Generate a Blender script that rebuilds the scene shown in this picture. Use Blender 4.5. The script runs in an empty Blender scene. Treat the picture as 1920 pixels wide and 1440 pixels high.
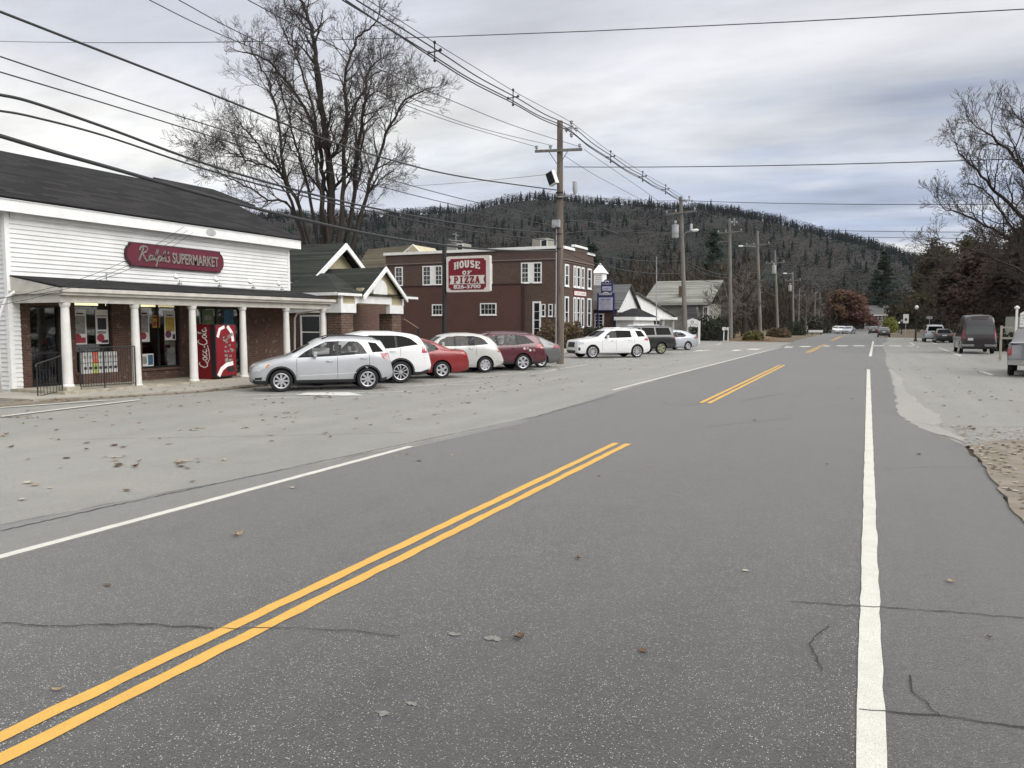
import bpy, bmesh, math, random
import numpy as np
from mathutils import Vector, Matrix
from mathutils.bvhtree import BVHTree
R = math.radians
SC = bpy.context.scene
COL = SC.collection
# ------------------------------------------------------------------ camera
CAM_H = 2.0
YAW, PITCH, FPX = R(24.1965), R(4.4046), 1480.0
cd = bpy.data.cameras.new('camera'); cam = bpy.data.objects.new('camera', cd); COL.objects.link(cam)
cam.location = (0, 0, CAM_H); cam.rotation_euler = (R(90) - PITCH, 0, YAW)
cd.sensor_width = 36; cd.lens = FPX / 1920 * 36; cd.clip_start = 0.1; cd.clip_end = 9000
SC.camera = cam
# ------------------------------------------------------------------ light
SUN_AZ, SUN_EL = R(102), R(36)       # azimuth from +Y towards +X
SC.view_settings.view_transform = 'Standard'; SC.view_settings.look = 'None'
SC.view_settings.exposure = 0.0; SC.view_settings.gamma = 1.0
sl = bpy.data.lights.new('sun', 'SUN'); sl.energy = 1.5; sl.angle = R(40); sl.color = (1, .97, .92)
so = bpy.data.objects.new('sun', sl); COL.objects.link(so)
sd = Vector((math.sin(SUN_AZ) * math.cos(SUN_EL), math.cos(SUN_AZ) * math.cos(SUN_EL), math.sin(SUN_EL)))
so.rotation_euler = sd.to_track_quat('Z', 'Y').to_euler(); so.location = sd * 60

W = bpy.data.worlds.new('World'); SC.world = W; W.use_nodes = True
nt = W.node_tree; nt.nodes.clear()
def N(t, **k):
    n = nt.nodes.new(t)
    for a, b in k.items(): setattr(n, a, b)
    return n
def L(a, b): nt.links.new(a, b)
def M(op, a, b=None, c=None, clamp=False):
    n = N('ShaderNodeMath', operation=op, use_clamp=clamp)
    for i, v in enumerate((a, b, c)):
        if v is None: continue
        if isinstance(v, (int, float)): n.inputs[i].default_value = v
        else: L(v, n.inputs[i])
    return n.outputs[0]
def ramp(f, pts, interp='B_SPLINE'):
    n = N('ShaderNodeValToRGB'); L(f, n.inputs[0]); n.color_ramp.interpolation = interp
    e = n.color_ramp.elements
    while len(e) < len(pts): e.new(.5)
    for i, (p, c) in enumerate(pts): e[i].position = p; e[i].color = (*c, 1)
    return n.outputs[0]
tc = N('ShaderNodeTexCoord'); sp = N('ShaderNodeSeparateXYZ'); L(tc.outputs['Generated'], sp.inputs[0])
x, y, z = sp.outputs
zz = M('MAXIMUM', z, 0.0)
den = M('ADD', zz, 0.10)
cb = N('ShaderNodeCombineXYZ'); L(M('DIVIDE', x, den), cb.inputs[0]); L(M('DIVIDE', y, den), cb.inputs[1])
mp = N('ShaderNodeMapping'); L(cb.outputs[0], mp.inputs[0]); mp.inputs['Rotation'].default_value = (0, 0, R(-30)); mp.inputs['Scale'].default_value = (.72, 1.3, 1)
n1 = N('ShaderNodeTexNoise'); L(mp.outputs[0], n1.inputs[0]); n1.inputs['Scale'].default_value = .55; n1.inputs['Detail'].default_value = 6; n1.inputs['Roughness'].default_value = .5; n1.inputs['Distortion'].default_value = .5
n2 = N('ShaderNodeTexNoise'); L(mp.outputs[0], n2.inputs[0]); n2.inputs['Scale'].default_value = 2.2; n2.inputs['Detail'].default_value = 7; n2.inputs['Roughness'].default_value = .55
az = M('ADD', M('MULTIPLY', x, math.cos(YAW)), M('MULTIPLY', y, math.sin(YAW)))
e = M('ADD', zz, M('MULTIPLY', M('SUBTRACT', n1.outputs[0], .5), .30))
e = M('ADD', e, M('MULTIPLY', M('SUBTRACT', n2.outputs[0], .5), .10))
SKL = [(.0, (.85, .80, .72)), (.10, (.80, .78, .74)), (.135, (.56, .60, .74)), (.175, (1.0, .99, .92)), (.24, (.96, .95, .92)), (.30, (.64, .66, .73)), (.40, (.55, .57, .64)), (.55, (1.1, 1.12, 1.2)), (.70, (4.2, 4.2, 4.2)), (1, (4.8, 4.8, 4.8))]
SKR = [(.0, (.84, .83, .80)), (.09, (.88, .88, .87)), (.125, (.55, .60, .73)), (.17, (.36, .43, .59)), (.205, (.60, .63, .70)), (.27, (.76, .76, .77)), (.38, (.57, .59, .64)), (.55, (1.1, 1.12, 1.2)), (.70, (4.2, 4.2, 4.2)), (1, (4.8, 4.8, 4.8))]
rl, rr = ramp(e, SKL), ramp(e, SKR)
dt = N('ShaderNodeVectorMath', operation='DOT_PRODUCT'); L(tc.outputs['Generated'], dt.inputs[0]); dt.inputs[1].default_value = (math.sin(SUN_AZ) * math.cos(SUN_EL), math.cos(SUN_AZ) * math.cos(SUN_EL), math.sin(SUN_EL))
glow = M('MULTIPLY', M('POWER', M('MAXIMUM', dt.outputs['Value'], 0.0), 2.2), 1.7)   # sky glow added out of view to brighten the walls facing it
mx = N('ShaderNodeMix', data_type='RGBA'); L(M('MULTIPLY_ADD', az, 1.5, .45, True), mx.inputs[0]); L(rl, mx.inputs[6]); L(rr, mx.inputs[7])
sky = N('ShaderNodeTexSky', sky_type='NISHITA', sun_disc=False); sky.sun_elevation = SUN_EL; sky.sun_rotation = SUN_AZ
b1 = N('ShaderNodeBackground'); L(sky.outputs[0], b1.inputs[0]); b1.inputs[1].default_value = .1
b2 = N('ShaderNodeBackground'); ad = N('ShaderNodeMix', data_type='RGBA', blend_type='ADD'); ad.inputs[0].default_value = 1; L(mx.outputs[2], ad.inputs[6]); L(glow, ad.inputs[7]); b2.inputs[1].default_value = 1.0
n3 = N('ShaderNodeTexNoise'); L(mp.outputs[0], n3.inputs[0]); n3.inputs['Scale'].default_value = 1.15; n3.inputs['Detail'].default_value = 9; n3.inputs['Roughness'].default_value = .58; n3.inputs['Distortion'].default_value = .25
stk_ = M('MULTIPLY_ADD', M('SUBTRACT', n3.outputs[0], .5), 1.35, 1.10)
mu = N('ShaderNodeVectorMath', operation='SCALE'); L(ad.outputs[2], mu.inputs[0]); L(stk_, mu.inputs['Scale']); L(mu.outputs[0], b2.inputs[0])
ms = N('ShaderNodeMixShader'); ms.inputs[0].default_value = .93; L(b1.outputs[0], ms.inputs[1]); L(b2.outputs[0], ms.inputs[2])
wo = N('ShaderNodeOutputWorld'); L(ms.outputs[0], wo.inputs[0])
SC.cycles.max_bounces = 6; SC.cycles.transparent_max_bounces = 12; SC.cycles.volume_bounces = 0
SC.cycles.use_denoising = True

# ------------------------------------------------------------------ measuring: a point of the place from a sight line and its true plane
_fw = np.array([-math.sin(YAW) * math.cos(PITCH), math.cos(YAW) * math.cos(PITCH), -math.sin(PITCH)])
_rt = np.array([math.cos(YAW), math.sin(YAW), 0]); _up = np.cross(_rt, _fw)
_o = np.array([0, 0, CAM_H])
def _ray(px, py): return _fw + _rt * (px - 960) / FPX - _up * (py - 720) / FPX
def G(px, py, z=0.0):
    r = _ray(px, py); return Vector(_o + r * (z - CAM_H) / r[2])
def AX(px, py, X):
    r = _ray(px, py); return Vector(_o + r * X / r[0])
def AY(px, py, Y):
    r = _ray(px, py); return Vector(_o + r * Y / r[1])
def AD(px, py, D):
    return Vector(_o + _ray(px, py) * D)

# ------------------------------------------------------------------ mesh helpers
class MB:
    def __init__(s): s.v = []; s.f = []; s.m = []; s.cur = 0
    def add(s, vs, fs):
        o = len(s.v); s.v += [tuple(p) for p in vs]
        for f in fs: s.f.append([i + o for i in f]); s.m.append(s.cur)
        return s
    def box(s, x0, x1, y0, y1, z0, z1):
        vs = [(x, y, z) for z in (z0, z1) for y in (y0, y1) for x in (x0, x1)]
        return s.add(vs, [(0, 2, 3, 1), (4, 5, 7, 6), (0, 1, 5, 4), (2, 6, 7, 3), (0, 4, 6, 2), (1, 3, 7, 5)])
    def obox(s, c, sx, sy, sz, rz=0, ry=0):
        m = Matrix.Translation(c) @ Matrix.Rotation(rz, 4, 'Z') @ Matrix.Rotation(ry, 4, 'Y')
        vs = [m @ Vector((x * sx / 2, y * sy / 2, z * sz / 2)) for z in (-1, 1) for y in (-1, 1) for x in (-1, 1)]
        return s.add(vs, [(0, 2, 3, 1), (4, 5, 7, 6), (0, 1, 5, 4), (2, 6, 7, 3), (0, 4, 6, 2), (1, 3, 7, 5)])
    def hexa(s, b, t):   # b, t: four points each, matching
        return s.add(list(b) + list(t), [(3, 2, 1, 0), (4, 5, 6, 7), (0, 1, 5, 4), (1, 2, 6, 5), (2, 3, 7, 6), (3, 0, 4, 7)])
    def prism(s, poly, ax, a, b):   # poly in the two other axes
        def P(u, v, w): return {'x': (w, u, v), 'y': (u, w, v), 'z': (u, v, w)}[ax]
        n = len(poly)
        vs = [P(u, v, a) for u, v in poly] + [P(u, v, b) for u, v in poly]
        fs = [tuple(range(n))[::-1], tuple(range(n, 2 * n))] + [(i, (i + 1) % n, (i + 1) % n + n, i + n) for i in range(n)]
        return s.add(vs, fs)
    def quad(s, a, b, c, d): return s.add([a, b, c, d], [(0, 1, 2, 3)])
    def poly(s, pts): return s.add(pts, [tuple(range(len(pts)))])
    def tube(s, pts, rad, n=6, cap=True):
        pts = [Vector(p) for p in pts]
        if isinstance(rad, (int, float)): rad = [rad] * len(pts)
        o = len(s.v); k = len(pts); ref = None
        for i, p in enumerate(pts):
            d = (pts[min(i + 1, k - 1)] - pts[max(i - 1, 0)])
            if d.length < 1e-9: d = Vector((0, 0, 1))
            d.normalize()
            if ref is None: ref = Vector((0, 0, 1)) if abs(d.z) < .9 else Vector((1, 0, 0))
            u = d.cross(ref)
            if u.length < 1e-6: u = d.orthogonal()
            u.normalize(); w = d.cross(u); ref = -u.cross(d) if False else ref
            for j in range(n):
                a = 2 * math.pi * j / n
                q = p + (u * math.cos(a) + w * math.sin(a)) * rad[i]; s.v.append((q.x, q.y, q.z))
        for i in range(k - 1):
            for j in range(n):
                a, b = o + i * n + j, o + i * n + (j + 1) % n
                s.f.append([a, b, b + n, a + n]); s.m.append(s.cur)
        if cap and n > 2:
            s.f.append([o + j for j in range(n)][::-1]); s.m.append(s.cur)
            s.f.append([o + (k - 1) * n + j for j in range(n)]); s.m.append(s.cur)
        return s
    def lathe(s, prof, c=(0, 0, 0), n=16, ax='z', cap=True):   # prof (r, h)
        o = len(s.v); k = len(prof)
        for r, h in prof:
            for j in range(n):
                a = 2 * math.pi * j / n; u, v = r * math.cos(a), r * math.sin(a)
                p = {'z': (u, v, h), 'y': (u, h, v), 'x': (h, u, v)}[ax]
                s.v.append((p[0] + c[0], p[1] + c[1], p[2] + c[2]))
        for i in range(k - 1):
            for j in range(n):
                a, b = o + i * n + j, o + i * n + (j + 1) % n
                s.f.append([a, b, b + n, a + n] if ax != 'y' else [a + n, b + n, b, a]); s.m.append(s.cur)
        if cap:
            s.f.append([o + j for j in range(n)]); s.m.append(s.cur)
            s.f.append([o + (k - 1) * n + j for j in range(n)]); s.m.append(s.cur)
        return s
    def build(s, name, mat, parent=None, smooth=False, ang=None, local=False):
        me = bpy.data.meshes.new(name); off = Vector((0, 0, 0))
        if parent is not None and not local:
            q = parent
            while q is not None: off = off + q.location; q = q.parent
        me.from_pydata([(a - off.x, b - off.y, c - off.z) for a, b, c in s.v], [], s.f)
        mats = mat if isinstance(mat, (list, tuple)) else [mat]
        for m_ in mats: me.materials.append(m_)
        if len(mats) > 1: me.polygons.foreach_set('material_index', s.m)
        if smooth: me.polygons.foreach_set('use_smooth', [True] * len(me.polygons))
        me.validate(); me.update()
        if ang: me.set_sharp_from_angle(angle=R(ang))
        o = bpy.data.objects.new(name, me); COL.objects.link(o)
        if parent is not None: o.parent = parent
        return o
def tag(o, label=None, cat=None, group=None, kind=None):
    if label: o['label'] = label
    if cat: o['category'] = cat
    if group: o['group'] = group
    if kind: o['kind'] = kind
    return o
def empty(name, loc, label, cat, group=None, rz=0):
    o = bpy.data.objects.new(name, None); COL.objects.link(o); o.location = loc; o.rotation_euler = (0, 0, rz); o.empty_display_size = .2
    return tag(o, label, cat, group)
def copy_tree(o, parent=None):
    c = o.copy(); COL.objects.link(c); c.parent = parent
    for ch in [q for q in bpy.data.objects if q.parent == o]: copy_tree(ch, c)
    return c

# ------------------------------------------------------------------ materials
def newmat(name):
    m = bpy.data.materials.new(name); m.use_nodes = True; m.node_tree.nodes.clear(); return m
class NB:
    def __init__(s, m): s.t = m.node_tree
    def n(s, t, **k):
        q = s.t.nodes.new(t)
        for a, b in k.items():
            if a.startswith('i_'): q.inputs[a[2:].replace('_', ' ')].default_value = b
            else: setattr(q, a, b)
        return q
    def l(s, a, b): s.t.links.new(a, b)
    def math(s, op, a, b=None, c=None, clamp=False):
        q = s.n('ShaderNodeMath', operation=op, use_clamp=clamp)
        for i, v in enumerate((a, b, c)):
            if v is None: continue
            if isinstance(v, (int, float)): q.inputs[i].default_value = v
            else: s.l(v, q.inputs[i])
        return q.outputs[0]
    def mix(s, f, a, b, blend='MIX'):
        q = s.n('ShaderNodeMix', data_type='RGBA', blend_type=blend)
        for i, v in ((0, f), (6, a), (7, b)):
            if isinstance(v, (int, float)): q.inputs[i].default_value = v
            elif isinstance(v, (tuple, list)): q.inputs[i].default_value = (*v[:3], 1)
            else: s.l(v, q.inputs[i])
        return q.outputs[2]
    def noise(s, vec, scale, detail=4, rough=.55, dist=0):
        q = s.n('ShaderNodeTexNoise', i_Scale=scale, i_Detail=detail, i_Roughness=rough, i_Distortion=dist); s.l(vec, q.inputs[0]); return q.outputs[0]
    def ramp(s, f, a, b):
        return s.math('DIVIDE', s.math('SUBTRACT', f, a), b - a, clamp=True)
    def pos(s, obj=True):
        return s.n('ShaderNodeTexCoord').outputs['Object'] if obj else s.n('ShaderNodeNewGeometry').outputs['Position']
    def out(s, col, rough=.8, metal=0, spec=.5, bump=None, bs=.3, bd=.01, coat=0):
        p = s.n('ShaderNodeBsdfPrincipled'); o = s.n('ShaderNodeOutputMaterial'); s.l(p.outputs[0], o.inputs[0])
        for k, v in (('Base Color', col), ('Roughness', rough), ('Metallic', metal), ('Specular IOR Level', spec), ('Coat Weight', coat)):
            if isinstance(v, (int, float)): p.inputs[k].default_value = v
            elif isinstance(v, (tuple, list)): p.inputs[k].default_value = (*v[:3], 1)
            else: s.l(v, p.inputs[k])
        if coat: p.inputs['Coat Roughness'].default_value = .06
        if bump is not None:
            b = s.n('ShaderNodeBump'); b.inputs['Strength'].default_value = bs; b.inputs['Distance'].default_value = bd
            s.l(bump, b.inputs['Height']); s.l(b.outputs[0], p.inputs['Normal'])
        return p
_mc = {}
def mat(name, c, rough=.7, var=.12, scale=3, metal=0, spec=.4, bs=0, bscale=40, coat=0, c2=None):
    if name in _mc: return _mc[name]
    m = newmat(name); b = NB(m); v = b.pos(False)
    f = b.noise(v, scale, 5, .6)
    c2 = c2 or tuple(q * (1 - 2.2 * var) for q in c)
    col = b.mix(b.ramp(f, .35, .68), c, c2)
    bump = b.noise(v, bscale, 3) if bs else None
    b.out(col, rough, metal, spec, bump, bs, .01, coat); _mc[name] = m; return m
# ================================================================== GROUND
def asphalt(name, base, speck, blot=.10, fine=1.0, warm=None, sheen=.3):
    m = newmat(name); b = NB(m); v = b.pos(False)
    big = b.noise(v, .22, 4, .55); mid = b.noise(v, 2.3, 5, .6, .4); fi = b.noise(v, 60, 4, .7)
    vo = b.n('ShaderNodeTexVoronoi', i_Scale=105.0); b.l(v, vo.inputs[0])
    sc = b.n('ShaderNodeSeparateColor'); b.l(vo.outputs['Color'], sc.inputs[0])
    sel = b.math('GREATER_THAN', sc.outputs[0], .85); near = b.ramp(vo.outputs['Distance'], .42, .22)
    stone = b.math('MULTIPLY', sel, near)
    vo2 = b.n('ShaderNodeTexVoronoi', i_Scale=150.0); b.l(v, vo2.inputs[0])
    s2 = b.n('ShaderNodeSeparateColor'); b.l(vo2.outputs['Color'], s2.inputs[0])
    grain = b.mix(s2.outputs[1], tuple(q * (1 - .6 * fine) for q in base), tuple(q * (1 + .55 * fine) for q in base))
    grain = b.mix(b.ramp(s2.outputs[0], .82, .95), grain, tuple(q * .45 for q in base))
    c = b.mix(b.math('MULTIPLY', stone, .75 * fine), grain, speck)
    sh = b.math('MULTIPLY', b.math('SUBTRACT', b.math('ADD', big, mid), 1.0), blot * 3.2)
    mot = b.math('MULTIPLY', b.math('SUBTRACT', b.noise(v, 9, 6, .7, .3), .5), 1.1 * fine)
    scuff = b.math('MULTIPLY', b.ramp(b.noise(v, 3.1, 5, .75, 1.2), .64, .72), -.22 * fine)
    val = b.math('ADD', b.math('ADD', 1.0, sh), b.math('ADD', mot, scuff))
    mul = b.n('ShaderNodeVectorMath', operation='SCALE'); b.l(c, mul.inputs[0]); b.l(val, mul.inputs['Scale'])
    cc = mul.outputs[0]
    if warm:
        cc = b.mix(b.math('MULTIPLY', b.ramp(b.noise(v, .5, 3), .5, .75), .5), cc, warm)
    # long faint wear bands running with the traffic
    mp = b.n('ShaderNodeMapping'); mp.inputs['Scale'].default_value = (1.4, .05, 1); b.l(v, mp.inputs[0])
    wb = b.noise(mp.outputs[0], 1.0, 3, .5)
    cc = b.mix(b.math('MULTIPLY', b.ramp(wb, .42, .66), .28), cc, tuple(q * 1.5 for q in base))
    P_ = b.out(cc, .58, 0, .5, b.math('ADD', fi, b.math('MULTIPLY', vo2.outputs['Distance'], .8)), .5, .006)
    P_.inputs['Sheen Weight'].default_value = sheen; P_.inputs['Sheen Roughness'].default_value = .35; P_.inputs['Sheen Tint'].default_value = (1, .97, .91, 1)   # stone tops glow at low angles
    return m
M_ROAD = asphalt('road_asphalt', (.043, .042, .040), (.62, .61, .57), .22, sheen=.38)
M_LOT = asphalt('lot_asphalt', (.180, .175, .155), (.31, .30, .27), .10, .5, (.25, .24, .21))
M_PATCH = asphalt('old_patch_asphalt', (.26, .25, .22), (.38, .37, .34), .12, .5)
M_SHOULDER = asphalt('shoulder_asphalt', (.060, .058, .056), (.34, .33, .31), .12, .8, sheen=.38)
M_WALK = asphalt('sidewalk_concrete', (.30, .275, .225), (.36, .33, .29), .10, .3, (.22, .19, .14))
M_CONC = mat('concrete', (.42, .38, .30), .85, .18, 4, bs=.4)
def paint(name, c, worn):
    m = newmat(name); b = NB(m); v = b.pos(False)
    f = b.noise(v, 5, 6, .65); g = b.noise(v, 120, 3, .7)
    k = b.math('MULTIPLY', b.ramp(g, .52, .68), worn)
    col = b.mix(b.ramp(f, .4, .75), c, tuple(q * .86 for q in c))
    b.out(b.mix(k, col, (.17, .17, .165)), .75, 0, .3, g, .25, .004); return m
M_WHITE = paint('white_road_paint', (.60, .585, .52), .7)
M_YEL = paint('yellow_road_paint', (.64, .37, .080), .55)
M_WORN = paint('worn_white_paint', (.60, .60, .57), .6)
M_CRACK = mat('crack_dark', (.035, .034, .033), .9, .1)
M_SOIL = mat('leafy_soil', (.24, .205, .165), .95, .3, 2.5, bs=.8, bscale=25, c2=(.15, .13, .10))
M_GRASS = mat('late_autumn_grass', (.105, .09, .05), .95, .3, .8, bs=.6, bscale=12, c2=(.13, .095, .065))
M_BANK = mat('leaf_covered_bank', (.17, .085, .05), .95, .3, 1.2, bs=.9, bscale=9, c2=(.12, .10, .05))

def sheet(name, pts, z, m, wob=0.0, seed=1, step=1.0):
    rnd = random.Random(seed); out = []
    n = len(pts)
    for i in range(n):
        a, b_ = Vector(pts[i][:2]), Vector(pts[(i + 1) % n][:2])
        k = max(1, int((b_ - a).length / step)) if wob else 1
        for j in range(k):
            q = a.lerp(b_, j / k)
            if wob and j: q += Vector((rnd.uniform(-wob, wob), rnd.uniform(-wob, wob)))
            out.append((q.x, q.y, z))
    bm = bmesh.new(); f = bm.faces.new([bm.verts.new(p) for p in out]); f.normal_update()
    if f.normal.z < 0: bmesh.ops.reverse_faces(bm, faces=[f])
    bmesh.ops.triangulate(bm, faces=bm.faces[:])
    if z >= .02:
        ex = bmesh.ops.extrude_edge_only(bm, edges=[q for q in bm.edges if q.is_boundary])
        for v_ in ex['geom']:
            if isinstance(v_, bmesh.types.BMVert): v_.co.z = -.04
    me = bpy.data.meshes.new(name); bm.to_mesh(me); bm.free(); me.materials.append(m)
    o = bpy.data.objects.new(name, me); COL.objects.link(o); return tag(o, kind='structure')
# hills and base ground in one terrain
def ridge(azd):   # skyline elevation angle (deg) against azimuth from +Y, west negative
    P = [(-180, 2), (-100, 5)] + [(-72.08, 5.37), (-61.88, 6.77), (-51.04, 7.56), (-41.93, 7.71), (-39.83, 7.94), (-37.68, 7.94), (-35.5, 7.94), (-34.02, 7.97), (-31.79, 8.17), (-29.52, 8.39), (-28.01, 8.44), (-26.86, 8.67), (-25.72, 8.9), (-24.58, 9.19), (-22.67, 9.34), (-21.15, 9.33), (-19.25, 9.09), (-17.74, 9.03), (-16.24, 8.93), (-14.38, 8.7), (-12.54, 8.54), (-10.72, 8.44), (-8.93, 8.24), (-7.16, 7.88), (-5.77, 7.58), (-4.4, 7.24), (-3.05, 6.86), (-1.4, 6.51), (0.22, 6.09), (1.49, 5.69), (2.73, 5.29), (4.55, 4.55), (8.01, 3.43), (13.23, 2.01)] + [(40, 2), (180, 2)]
    return np.interp(azd, [p[0] for p in P], [p[1] for p in P])
def nz(x, y, s, seed=0):
    return (np.sin(x * s * 1.3 + seed) * np.cos(y * s * 1.1 + seed * 2.1) + .5 * np.sin(x * s * 2.7 + y * s * 1.9 + seed * 3.7) + .3 * np.cos(x * s * 5.1 - y * s * 4.3 + seed)) / 1.8
def hill_z(x, y):
    az_ = np.degrees(np.arctan2(x, y)); r = np.hypot(x, y)
    R0, R1 = 300.0, 1150.0
    t = np.clip((r - R0) / (R1 - R0), 0, 1); s_ = t * t * (3 - 2 * t)
    top = np.tan(np.radians(np.maximum(ridge(az_) - .95 - np.clip((az_ + 12) / 14, 0, 1) * .45, .3))) * R1
    z_ = top * s_ * (1 + 0.0 * t) + nz(x, y, .009, 2) * 9 * s_ * (1 - s_) * 4
    back = np.clip((r - R1) / 900, 0, 1)
    return z_ * (1 - back * .45) + np.where(r > R1, (r - R1) * .0, 0)
m = newmat('wooded_hillside'); b = NB(m); v = b.pos(False)
f = b.noise(v, .012, 5, .6); g_ = b.noise(v, .09, 5, .7)
col = b.mix(b.ramp(f, .42, .6), (.036, .032, .030), (.020, .027, .022))
col = b.mix(b.math('MULTIPLY', b.ramp(g_, .4, .7), .6), col, (.035, .028, .022))
b.out(col, .95, 0, .1, g_, 1, 3.0); M_HILL = m
def terrain():
    az_s = np.radians(np.concatenate([np.arange(-180, -75, 6), np.arange(-75, 30, .75), np.arange(30, 181, 6)]))
    rs = np.concatenate([[0.0], np.array([300, 330, 360, 400]), np.arange(440, 1180, 30), np.array([1220, 1300, 1500, 1800, 2100])])
    vs, fs = [(0, 0, 0)], []
    for r in rs[1:]:
        for a in az_s:
            x_, y_ = r * math.sin(a), r * math.cos(a); vs.append((x_, y_, float(hill_z(x_, y_))))
    n = len(az_s)
    for j in range(n - 1): fs.append((0, 2 + j, 1 + j))
    for i in range(len(rs) - 2):
        for j in range(n - 1):
            a = 1 + i * n + j; fs.append((a, a + 1, a + 1 + n, a + n))
    me = bpy.data.meshes.new('hills'); me.from_pydata([(a, b_, c - .35) for a, b_, c in vs], [], fs); me.materials.append(M_HILL)
    me.polygons.foreach_set('use_smooth', [True] * len(me.polygons)); me.update()
    o = bpy.data.objects.new('hills', me); COL.objects.link(o); tag(o, kind='structure')
terrain()
sheet('ground', [(-330, -60), (330, -60), (330, 420), (-330, 420)], -.03, M_GRASS)
# left lot, road, right lot
LOT_L = [(-70, -12), (-6.0, -12), (-6.0, 86), (-9.4, 88), (-12.2, 91), (-15.5, 97), (-21, 112), (-34, 140), (-48, 140), (-48, 76), (-21.5, 76), (-21.5, 58), (-20.2, 50), (-20.2, 12), (-23.5, 12), (-34, 12), (-70, 0)]
sheet('parking_lot', LOT_L, 0.0, M_LOT, .05, 3, 2)
RR = [(1.9, -12), (1.6, 4), (1.50, 9.1), (1.47, 10), (1.55, 12.4), (1.50, 14.6), (1.40, 15.2), (1.34, 15.8), (.95, 16.9), (.68, 18.9), (.78, 24.5), (.86, 35), (.88, 44.3), (1.15, 58), (1.2, 70), (1.3, 84), (2.2, 100), (2.4, 420)]
RL = [(-7.6, 420), (-7.6, 96), (-6.9, 84), (-6.7, 60), (-6.75, 30), (-6.6, 22), (-6.45, 15), (-6.85, 10.7), (-7.2, 8.5), (-7.8, 5), (-8.3, 0), (-8.6, -12)]
sheet('road', RR + RL, .004, M_ROAD, .05, 5, .3)
LOT_R = [(0.6, 14.9), (1.3, 14.4), (2.6, 15.9), (7, 17.0), (9.5, 24), (9.2, 100), (7.0, 122), (1.8, 122), (1.4, 90), (.3, 60), (.3, 20)]
sheet('parking_lot', LOT_R, 0.0, M_LOT, .04, 7, 1.2)
sheet('asphalt_patch', [(.74, 23), (.70, 18.9), (.95, 16.9), (1.36, 15.75), (1.55, 14.9), (1.62, 15.6), (1.35, 17.0), (1.5, 19.3), (1.25, 22), (1.1, 26), (1.2, 32), (.9, 40), (.83, 30)], .0075, M_PATCH, .06, 8, .25)
sheet('shoulder', [(.135, 2.2), (1.6, 2.2), (1.48, 9.1), (1.47, 12.3), (1.36, 15.4), (.66, 18.8), (.135, 19.5)], .0060, M_SHOULDER, .0, 8, .6)
sheet('sidewalk', [(-20.9, 13.0), (-19.2, 13.1), (-18.35, 14.6), (-17.6, 16.9), (-17.5, 20), (-17.7, 28), (-17.9, 46), (-18.3, 56), (-23, 56), (-23, 13.0)], .09, M_WALK, .03, 9, .7)
sheet('sidewalk', [(-18.9, 11.6), (-18.35, 14.6), (-17.5, 16.95), (-17.42, 20), (-17.6, 28), (-17.8, 46), (-18.2, 56), (-19.5, 56), (-19.2, 20), (-19.8, 13)], .045, M_SOIL, .03, 19, .5)
sheet('driveway', [(-40, 6), (-19.6, 8), (-19.2, 13.05), (-21.4, 13.6), (-24, 15), (-40, 15)], .02, M_ROAD, .03, 9, .7)

sheet('shoulder', [(-6.62, -2), (-6.62, 10.9), (-6.2, 14.6), (-6.45, 15.1), (-6.8, 10.75), (-7.15, 8.5), (-7.75, 5), (-8.25, 0), (-8.5, -2)], .0055, asphalt('left_shoulder_asphalt', (.115, .112, .105), (.30, .30, .28), .1, .6, sheen=.35))
# markings
def ribbon(p, q, w, z, m, name='lane_marking', rag=.006, step=.18, seed=0):
    rnd = random.Random(hash((round(p[0], 2), round(p[1], 2))) & 0xffff if not seed else seed)
    a, b_ = Vector(p[:2]), Vector(q[:2]); d = b_ - a; n = max(2, min(160, int(d.length / step))); d.normalize(); s_ = Vector((-d.y, d.x))
    Lf, Rt = [], []
    for i in range(n + 1):
        c = a.lerp(b_, i / n); k = (rnd.uniform(-rag, rag), rnd.uniform(-rag, rag))
        Lf.append(c + s_ * (w / 2 + k[0])); Rt.append(c - s_ * (w / 2 + k[1]))
    mb = MB(); mb.v = [(p_.x, p_.y, z) for p_ in Lf + Rt]
    mb.f = [[i, n + 1 + i, n + 2 + i, i + 1] for i in range(n)]; mb.m = [0] * n
    return tag(mb.build(name, m), kind='structure')
MZ = .0095
ribbon((.075, -2), (.09, 37.4), .125, MZ, M_WHITE, seed=3)
ribbon((.2, 52.3), (.62, 96), .16, MZ, M_WHITE)
for xx in (-3.76, -3.56):
    for y0, y1 in ((-3, 12.62), (19.9, 39.6), (57, 81), (96, 130), (150, 190)):
        ribbon((xx, y0), (xx + (.02 if y0 > 50 else 0), y1), .105, MZ, M_YEL, rag=.008)
ribbon((-6.72, -1), (-6.70, 10.9), .115, MZ, M_WHITE)
ribbon((-6.88, 22.6), (-6.55, 62), .12, MZ, M_WHITE)
ribbon((-6.55, 62), (-6.3, 74), .12, MZ, M_WHITE)
for a, b_, yy in ((1304, 1325, 658), (1372, 1387, 657), (1402, 1423, 655), (1466, 1485, 651), (1500, 1518, 650), (1534, 1554, 649), (1569, 1588, 648.6), (1600, 1620, 648.6), (1637, 1656, 648.6), (1668, 1688, 648.8), (1702, 1720, 649)):
    p, q = G(a, yy), G(b_, yy); c = (p + q) / 2
    ribbon((c.x, c.y - 1.3), (c.x + .05, c.y + 1.5), min(1.1, (q - p).length), MZ, M_WHITE, 'crosswalk_bar', .02, .5)
for a, b_, w in ((G(0, 766), G(200, 752), .13), (G(0, 783), G(262, 751), .13)):
    ribbon(a, b_, w, .03 if w < .1 else .026, M_WHITE, 'parking_line', .015)
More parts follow.
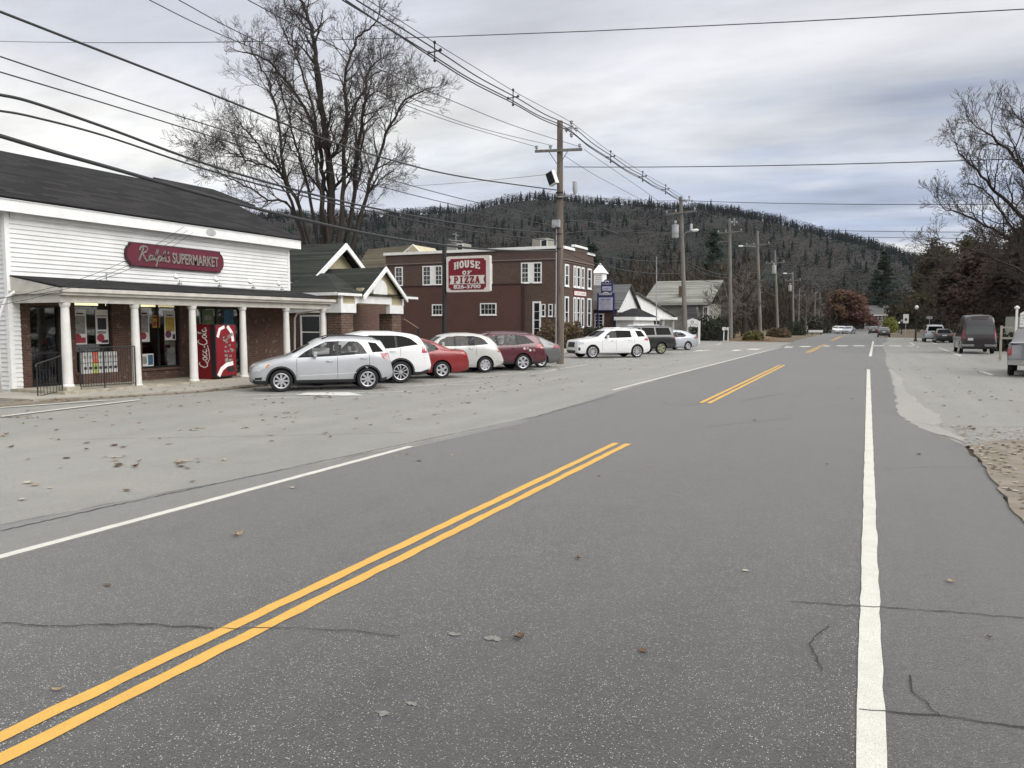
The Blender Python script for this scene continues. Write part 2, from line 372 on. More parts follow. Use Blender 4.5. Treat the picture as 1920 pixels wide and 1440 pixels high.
PLOT = [((440, 742), (770, 735)), ((475, 748), (680, 742)), ((640, 728), (905, 720)), ((800, 722), (900, 714)), ((800, 709), (930, 706)), ((940, 703), (1050, 692)), ((985, 702), (1045, 696)), ((1020, 697), (1104, 683)), ((1100, 681), (1145, 680)), ((1150, 675), (1240, 668)), ((1235, 664), (1340, 657)), ((1225, 661), (1300, 658)), ((1300, 652), (1345, 647)), ((1345, 647), (1352, 643)), ((1352, 644), (1400, 642)), ((1400, 641), (1440, 641))]
for a, b_ in PLOT: ribbon(G(*a), G(*b_), .11, MZ, M_WORN, 'parking_line', .012)
def pcw(name, pts, z, m): return sheet(name, [G(*p) for p in pts], z, m)
pcw('pavement_symbol', [(553, 741), (575, 737), (655, 736), (680, 741.5), (640, 742.5)], .013, M_WORN)
for a, b_ in (((1760, 652), (1803, 668)), ((1803, 668), (1895, 668)), ((1706, 642), (1722, 652)), ((1722, 652), (1768, 651)), ((1738, 640), (1756, 645)), ((1838, 696), (1862, 704)), ((1862, 704), (1920, 704.5)), ((1838, 696), (1900, 695.5)), ((1890, 697), (1916, 704)), ((1865, 711), (1935, 711))):
    p, q = G(*a), G(*b_); ribbon(p, q, .16 if abs(p.x - q.x) < 1.2 else .11, MZ, M_WHITE, 'parking_line', .01)
# cracks
def crack(pts, w=.008, z=.0125, seed=1, amp=.02):
    rnd = random.Random(seed); P = [G(*p) for p in pts]; Q = []
    for a, b_ in zip(P, P[1:]):
        k = max(2, int((b_ - a).length / .06)); s_ = (b_ - a).normalized(); s_ = Vector((-s_.y, s_.x, 0))
        for j in range(k): Q.append(a.lerp(b_, j / k) + s_ * rnd.uniform(-amp, amp) * .6)
    Q.append(P[-1]); mb = MB(); n = len(Q)
    for i, q in enumerate(Q):
        d = (Q[min(i + 1, n - 1)] - Q[max(0, i - 1)]).normalized(); s_ = Vector((-d.y, d.x, 0)) * w * rnd.uniform(.3, .75)
        mb.v += [(q.x + s_.x, q.y + s_.y, z), (q.x - s_.x, q.y - s_.y, z)]
    for i in range(n - 1): mb.f.append([2 * i, 2 * i + 1, 2 * i + 3, 2 * i + 2]); mb.m.append(0)
    tag(mb.build('road_crack', M_CRACK), kind='structure')
crack([(0, 1170), (90, 1177), (250, 1172), (400, 1180)], .012, seed=1)
crack([(400, 1181), (560, 1180), (660, 1186), (750, 1196)], .007, seed=2)
crack([(1480, 1130), (1620, 1139), (1780, 1150), (1925, 1162)], .009, seed=3)
crack([(1610, 1332), (1680, 1338), (1760, 1346), (1925, 1368)], .009, seed=4)
crack([(1705, 1268), (1706, 1300), (1735, 1320), (1762, 1344)], .007, seed=5)
crack([(1552, 1176), (1517, 1210), (1530, 1235), (1542, 1262)], .007, seed=6)
crack([(0, 997), (200, 952), (420, 905), (640, 858), (860, 812), (1000, 783), (1150, 742)], .017, z=.0105, seed=7, amp=.03)
crack([(1700, 790), (1760, 800), (1830, 802), (1925, 801)], .012, seed=8)
crack([(1700, 688), (1790, 692), (1850, 690)], .02, seed=9)
crack([(100, 826), (300, 822), (560, 817), (760, 812)], .010, seed=10)
crack([(1330, 800), (1420, 792), (1480, 785)], .012, seed=12)
crack([(1395, 752), (1470, 738), (1500, 742)], .012, seed=13)
crack([(1660, 880), (1750, 877), (1840, 876)], .006, seed=14)
crack([(1240, 757), (1290, 762), (1320, 756)], .012, seed=15)
m = mat('light_stain', (.24, .235, .215), .9, .2, 30)
for i, (px, py, w) in enumerate(((925, 1199, .07), (852, 1191, .06), (718, 1340, .05), (773, 1322, .04))):
    c = G(px, py); rnd = random.Random(i)
    sheet('road_stain', [(c.x + math.cos(t) * w * rnd.uniform(.5, 1), c.y + math.sin(t) * w * .8 * rnd.uniform(.3, 1)) for t in np.linspace(0, 6.1, 16)], .0092, m)
# dirt corner at the right
dp = [(1818, 838), (1850, 880), (1890, 945), (1922, 985)]
soil = [G(*p) for p in dp] + [Vector((2.6, 8.5, 0)), Vector((9, 9, 0)), Vector((9.4, 19, 0))] + [G(*p) for p in ((1960, 822), (1920, 824), (1860, 829))]
sheet('dirt_verge', soil, .022, M_SOIL, .03, 12, .25)
# ================================================================== BUILDING MATERIALS
def brickmat(name, c1, c2, mortar, bw=.21, bh=.075, stain=None, ms=.010):
    m = newmat(name); b = NB(m); v = b.pos(False)
    s = b.n('ShaderNodeSeparateXYZ'); b.l(v, s.inputs[0]); cc = b.n('ShaderNodeCombineXYZ')
    b.l(b.math('ADD', s.outputs[0], s.outputs[1]), cc.inputs[0]); b.l(s.outputs[2], cc.inputs[1])
    br = b.n('ShaderNodeTexBrick'); b.l(cc.outputs[0], br.inputs[0])
    for k, q in (('Scale', 1.0), ('Mortar Size', ms), ('Brick Width', bw), ('Row Height', bh), ('Bias', 0.0)): br.inputs[k].default_value = q
    for k, q in (('Color1', c1), ('Color2', c2), ('Mortar', mortar)): br.inputs[k].default_value = (*q, 1)
    col = br.outputs[0]; f = b.noise(v, .9, 5, .65)
    col = b.mix(b.math('MULTIPLY', b.ramp(f, .45, .75), .35), col, tuple(q * .5 for q in c1))
    if stain:
        g = b.noise(cc.outputs[0], 5.0, 3, .6)
        col = b.mix(b.math('MULTIPLY', b.ramp(g, .58, .66), .55), col, stain)
    b.out(col, .9, 0, .2, b.math('MULTIPLY', br.outputs['Fac'], -1.0), .6, .008); return m
M_BRICK = brickmat('brown_brick', (.125, .066, .048), (.085, .048, .037), (.12, .095, .075), stain=(.24, .19, .16))
M_BRICK2 = brickmat('red_brick', (.14, .075, .056), (.09, .052, .041), (.14, .11, .09))
M_BRICK3 = brickmat('dark_brick', (.12, .078, .062), (.085, .058, .048), (.11, .09, .075), ms=.006)
M_PAINTB = brickmat('painted_brown_brick', (.105, .058, .048), (.098, .053, .045), (.092, .050, .042), ms=.004)
M_MIXB = brickmat('mottled_brick', (.13, .06, .045), (.045, .028, .026), (.22, .18, .14), stain=(.26, .20, .15))
M_SIDE = mat('white_siding', (.76, .76, .74), .55, .07, 1.2)
M_TRIM = mat('white_trim_paint', (.80, .80, .78), .5, .05, 3)
M_TRIM2 = mat('weathered_cream_trim', (.56, .53, .47), .6, .12, 3)
M_YSIDE = mat('cream_yellow_siding', (.50, .44, .28), .6, .08, 3)
M_COLM = mat('white_column_paint', (.68, .66, .63), .5, .1, 1.3)
def shinglemat(name, c, c2):
    m = newmat(name); b = NB(m); v = b.pos(False)
    s = b.n('ShaderNodeSeparateXYZ'); b.l(v, s.inputs[0]); cc = b.n('ShaderNodeCombineXYZ')
    b.l(b.math('ADD', s.outputs[1], b.math('MULTIPLY', s.outputs[0], .13)), cc.inputs[0]); b.l(b.math('MULTIPLY', s.outputs[2], 1.0), cc.inputs[1])
    br = b.n('ShaderNodeTexBrick'); b.l(cc.outputs[0], br.inputs[0])
    for k, q in (('Scale', 1.0), ('Mortar Size', .010), ('Brick Width', .8), ('Row Height', .10), ('Bias', 0.1)): br.inputs[k].default_value = q
    for k, q in (('Color1', tuple(q_ * 1.35 for q_ in c)), ('Color2', tuple(q_ * .7 for q_ in c2)), ('Mortar', tuple(q * .4 for q in c))): br.inputs[k].default_value = (*q, 1)
    f = b.noise(v, .6, 4, .6); f2 = b.noise(v, 14, 4, .7)
    col = b.mix(b.math('MULTIPLY', b.ramp(f, .4, .7), .4), br.outputs[0], tuple(q * 1.5 for q in c2))
    col = b.mix(b.math('MULTIPLY', b.ramp(f2, .45, .7), .4), col, tuple(q * .5 for q in c))
    b.out(col, .92, 0, .2, b.math('ADD', b.math('MULTIPLY', br.outputs['Fac'], -1.0), f2), .6, .012); return m
M_SHING = shinglemat('charcoal_shingles', (.027, .025, .025), (.017, .017, .017))
M_SHING2 = shinglemat('green_grey_shingles', (.040, .043, .036), (.028, .030, .026))
M_SHING3 = shinglemat('grey_slate', (.25, .25, .22), (.19, .19, .17))
M_SHINGB = shinglemat('brown_shingles', (.10, .085, .055), (.08, .07, .05))
M_SHINGG = shinglemat('mid_grey_shingles', (.12, .12, .12), (.09, .09, .09))
M_BLACK = mat('black_metal', (.02, .02, .022), .45, .1)
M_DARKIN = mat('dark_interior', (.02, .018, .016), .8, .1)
M_GREYM = mat('galvanised_grey', (.42, .42, .43), .45, .1, 6, metal=.3)
m = newmat('dark_window_glass'); b = NB(m)
b.out((.018, .021, .024), .06, 0, .9); M_GLASS = m
def clearglass(name, tint=.75, refl=1.0):
    refl *= .62
    m = newmat(name); b = NB(m); o = b.n('ShaderNodeOutputMaterial')
    t = b.n('ShaderNodeBsdfTransparent'); t.inputs[0].default_value = (tint, tint * 1.01, tint, 1)
    g = b.n('ShaderNodeBsdfGlossy'); g.inputs['Roughness'].default_value = .02
    fr = b.n('ShaderNodeFresnel'); fr.inputs[0].default_value = 1.5
    x_ = b.n('ShaderNodeMixShader'); b.l(b.math('MULTIPLY', fr.outputs[0], 1.6 * refl, clamp=True), x_.inputs[0]); b.l(t.outputs[0], x_.inputs[1]); b.l(g.outputs[0], x_.inputs[2]); b.l(x_.outputs[0], o.inputs[0]); return m
M_CLEAR = clearglass('shop_glass', .8, .8)
def emit(name, c, s):
    m = newmat(name); b = NB(m); e_ = b.n('ShaderNodeEmission'); e_.inputs[0].default_value = (*c, 1); e_.inputs[1].default_value = s
    o = b.n('ShaderNodeOutputMaterial'); b.l(e_.outputs[0], o.inputs[0]); return m
M_TUBE = emit('lit_tube', (1, .86, .50), 2.6)

def siding(mb, face, p, rows, pitch=.13, lap=.028):
    """overlapping boards. face 'x': wall at X=p seen from +X, rows(z)->(y0,y1); face 'y': wall at Y=p seen from -Y, rows(z)->(x0,x1)"""
    z0, z1, fn = rows; z = z0
    while z < z1 - .01:
        t = min(z + pitch, z1); a0, a1 = fn(z); c0, c1 = fn(t)
        if a1 - a0 > .02:
            s_ = lap if face == 'x' else -lap
            def P(u, zz_, d): return (p + d, u, zz_) if face == 'x' else (u, p + d, zz_)
            mb.add([P(a0, z, s_), P(a1, z, s_), P(c1, t, 0), P(c0, t, 0), P(a0, z, 0), P(a1, z, 0)], [(0, 1, 2, 3), (0, 4, 5, 1)] if face == 'x' else [(0, 1, 2, 3), (0, 1, 5, 4)])
        z = t
    return mb
def window(parent, face, p, u0, u1, z0, z1, nx=2, nz_=2, fr=.07, proud=.05, fm=None, gm=None, mid=True, sill=True, name='window'):
    """frame and muntins as the part, pane and sill as sub-parts; face 'x' looks to +X, 'y' looks to -Y"""
    fm = fm or M_TRIM; gm = gm or M_GLASS; s_ = 1 if face == 'x' else -1
    def B(mb, a0, a1, b0, b1, d0, d1):
        d0, d1 = sorted((p + s_ * d0, p + s_ * d1))
        return mb.box(d0, d1, a0, a1, b0, b1) if face == 'x' else mb.box(a0, a1, d0, d1, b0, b1)
    f = MB(); B(f, u0 - fr, u0, z0 - fr, z1 + fr, 0, proud); B(f, u1, u1 + fr, z0 - fr, z1 + fr, 0, proud)
    B(f, u0, u1, z1, z1 + fr, 0, proud); B(f, u0, u1, z0 - fr, z0, 0, proud)
    if mid: B(f, u0, u1, (z0 + z1) / 2 - .025, (z0 + z1) / 2 + .025, .002, proud * .7)
    for i in range(1, nx):
        u = u0 + (u1 - u0) * i / nx; B(f, u - .012, u + .012, z0, z1, .003, proud * .5)
    for i in range(1, nz_):
        z = z0 + (z1 - z0) * i / nz_
        if mid and abs(z - (z0 + z1) / 2) < .02: continue
        B(f, u0, u1, z - .012, z + .012, .0035, proud * .48)
    w = f.build(name, fm, parent)
    B(MB(), u0, u1, z0, z1, .0, .015)
    g = MB(); B(g, u0, u1, z0, z1, .001, .012); g.build('pane', gm, w)
    if sill: q = MB(); B(q, u0 - fr - .04, u1 + fr + .04, z0 - fr - .05, z0 - fr - .002, 0, proud + .05); q.build('sill', fm, w)
    return w
def slab(a, b_, c, d, t):   # a roof plane with thickness t (downwards)
    mb = MB(); pts = [Vector(q) for q in (a, b_, c, d)]; n = (pts[1] - pts[0]).cross(pts[2] - pts[0]).normalized()
    if n.z < 0: n = -n
    mb.hexa([q - n * t for q in pts], pts); return mb

# ---- strokes for lettering
def arc(cx, cy, rx, ry, a0, a1, n=8): return [(cx + rx * math.cos(R(a0 + (a1 - a0) * i / n)), cy + ry * math.sin(R(a0 + (a1 - a0) * i / n))) for i in range(n + 1)]
def strokes(paths, O, U, V, Nn, w, t, mb, k0=0):
    """each path becomes a raised band on the plane O + u*U + v*V"""
    for k, p in enumerate(paths):
        ww = w
        if isinstance(p, tuple) and isinstance(p[0], (int, float)) and isinstance(p[1], list): ww, p = p[0] * w, p[1]
        P = [Vector((u, v, 0)) for u, v in p]; n = len(P); tt = t + (k0 + k) % 9 * .0004; A, B_ = [], []
        for i in range(n):
            d = P[min(i + 1, n - 1)] - P[max(0, i - 1)]; d = d.normalized() if d.length > 1e-9 else Vector((1, 0, 0))
            s_ = Vector((-d.y, d.x, 0)) * ww / 2
            A.append(P[i] + s_); B_.append(P[i] - s_)
        W3 = lambda q, h: O + U * q.x + V * q.y + Nn * h
        vs = [W3(q, tt) for q in A] + [W3(q, tt) for q in B_] + [W3(q, 0) for q in A] + [W3(q, 0) for q in B_]
        fs = []
        for i in range(n - 1):
            fs += [(i, n + i, n + i + 1, i + 1), (i, i + 1, 2 * n + i + 1, 2 * n + i), (n + i, 3 * n + i, 3 * n + i + 1, n + i + 1)]
        mb.add(vs, fs)
    return mb
def text(s, size, O, U, V, Nn, depth, m, parent, name='lettering', width=None, bold=0, shear=0, align='CENTER'):
    c = bpy.data.curves.new('t', 'FONT'); c.body = s; c.size = size; c.offset = bold; c.shear = shear; c.align_x = align; c.align_y = 'CENTER'; c.extrude = depth / 2; c.resolution_u = 3
    o = bpy.data.objects.new('t', c); COL.objects.link(o); bpy.context.view_layer.update()
    me = bpy.data.meshes.new_from_object(o.evaluated_get(bpy.context.evaluated_depsgraph_get())); bpy.data.objects.remove(o); bpy.data.curves.remove(c)
    k = 1.0
    if width:
        xs = [v_.co.x for v_ in me.vertices]; k = width / (max(xs) - min(xs))
    off = Vector((0, 0, 0)); q = parent
    while q is not None: off = off + q.location; q = q.parent
    for v_ in me.vertices: v_.co = O + U * v_.co.x * k + V * v_.co.y + Nn * (v_.co.z + depth / 2) - off
    me.materials.clear(); me.materials.append(m); o = bpy.data.objects.new(name, me); COL.objects.link(o); o.parent = parent; return o
X3, Y3, Z3 = Vector((1, 0, 0)), Vector((0, 1, 0)), Vector((0, 0, 1))

# ================================================================== SUPERMARKET
FX = -21.8
st = empty('supermarket', (FX, 20, 0), 'white clapboard supermarket with a brick ground floor behind a columned porch', 'building')
mb = MB(); siding(mb, 'x', FX, (3.2, 5.06, lambda z: (14.48, 26.02)))
siding(mb, 'x', FX, (.1, 3.2, lambda z: (14.48, 14.68)))
siding(mb, 'y', 14.40, (.0, 5.3, lambda z: (-38, FX - .06)))
siding(mb, 'y', 14.40, (5.3, 7.5, lambda z: (-26 - (7.62 - z) * 2, -26 + (7.62 - z) * 1.9)))
mb.box(-38, FX - .002, 14.42, 26.08, 3.2, 5.2); mb.box(-38, FX - 3.6, 14.42, 26.08, 0, 3.2); mb.box(FX - 3.6, FX - .3, 14.42, 14.66, 0, 3.2); mb.box(FX - 3.6, FX - .3, 25.8, 26.08, 0, 3.2)
mb.build('clapboard_wall', M_SIDE, st)
mb = MB()
for y0, y1 in ((14.34, 14.48), (26.02, 26.14)):
    MB().box(FX - .1, FX + .03, y0, y1, 0.02 if y0 < 20 else 3.2, 5.06).build('corner_board', M_TRIM, st)
# brick front with openings
mb = MB(); BX = FX - .05
holes = [(15.0, 15.95, .17, 2.5), (16.42, 17.7, .5, 2.7), (18.8, 20.42, .5, 2.7), (21.1, 23.45, .12, 2.75)]
y = 14.68
for (a, b_, c, d) in holes:
    mb.box(BX - .25, BX, y, a, 0, 3.2); mb.box(BX - .25, BX, a, b_, d, 3.2)
    if c > .2: mb.box(BX - .25, BX, a, b_, 0, c)
    y = b_
mb.box(BX - .25, BX, y, 25.95, 0, 3.2)
mb.build('brick_wall', M_BRICK, st)
for a_, c_ in ((16.35, 17.77), (18.73, 20.49)): MB().box(BX - .26, BX + .07, a_, c_, .42, .5).build('brick_sill', M_BRICK2, st)
for i, (a, b_, c, d) in enumerate(holes):
    f = MB(); t = .05; x0, x1 = BX - .17, BX - .10
    f.box(x0, x1, a, a + t, c, d); f.box(x0, x1, b_ - t, b_, c, d); f.box(x0, x1, a + t, b_ - t, d - t, d); f.box(x0, x1, a + t, b_ - t, c, c + t)
    if i in (0,): f.box(x0, x1, a + t, b_ - t, 1.1, 1.16)
    if i == 2: f.box(x0, x1, 19.55, 19.6, c + t, d - t)
    if i == 3: f.box(x0, x1, 22.2, 22.28, c + t, d - t)
    fr = f.build('door' if i == 0 else 'window', M_BLACK, st)
    g = MB(); g.box(BX - .14, BX - .135, a + t, b_ - t, c + t, d - t); g.build('pane', M_CLEAR, fr)
# interior
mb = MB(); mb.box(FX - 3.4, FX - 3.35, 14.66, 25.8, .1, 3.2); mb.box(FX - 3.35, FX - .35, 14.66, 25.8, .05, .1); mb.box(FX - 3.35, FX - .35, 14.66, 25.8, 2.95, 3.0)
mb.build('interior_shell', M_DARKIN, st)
mb = MB()
for yy, xx in ((16.3, -1.2), (17.3, -1.6), (17.0, -2.3), (18.6, -1.4), (19.6, -1.1), (19.9, -2.2), (20.9, -1.7)): MB().box(FX + xx - .05, FX + xx + .05, yy, yy + 1.1, 2.55 - xx * .02, 2.63 - xx * .02).build('ceiling_tube', M_TUBE, st)
rnd = random.Random(5); sm = [mat('goods_%d' % i, c, .6) for i, c in enumerate([(.3, .3, .28), (.35, .08, .05), (.1, .16, .3), (.35, .28, .08), (.06, .06, .06)])]
mb = MB()
for k in range(90):
    yy = rnd.uniform(15.5, 21); zz_ = rnd.choice((.3, .65, 1.0, 1.35, 1.7)); xx = FX - rnd.choice((1.5, 2.4)); mb.cur = rnd.choice((0, 0, 1, 2, 3, 4, 4, 4)); w_ = rnd.uniform(.1, .3); mb.box(xx, xx + .2, yy, yy + w_, zz_, zz_ + rnd.uniform(.15, .28))
mb.cur = 4
for xx in (FX - 1.55, FX - 2.45): mb.box(xx, xx + .04, 15.5, 21.4, .1, 1.95)
mb.build('store_shelf', sm, st)
# eave: fascia, soffit; roof
mb = MB(); mb.box(FX - .3, FX + .32, 14.0, 26.42, 5.06, 5.12); mb.box(FX + .32, FX + .36, 14.0, 26.42, 5.04, 5.42); mb.box(FX + .0, FX + .06, 14.5, 26.0, 4.92, 5.055); mb.box(FX + .36, FX + .39, 14.0, 26.42, 5.36, 5.44)
mb.box(FX - .3, FX + .36, 26.42, 26.46, 5.04, 5.40); mb.box(-38, FX + .36, 13.96, 14.0, 5.04, 5.30)
mb.build('fascia', M_TRIM, st)
mb = MB(); mb.lathe([(.001, 0), (.19, 0), (.19, .012)], (0, 0, 0), 14, 'x'); mb.v = [(a + FX + .361, b_ * 1.25 + 21.55, c * .62 + 5.22) for a, b_, c in mb.v]; mb.build('fascia_patch', mat('patch_grey', (.45, .45, .45), .7), st)
r1 = slab((FX + .42, 13.9, 5.44), (FX + .42, 26.5, 5.44), (-26.0, 26.5, 7.62), (-26.0, 13.9, 7.62), .07)
r2 = slab((-26.0, 13.9, 7.62), (-26.0, 26.5, 7.62), (-31.2, 26.5, 5.2), (-31.2, 13.9, 5.2), .07); r1.add(r2.v, r2.f)
rf = r1.build('roof', M_SHING, st)
mb = MB(); siding(mb, 'y', 26.3, (5.1, 5.2, lambda z: (-30, FX))); mb.prism([(FX - .1, 5.1), (-26, 7.5), (-30.6, 5.1)], 'y', 26.0, 26.1); mb.build('gable_wall', M_SIDE, st)
rr_ = slab((-27.5, 26.6, 7.75), (-27.5, 30.6, 7.75), (-29.8, 30.2, 8.62), (-29.8, 26.6, 8.62), .07); q = slab((-29.8, 26.6, 8.62), (-29.8, 30.2, 8.62), (-33, 30.6, 7.2), (-33, 26.6, 7.2), .07); rr_.add(q.v, q.f); rr_.box(-33, -27.6, 26.6, 30.4, 0, 7.1); rr_.build('rear_roof', M_SHING, st)
# porch
mb = slab((-19.62, 14.42, 2.98), (-19.62, 26.2, 2.98), (FX, 26.2, 3.34), (FX, 14.42, 3.34), .035); pr = mb.build('porch_roof', M_SHING, st)
mb = MB(); mb.box(-19.7, -19.55, 14.36, 26.24, 2.84, 2.945); mb.box(-19.76, -19.63, 14.4, 26.2, 2.76, 2.84); mb.box(-20.02, -19.78, 14.45, 26.15, 2.56, 2.80); mb.box(FX, -20.02, 14.45, 14.6, 2.56, 2.80); mb.box(FX, -19.7, 14.36, 14.45, 2.80, 2.90)
mb.box(FX, -20.02, 26.0, 26.15, 2.56, 2.80)
mb.build('porch_beam', M_TRIM2, st)
mb = MB(); mb.add([(FX, 14.43, 2.9), (-19.7, 14.43, 2.9), (-19.7, 14.43, 2.94), (FX, 14.43, 3.3)], [(0, 1, 2, 3)]); mb.box(FX, -20.02, 14.6, 26.0, 2.62, 2.64); mb.build('porch_ceiling', M_TRIM2, st)
mb = MB(); mb.hexa([(-19.55, 14.3, -.02), (-19.55, 17.6, -.02), (FX, 17.6, -.02), (FX, 14.3, -.02)], [(-19.55, 14.3, .17), (-19.55, 17.6, .15), (FX, 17.6, .15), (FX, 14.3, .17)]); mb.hexa([(-19.6, 17.6, -.02), (-19.6, 26.3, -.02), (FX, 26.3, -.02), (FX, 17.6, -.02)], [(-19.6, 17.6, .115), (-19.6, 26.3, .115), (FX, 26.3, .115), (FX, 17.6, .115)])
mb.box(-19.6, -19.1, 14.1, 14.3, -.02, .06)
mb.build('porch_floor', M_CONC, st)
for i, yy in enumerate((14.66, 16.9, 19.1, 21.35, 23.62, 25.8)):
    mb = MB(); zb = .27 if i == 0 else .12
    mb.lathe([(.165, zb), (.165, zb + .04), (.135, zb + .07), (.128, zb + .35), (.125, zb + 1.0), (.105, 2.4), (.10, 2.43), (.125, 2.45), (.125, 2.48), (.14, 2.49), (.14, 2.558)], (-19.9, yy, 0), 20)
    c = mb.build('porch_column', M_COLM, st, True, 40)
    if i == 0: MB().box(-20.1, -19.68, yy - .21, yy + .21, -.01, .27).build('plinth', M_CONC, c)
# right-hand downspouts and left downspout
mb = MB(); mb.tube([(-19.75, 26.2, 2.8), (-20.2, 26.22, 2.55), (-21.5, 26.2, 2.4), (-21.62, 26.18, 2.2), (-21.66, 26.18, .15)], .04, 8); mb.build('downspout', M_TRIM, st, True)
mb = MB(); mb.tube([(-21.5, 14.36, 2.86), (-21.75, 14.3, 2.72), (-21.9, 14.16, 2.2), (-21.92, 14.12, 1.9), (-21.92, 14.12, .1)], .04, 8); mb.build('downspout', M_TRIM, st, True)
# electrics: conduit with four floodlights on the porch roof
mb = MB(); cp = [AX(200, 512, FX + .03), AX(200, 526, FX + .04), (-21.4, 18.3, 3.30), (-21.2, 19.8, 3.29), (-21.1, 20.6, 3.27), (-21.2, 21.5, 3.29), (-21.1, 23.2, 3.27), (-21.1, 24.9, 3.27)]; mb.tube(cp, .022, 6); mb.build('conduit', M_GREYM, st, True)
for yy in (19.8, 21.6, 23.3, 24.9):
    t = MB(); t.box(-21.2, -21.1, yy - .05, yy + .05, 3.27, 3.36); t.tube([(-21.15, yy, 3.36), (-21.15, yy, 3.45)], .015, 6); f = t.build('floodlight', M_GREYM, st)
    t = MB(); t.lathe([(.03, 0), (.05, .05), (.09, .14), (.10, .16)], (0, 0, 0), 12, 'x'); t.v = [(-21.2 - a * .8, b_ + yy, c + a * .5 + 3.5) for a, b_, c in t.v]; t.build('lamp_head', M_TRIM, f, True)
# sign
sg = empty('shop_sign', (FX + .08, 20.27, 4.2), "maroon board sign with notched round ends and grey raised letters above the supermarket porch", 'sign')
def signpoly(y0, y1, z0, z1, n=.16, k=7):
    yc = .18; zc = (z0 + z1) / 2; h = (z1 - z0) / 2 - .07; P = []
    P += [(y0 + yc, z0), (y1 - yc, z0), (y1 - yc + .02, z0 + .07)]
    P += [(y1 - .20 + .20 * math.cos(R(a)), zc + h * math.sin(R(a))) for a in np.linspace(-80, 80, k)]
    P += [(y1 - yc + .02, z1 - .07), (y1 - yc, z1), (y0 + yc, z1), (y0 + yc - .02, z1 - .07)]
    P += [(y0 + .20 - .20 * math.cos(R(a)), zc + h * math.sin(R(a))) for a in np.linspace(80, -80, k)]
    P += [(y0 + yc - .02, z0 + .07)]; return P
MB().prism(signpoly(18.16, 22.38, 3.84, 4.60), 'x', FX + .03, FX + .12).build('sign_edge', mat('maroon_dark', (.05, .008, .016), .5), sg)
MB().prism(signpoly(18.20, 22.34, 3.87, 4.57), 'x', FX + .12, FX + .128).build('sign_face', mat('maroon_paint', (.125, .014, .030), .5, .08), sg)
M_LET = mat('grey_gilt_letters', (.23, .20, .18), .45, .1, 20)
M_LETS = mat('letter_shadow_paint', (.03, .012, .014), .6)
Nn = X3; O = Vector((FX + .128, 20.02, 4.19))
text('SUPERMARKET', .50, O + Y3 * 1.02, Y3, Z3, X3, .025, M_LET, sg, width=2.1, bold=.012)
text('SUPERMARKET', .50, O + Y3 * 1.045 - Z3 * .015, Y3, Z3, X3, .01, M_LETS, sg, width=2.1, bold=.012)
RAL = [[(.02, .30), (.05, .40), (.16, .46), (.28, .44), (.33, .36), (.27, .27), (.12, .22)], [(.17, .42), (.12, .22), (.04, -.04)], [(.14, .23), (.24, .08), (.34, -.03), (.42, .02)],
       [(.55, .16), (.46, .17), (.42, .08), (.46, .0), (.53, .06), (.57, .17), (.57, .03), (.62, .02)], [(.62, .04), (.73, .28), (.76, .40), (.71, .38), (.67, .14), (.70, .0), (.76, .04)],
       [(.80, .17), (.76, -.05), (.73, -.18), (.76, -.17)], [(.78, .10), (.86, .18), (.92, .13), (.89, .02), (.82, .0)], [(.93, .02), (1.02, .26), (1.06, .40), (1.01, .36), (.97, .0)], [(.98, .08), (1.06, .16), (1.10, .10), (1.09, .0), (1.14, .03)],
       [(1.19, .35), (1.17, .27)], [(1.25, .18), (1.20, .15), (1.26, .07), (1.22, .0), (1.15, .02)]]
RAL = [[(u * 1.0 + .15 * v, v) for u, v in p] for p in RAL]
o2 = O + Y3 * -1.42 - Z3 * .13
strokes(RAL, o2 + Y3 * .02 - Z3 * .015, Y3, Z3, X3, .055, .008, MB()).build('lettering', M_LETS, sg)
strokes(RAL, o2, Y3, Z3, X3, .05, .025, MB()).build('lettering', M_LET, sg)
# vending machine
vm = empty('vending_machine', (-20.3, 20.5, .115), 'red soft drink vending machine standing on the supermarket porch by the third column', 'vending machine')
M_RED = mat('vending_red', (.20, .010, .016), .35, .06); M_WHT = mat('sign_white', (.78, .77, .75), .5, .04)
y0, y1, x0, x1, z0, z1 = 20.0, 20.95, -20.75, -19.95, .13, 1.96
MB().box(x0, x1 - .1, y0, y1, z0, z1).build('cabinet', M_RED, vm)
MB().box(x1 - .1, x1 + .10, y0 - .003, y1, z0 + .06, z1).build('door', M_BLACK, vm)
fp = MB().box(x1 + .10, x1 + .112, y0 + .03, y1 - .03, z0 + .1, z1 - .02).build('front_panel', M_RED, vm)
rnd = random.Random(3); q = MB()
strokes([(1.6, [(.10, .05), (.25, .28), (.5, .42), (.78, .46)]), (1.2, [(.1, 1.35), (.2, 1.62), (.42, 1.70)]), (1.3, [(.55, 1.72), (.75, 1.5), (.8, 1.2)])], Vector((x1 + .112, y0, z0 + .05)), Y3, Z3, X3, .09, .004, q).build('front_print', M_WHT, vm)
q = MB()
for k in range(26): cy, cz = rnd.uniform(.35, .78), rnd.uniform(.5, 1.45); r_ = rnd.uniform(.03, .07); strokes([[(cy - r_, cz), (cy + r_, cz + r_ * rnd.uniform(-1, 1))]], Vector((x1 + .1125, y0, z0 + .05)), Y3, Z3, X3, r_ * 1.2, .002 + k * .0003, q)
q.build('front_picture', mat('picture_grey', (.30, .27, .25), .4, .3, 9), vm)
MB().box(x1 + .112, x1 + .117, y0 + .5, y0 + .85, z0 + .22, z0 + .38).build('delivery_flap', M_BLACK, vm)
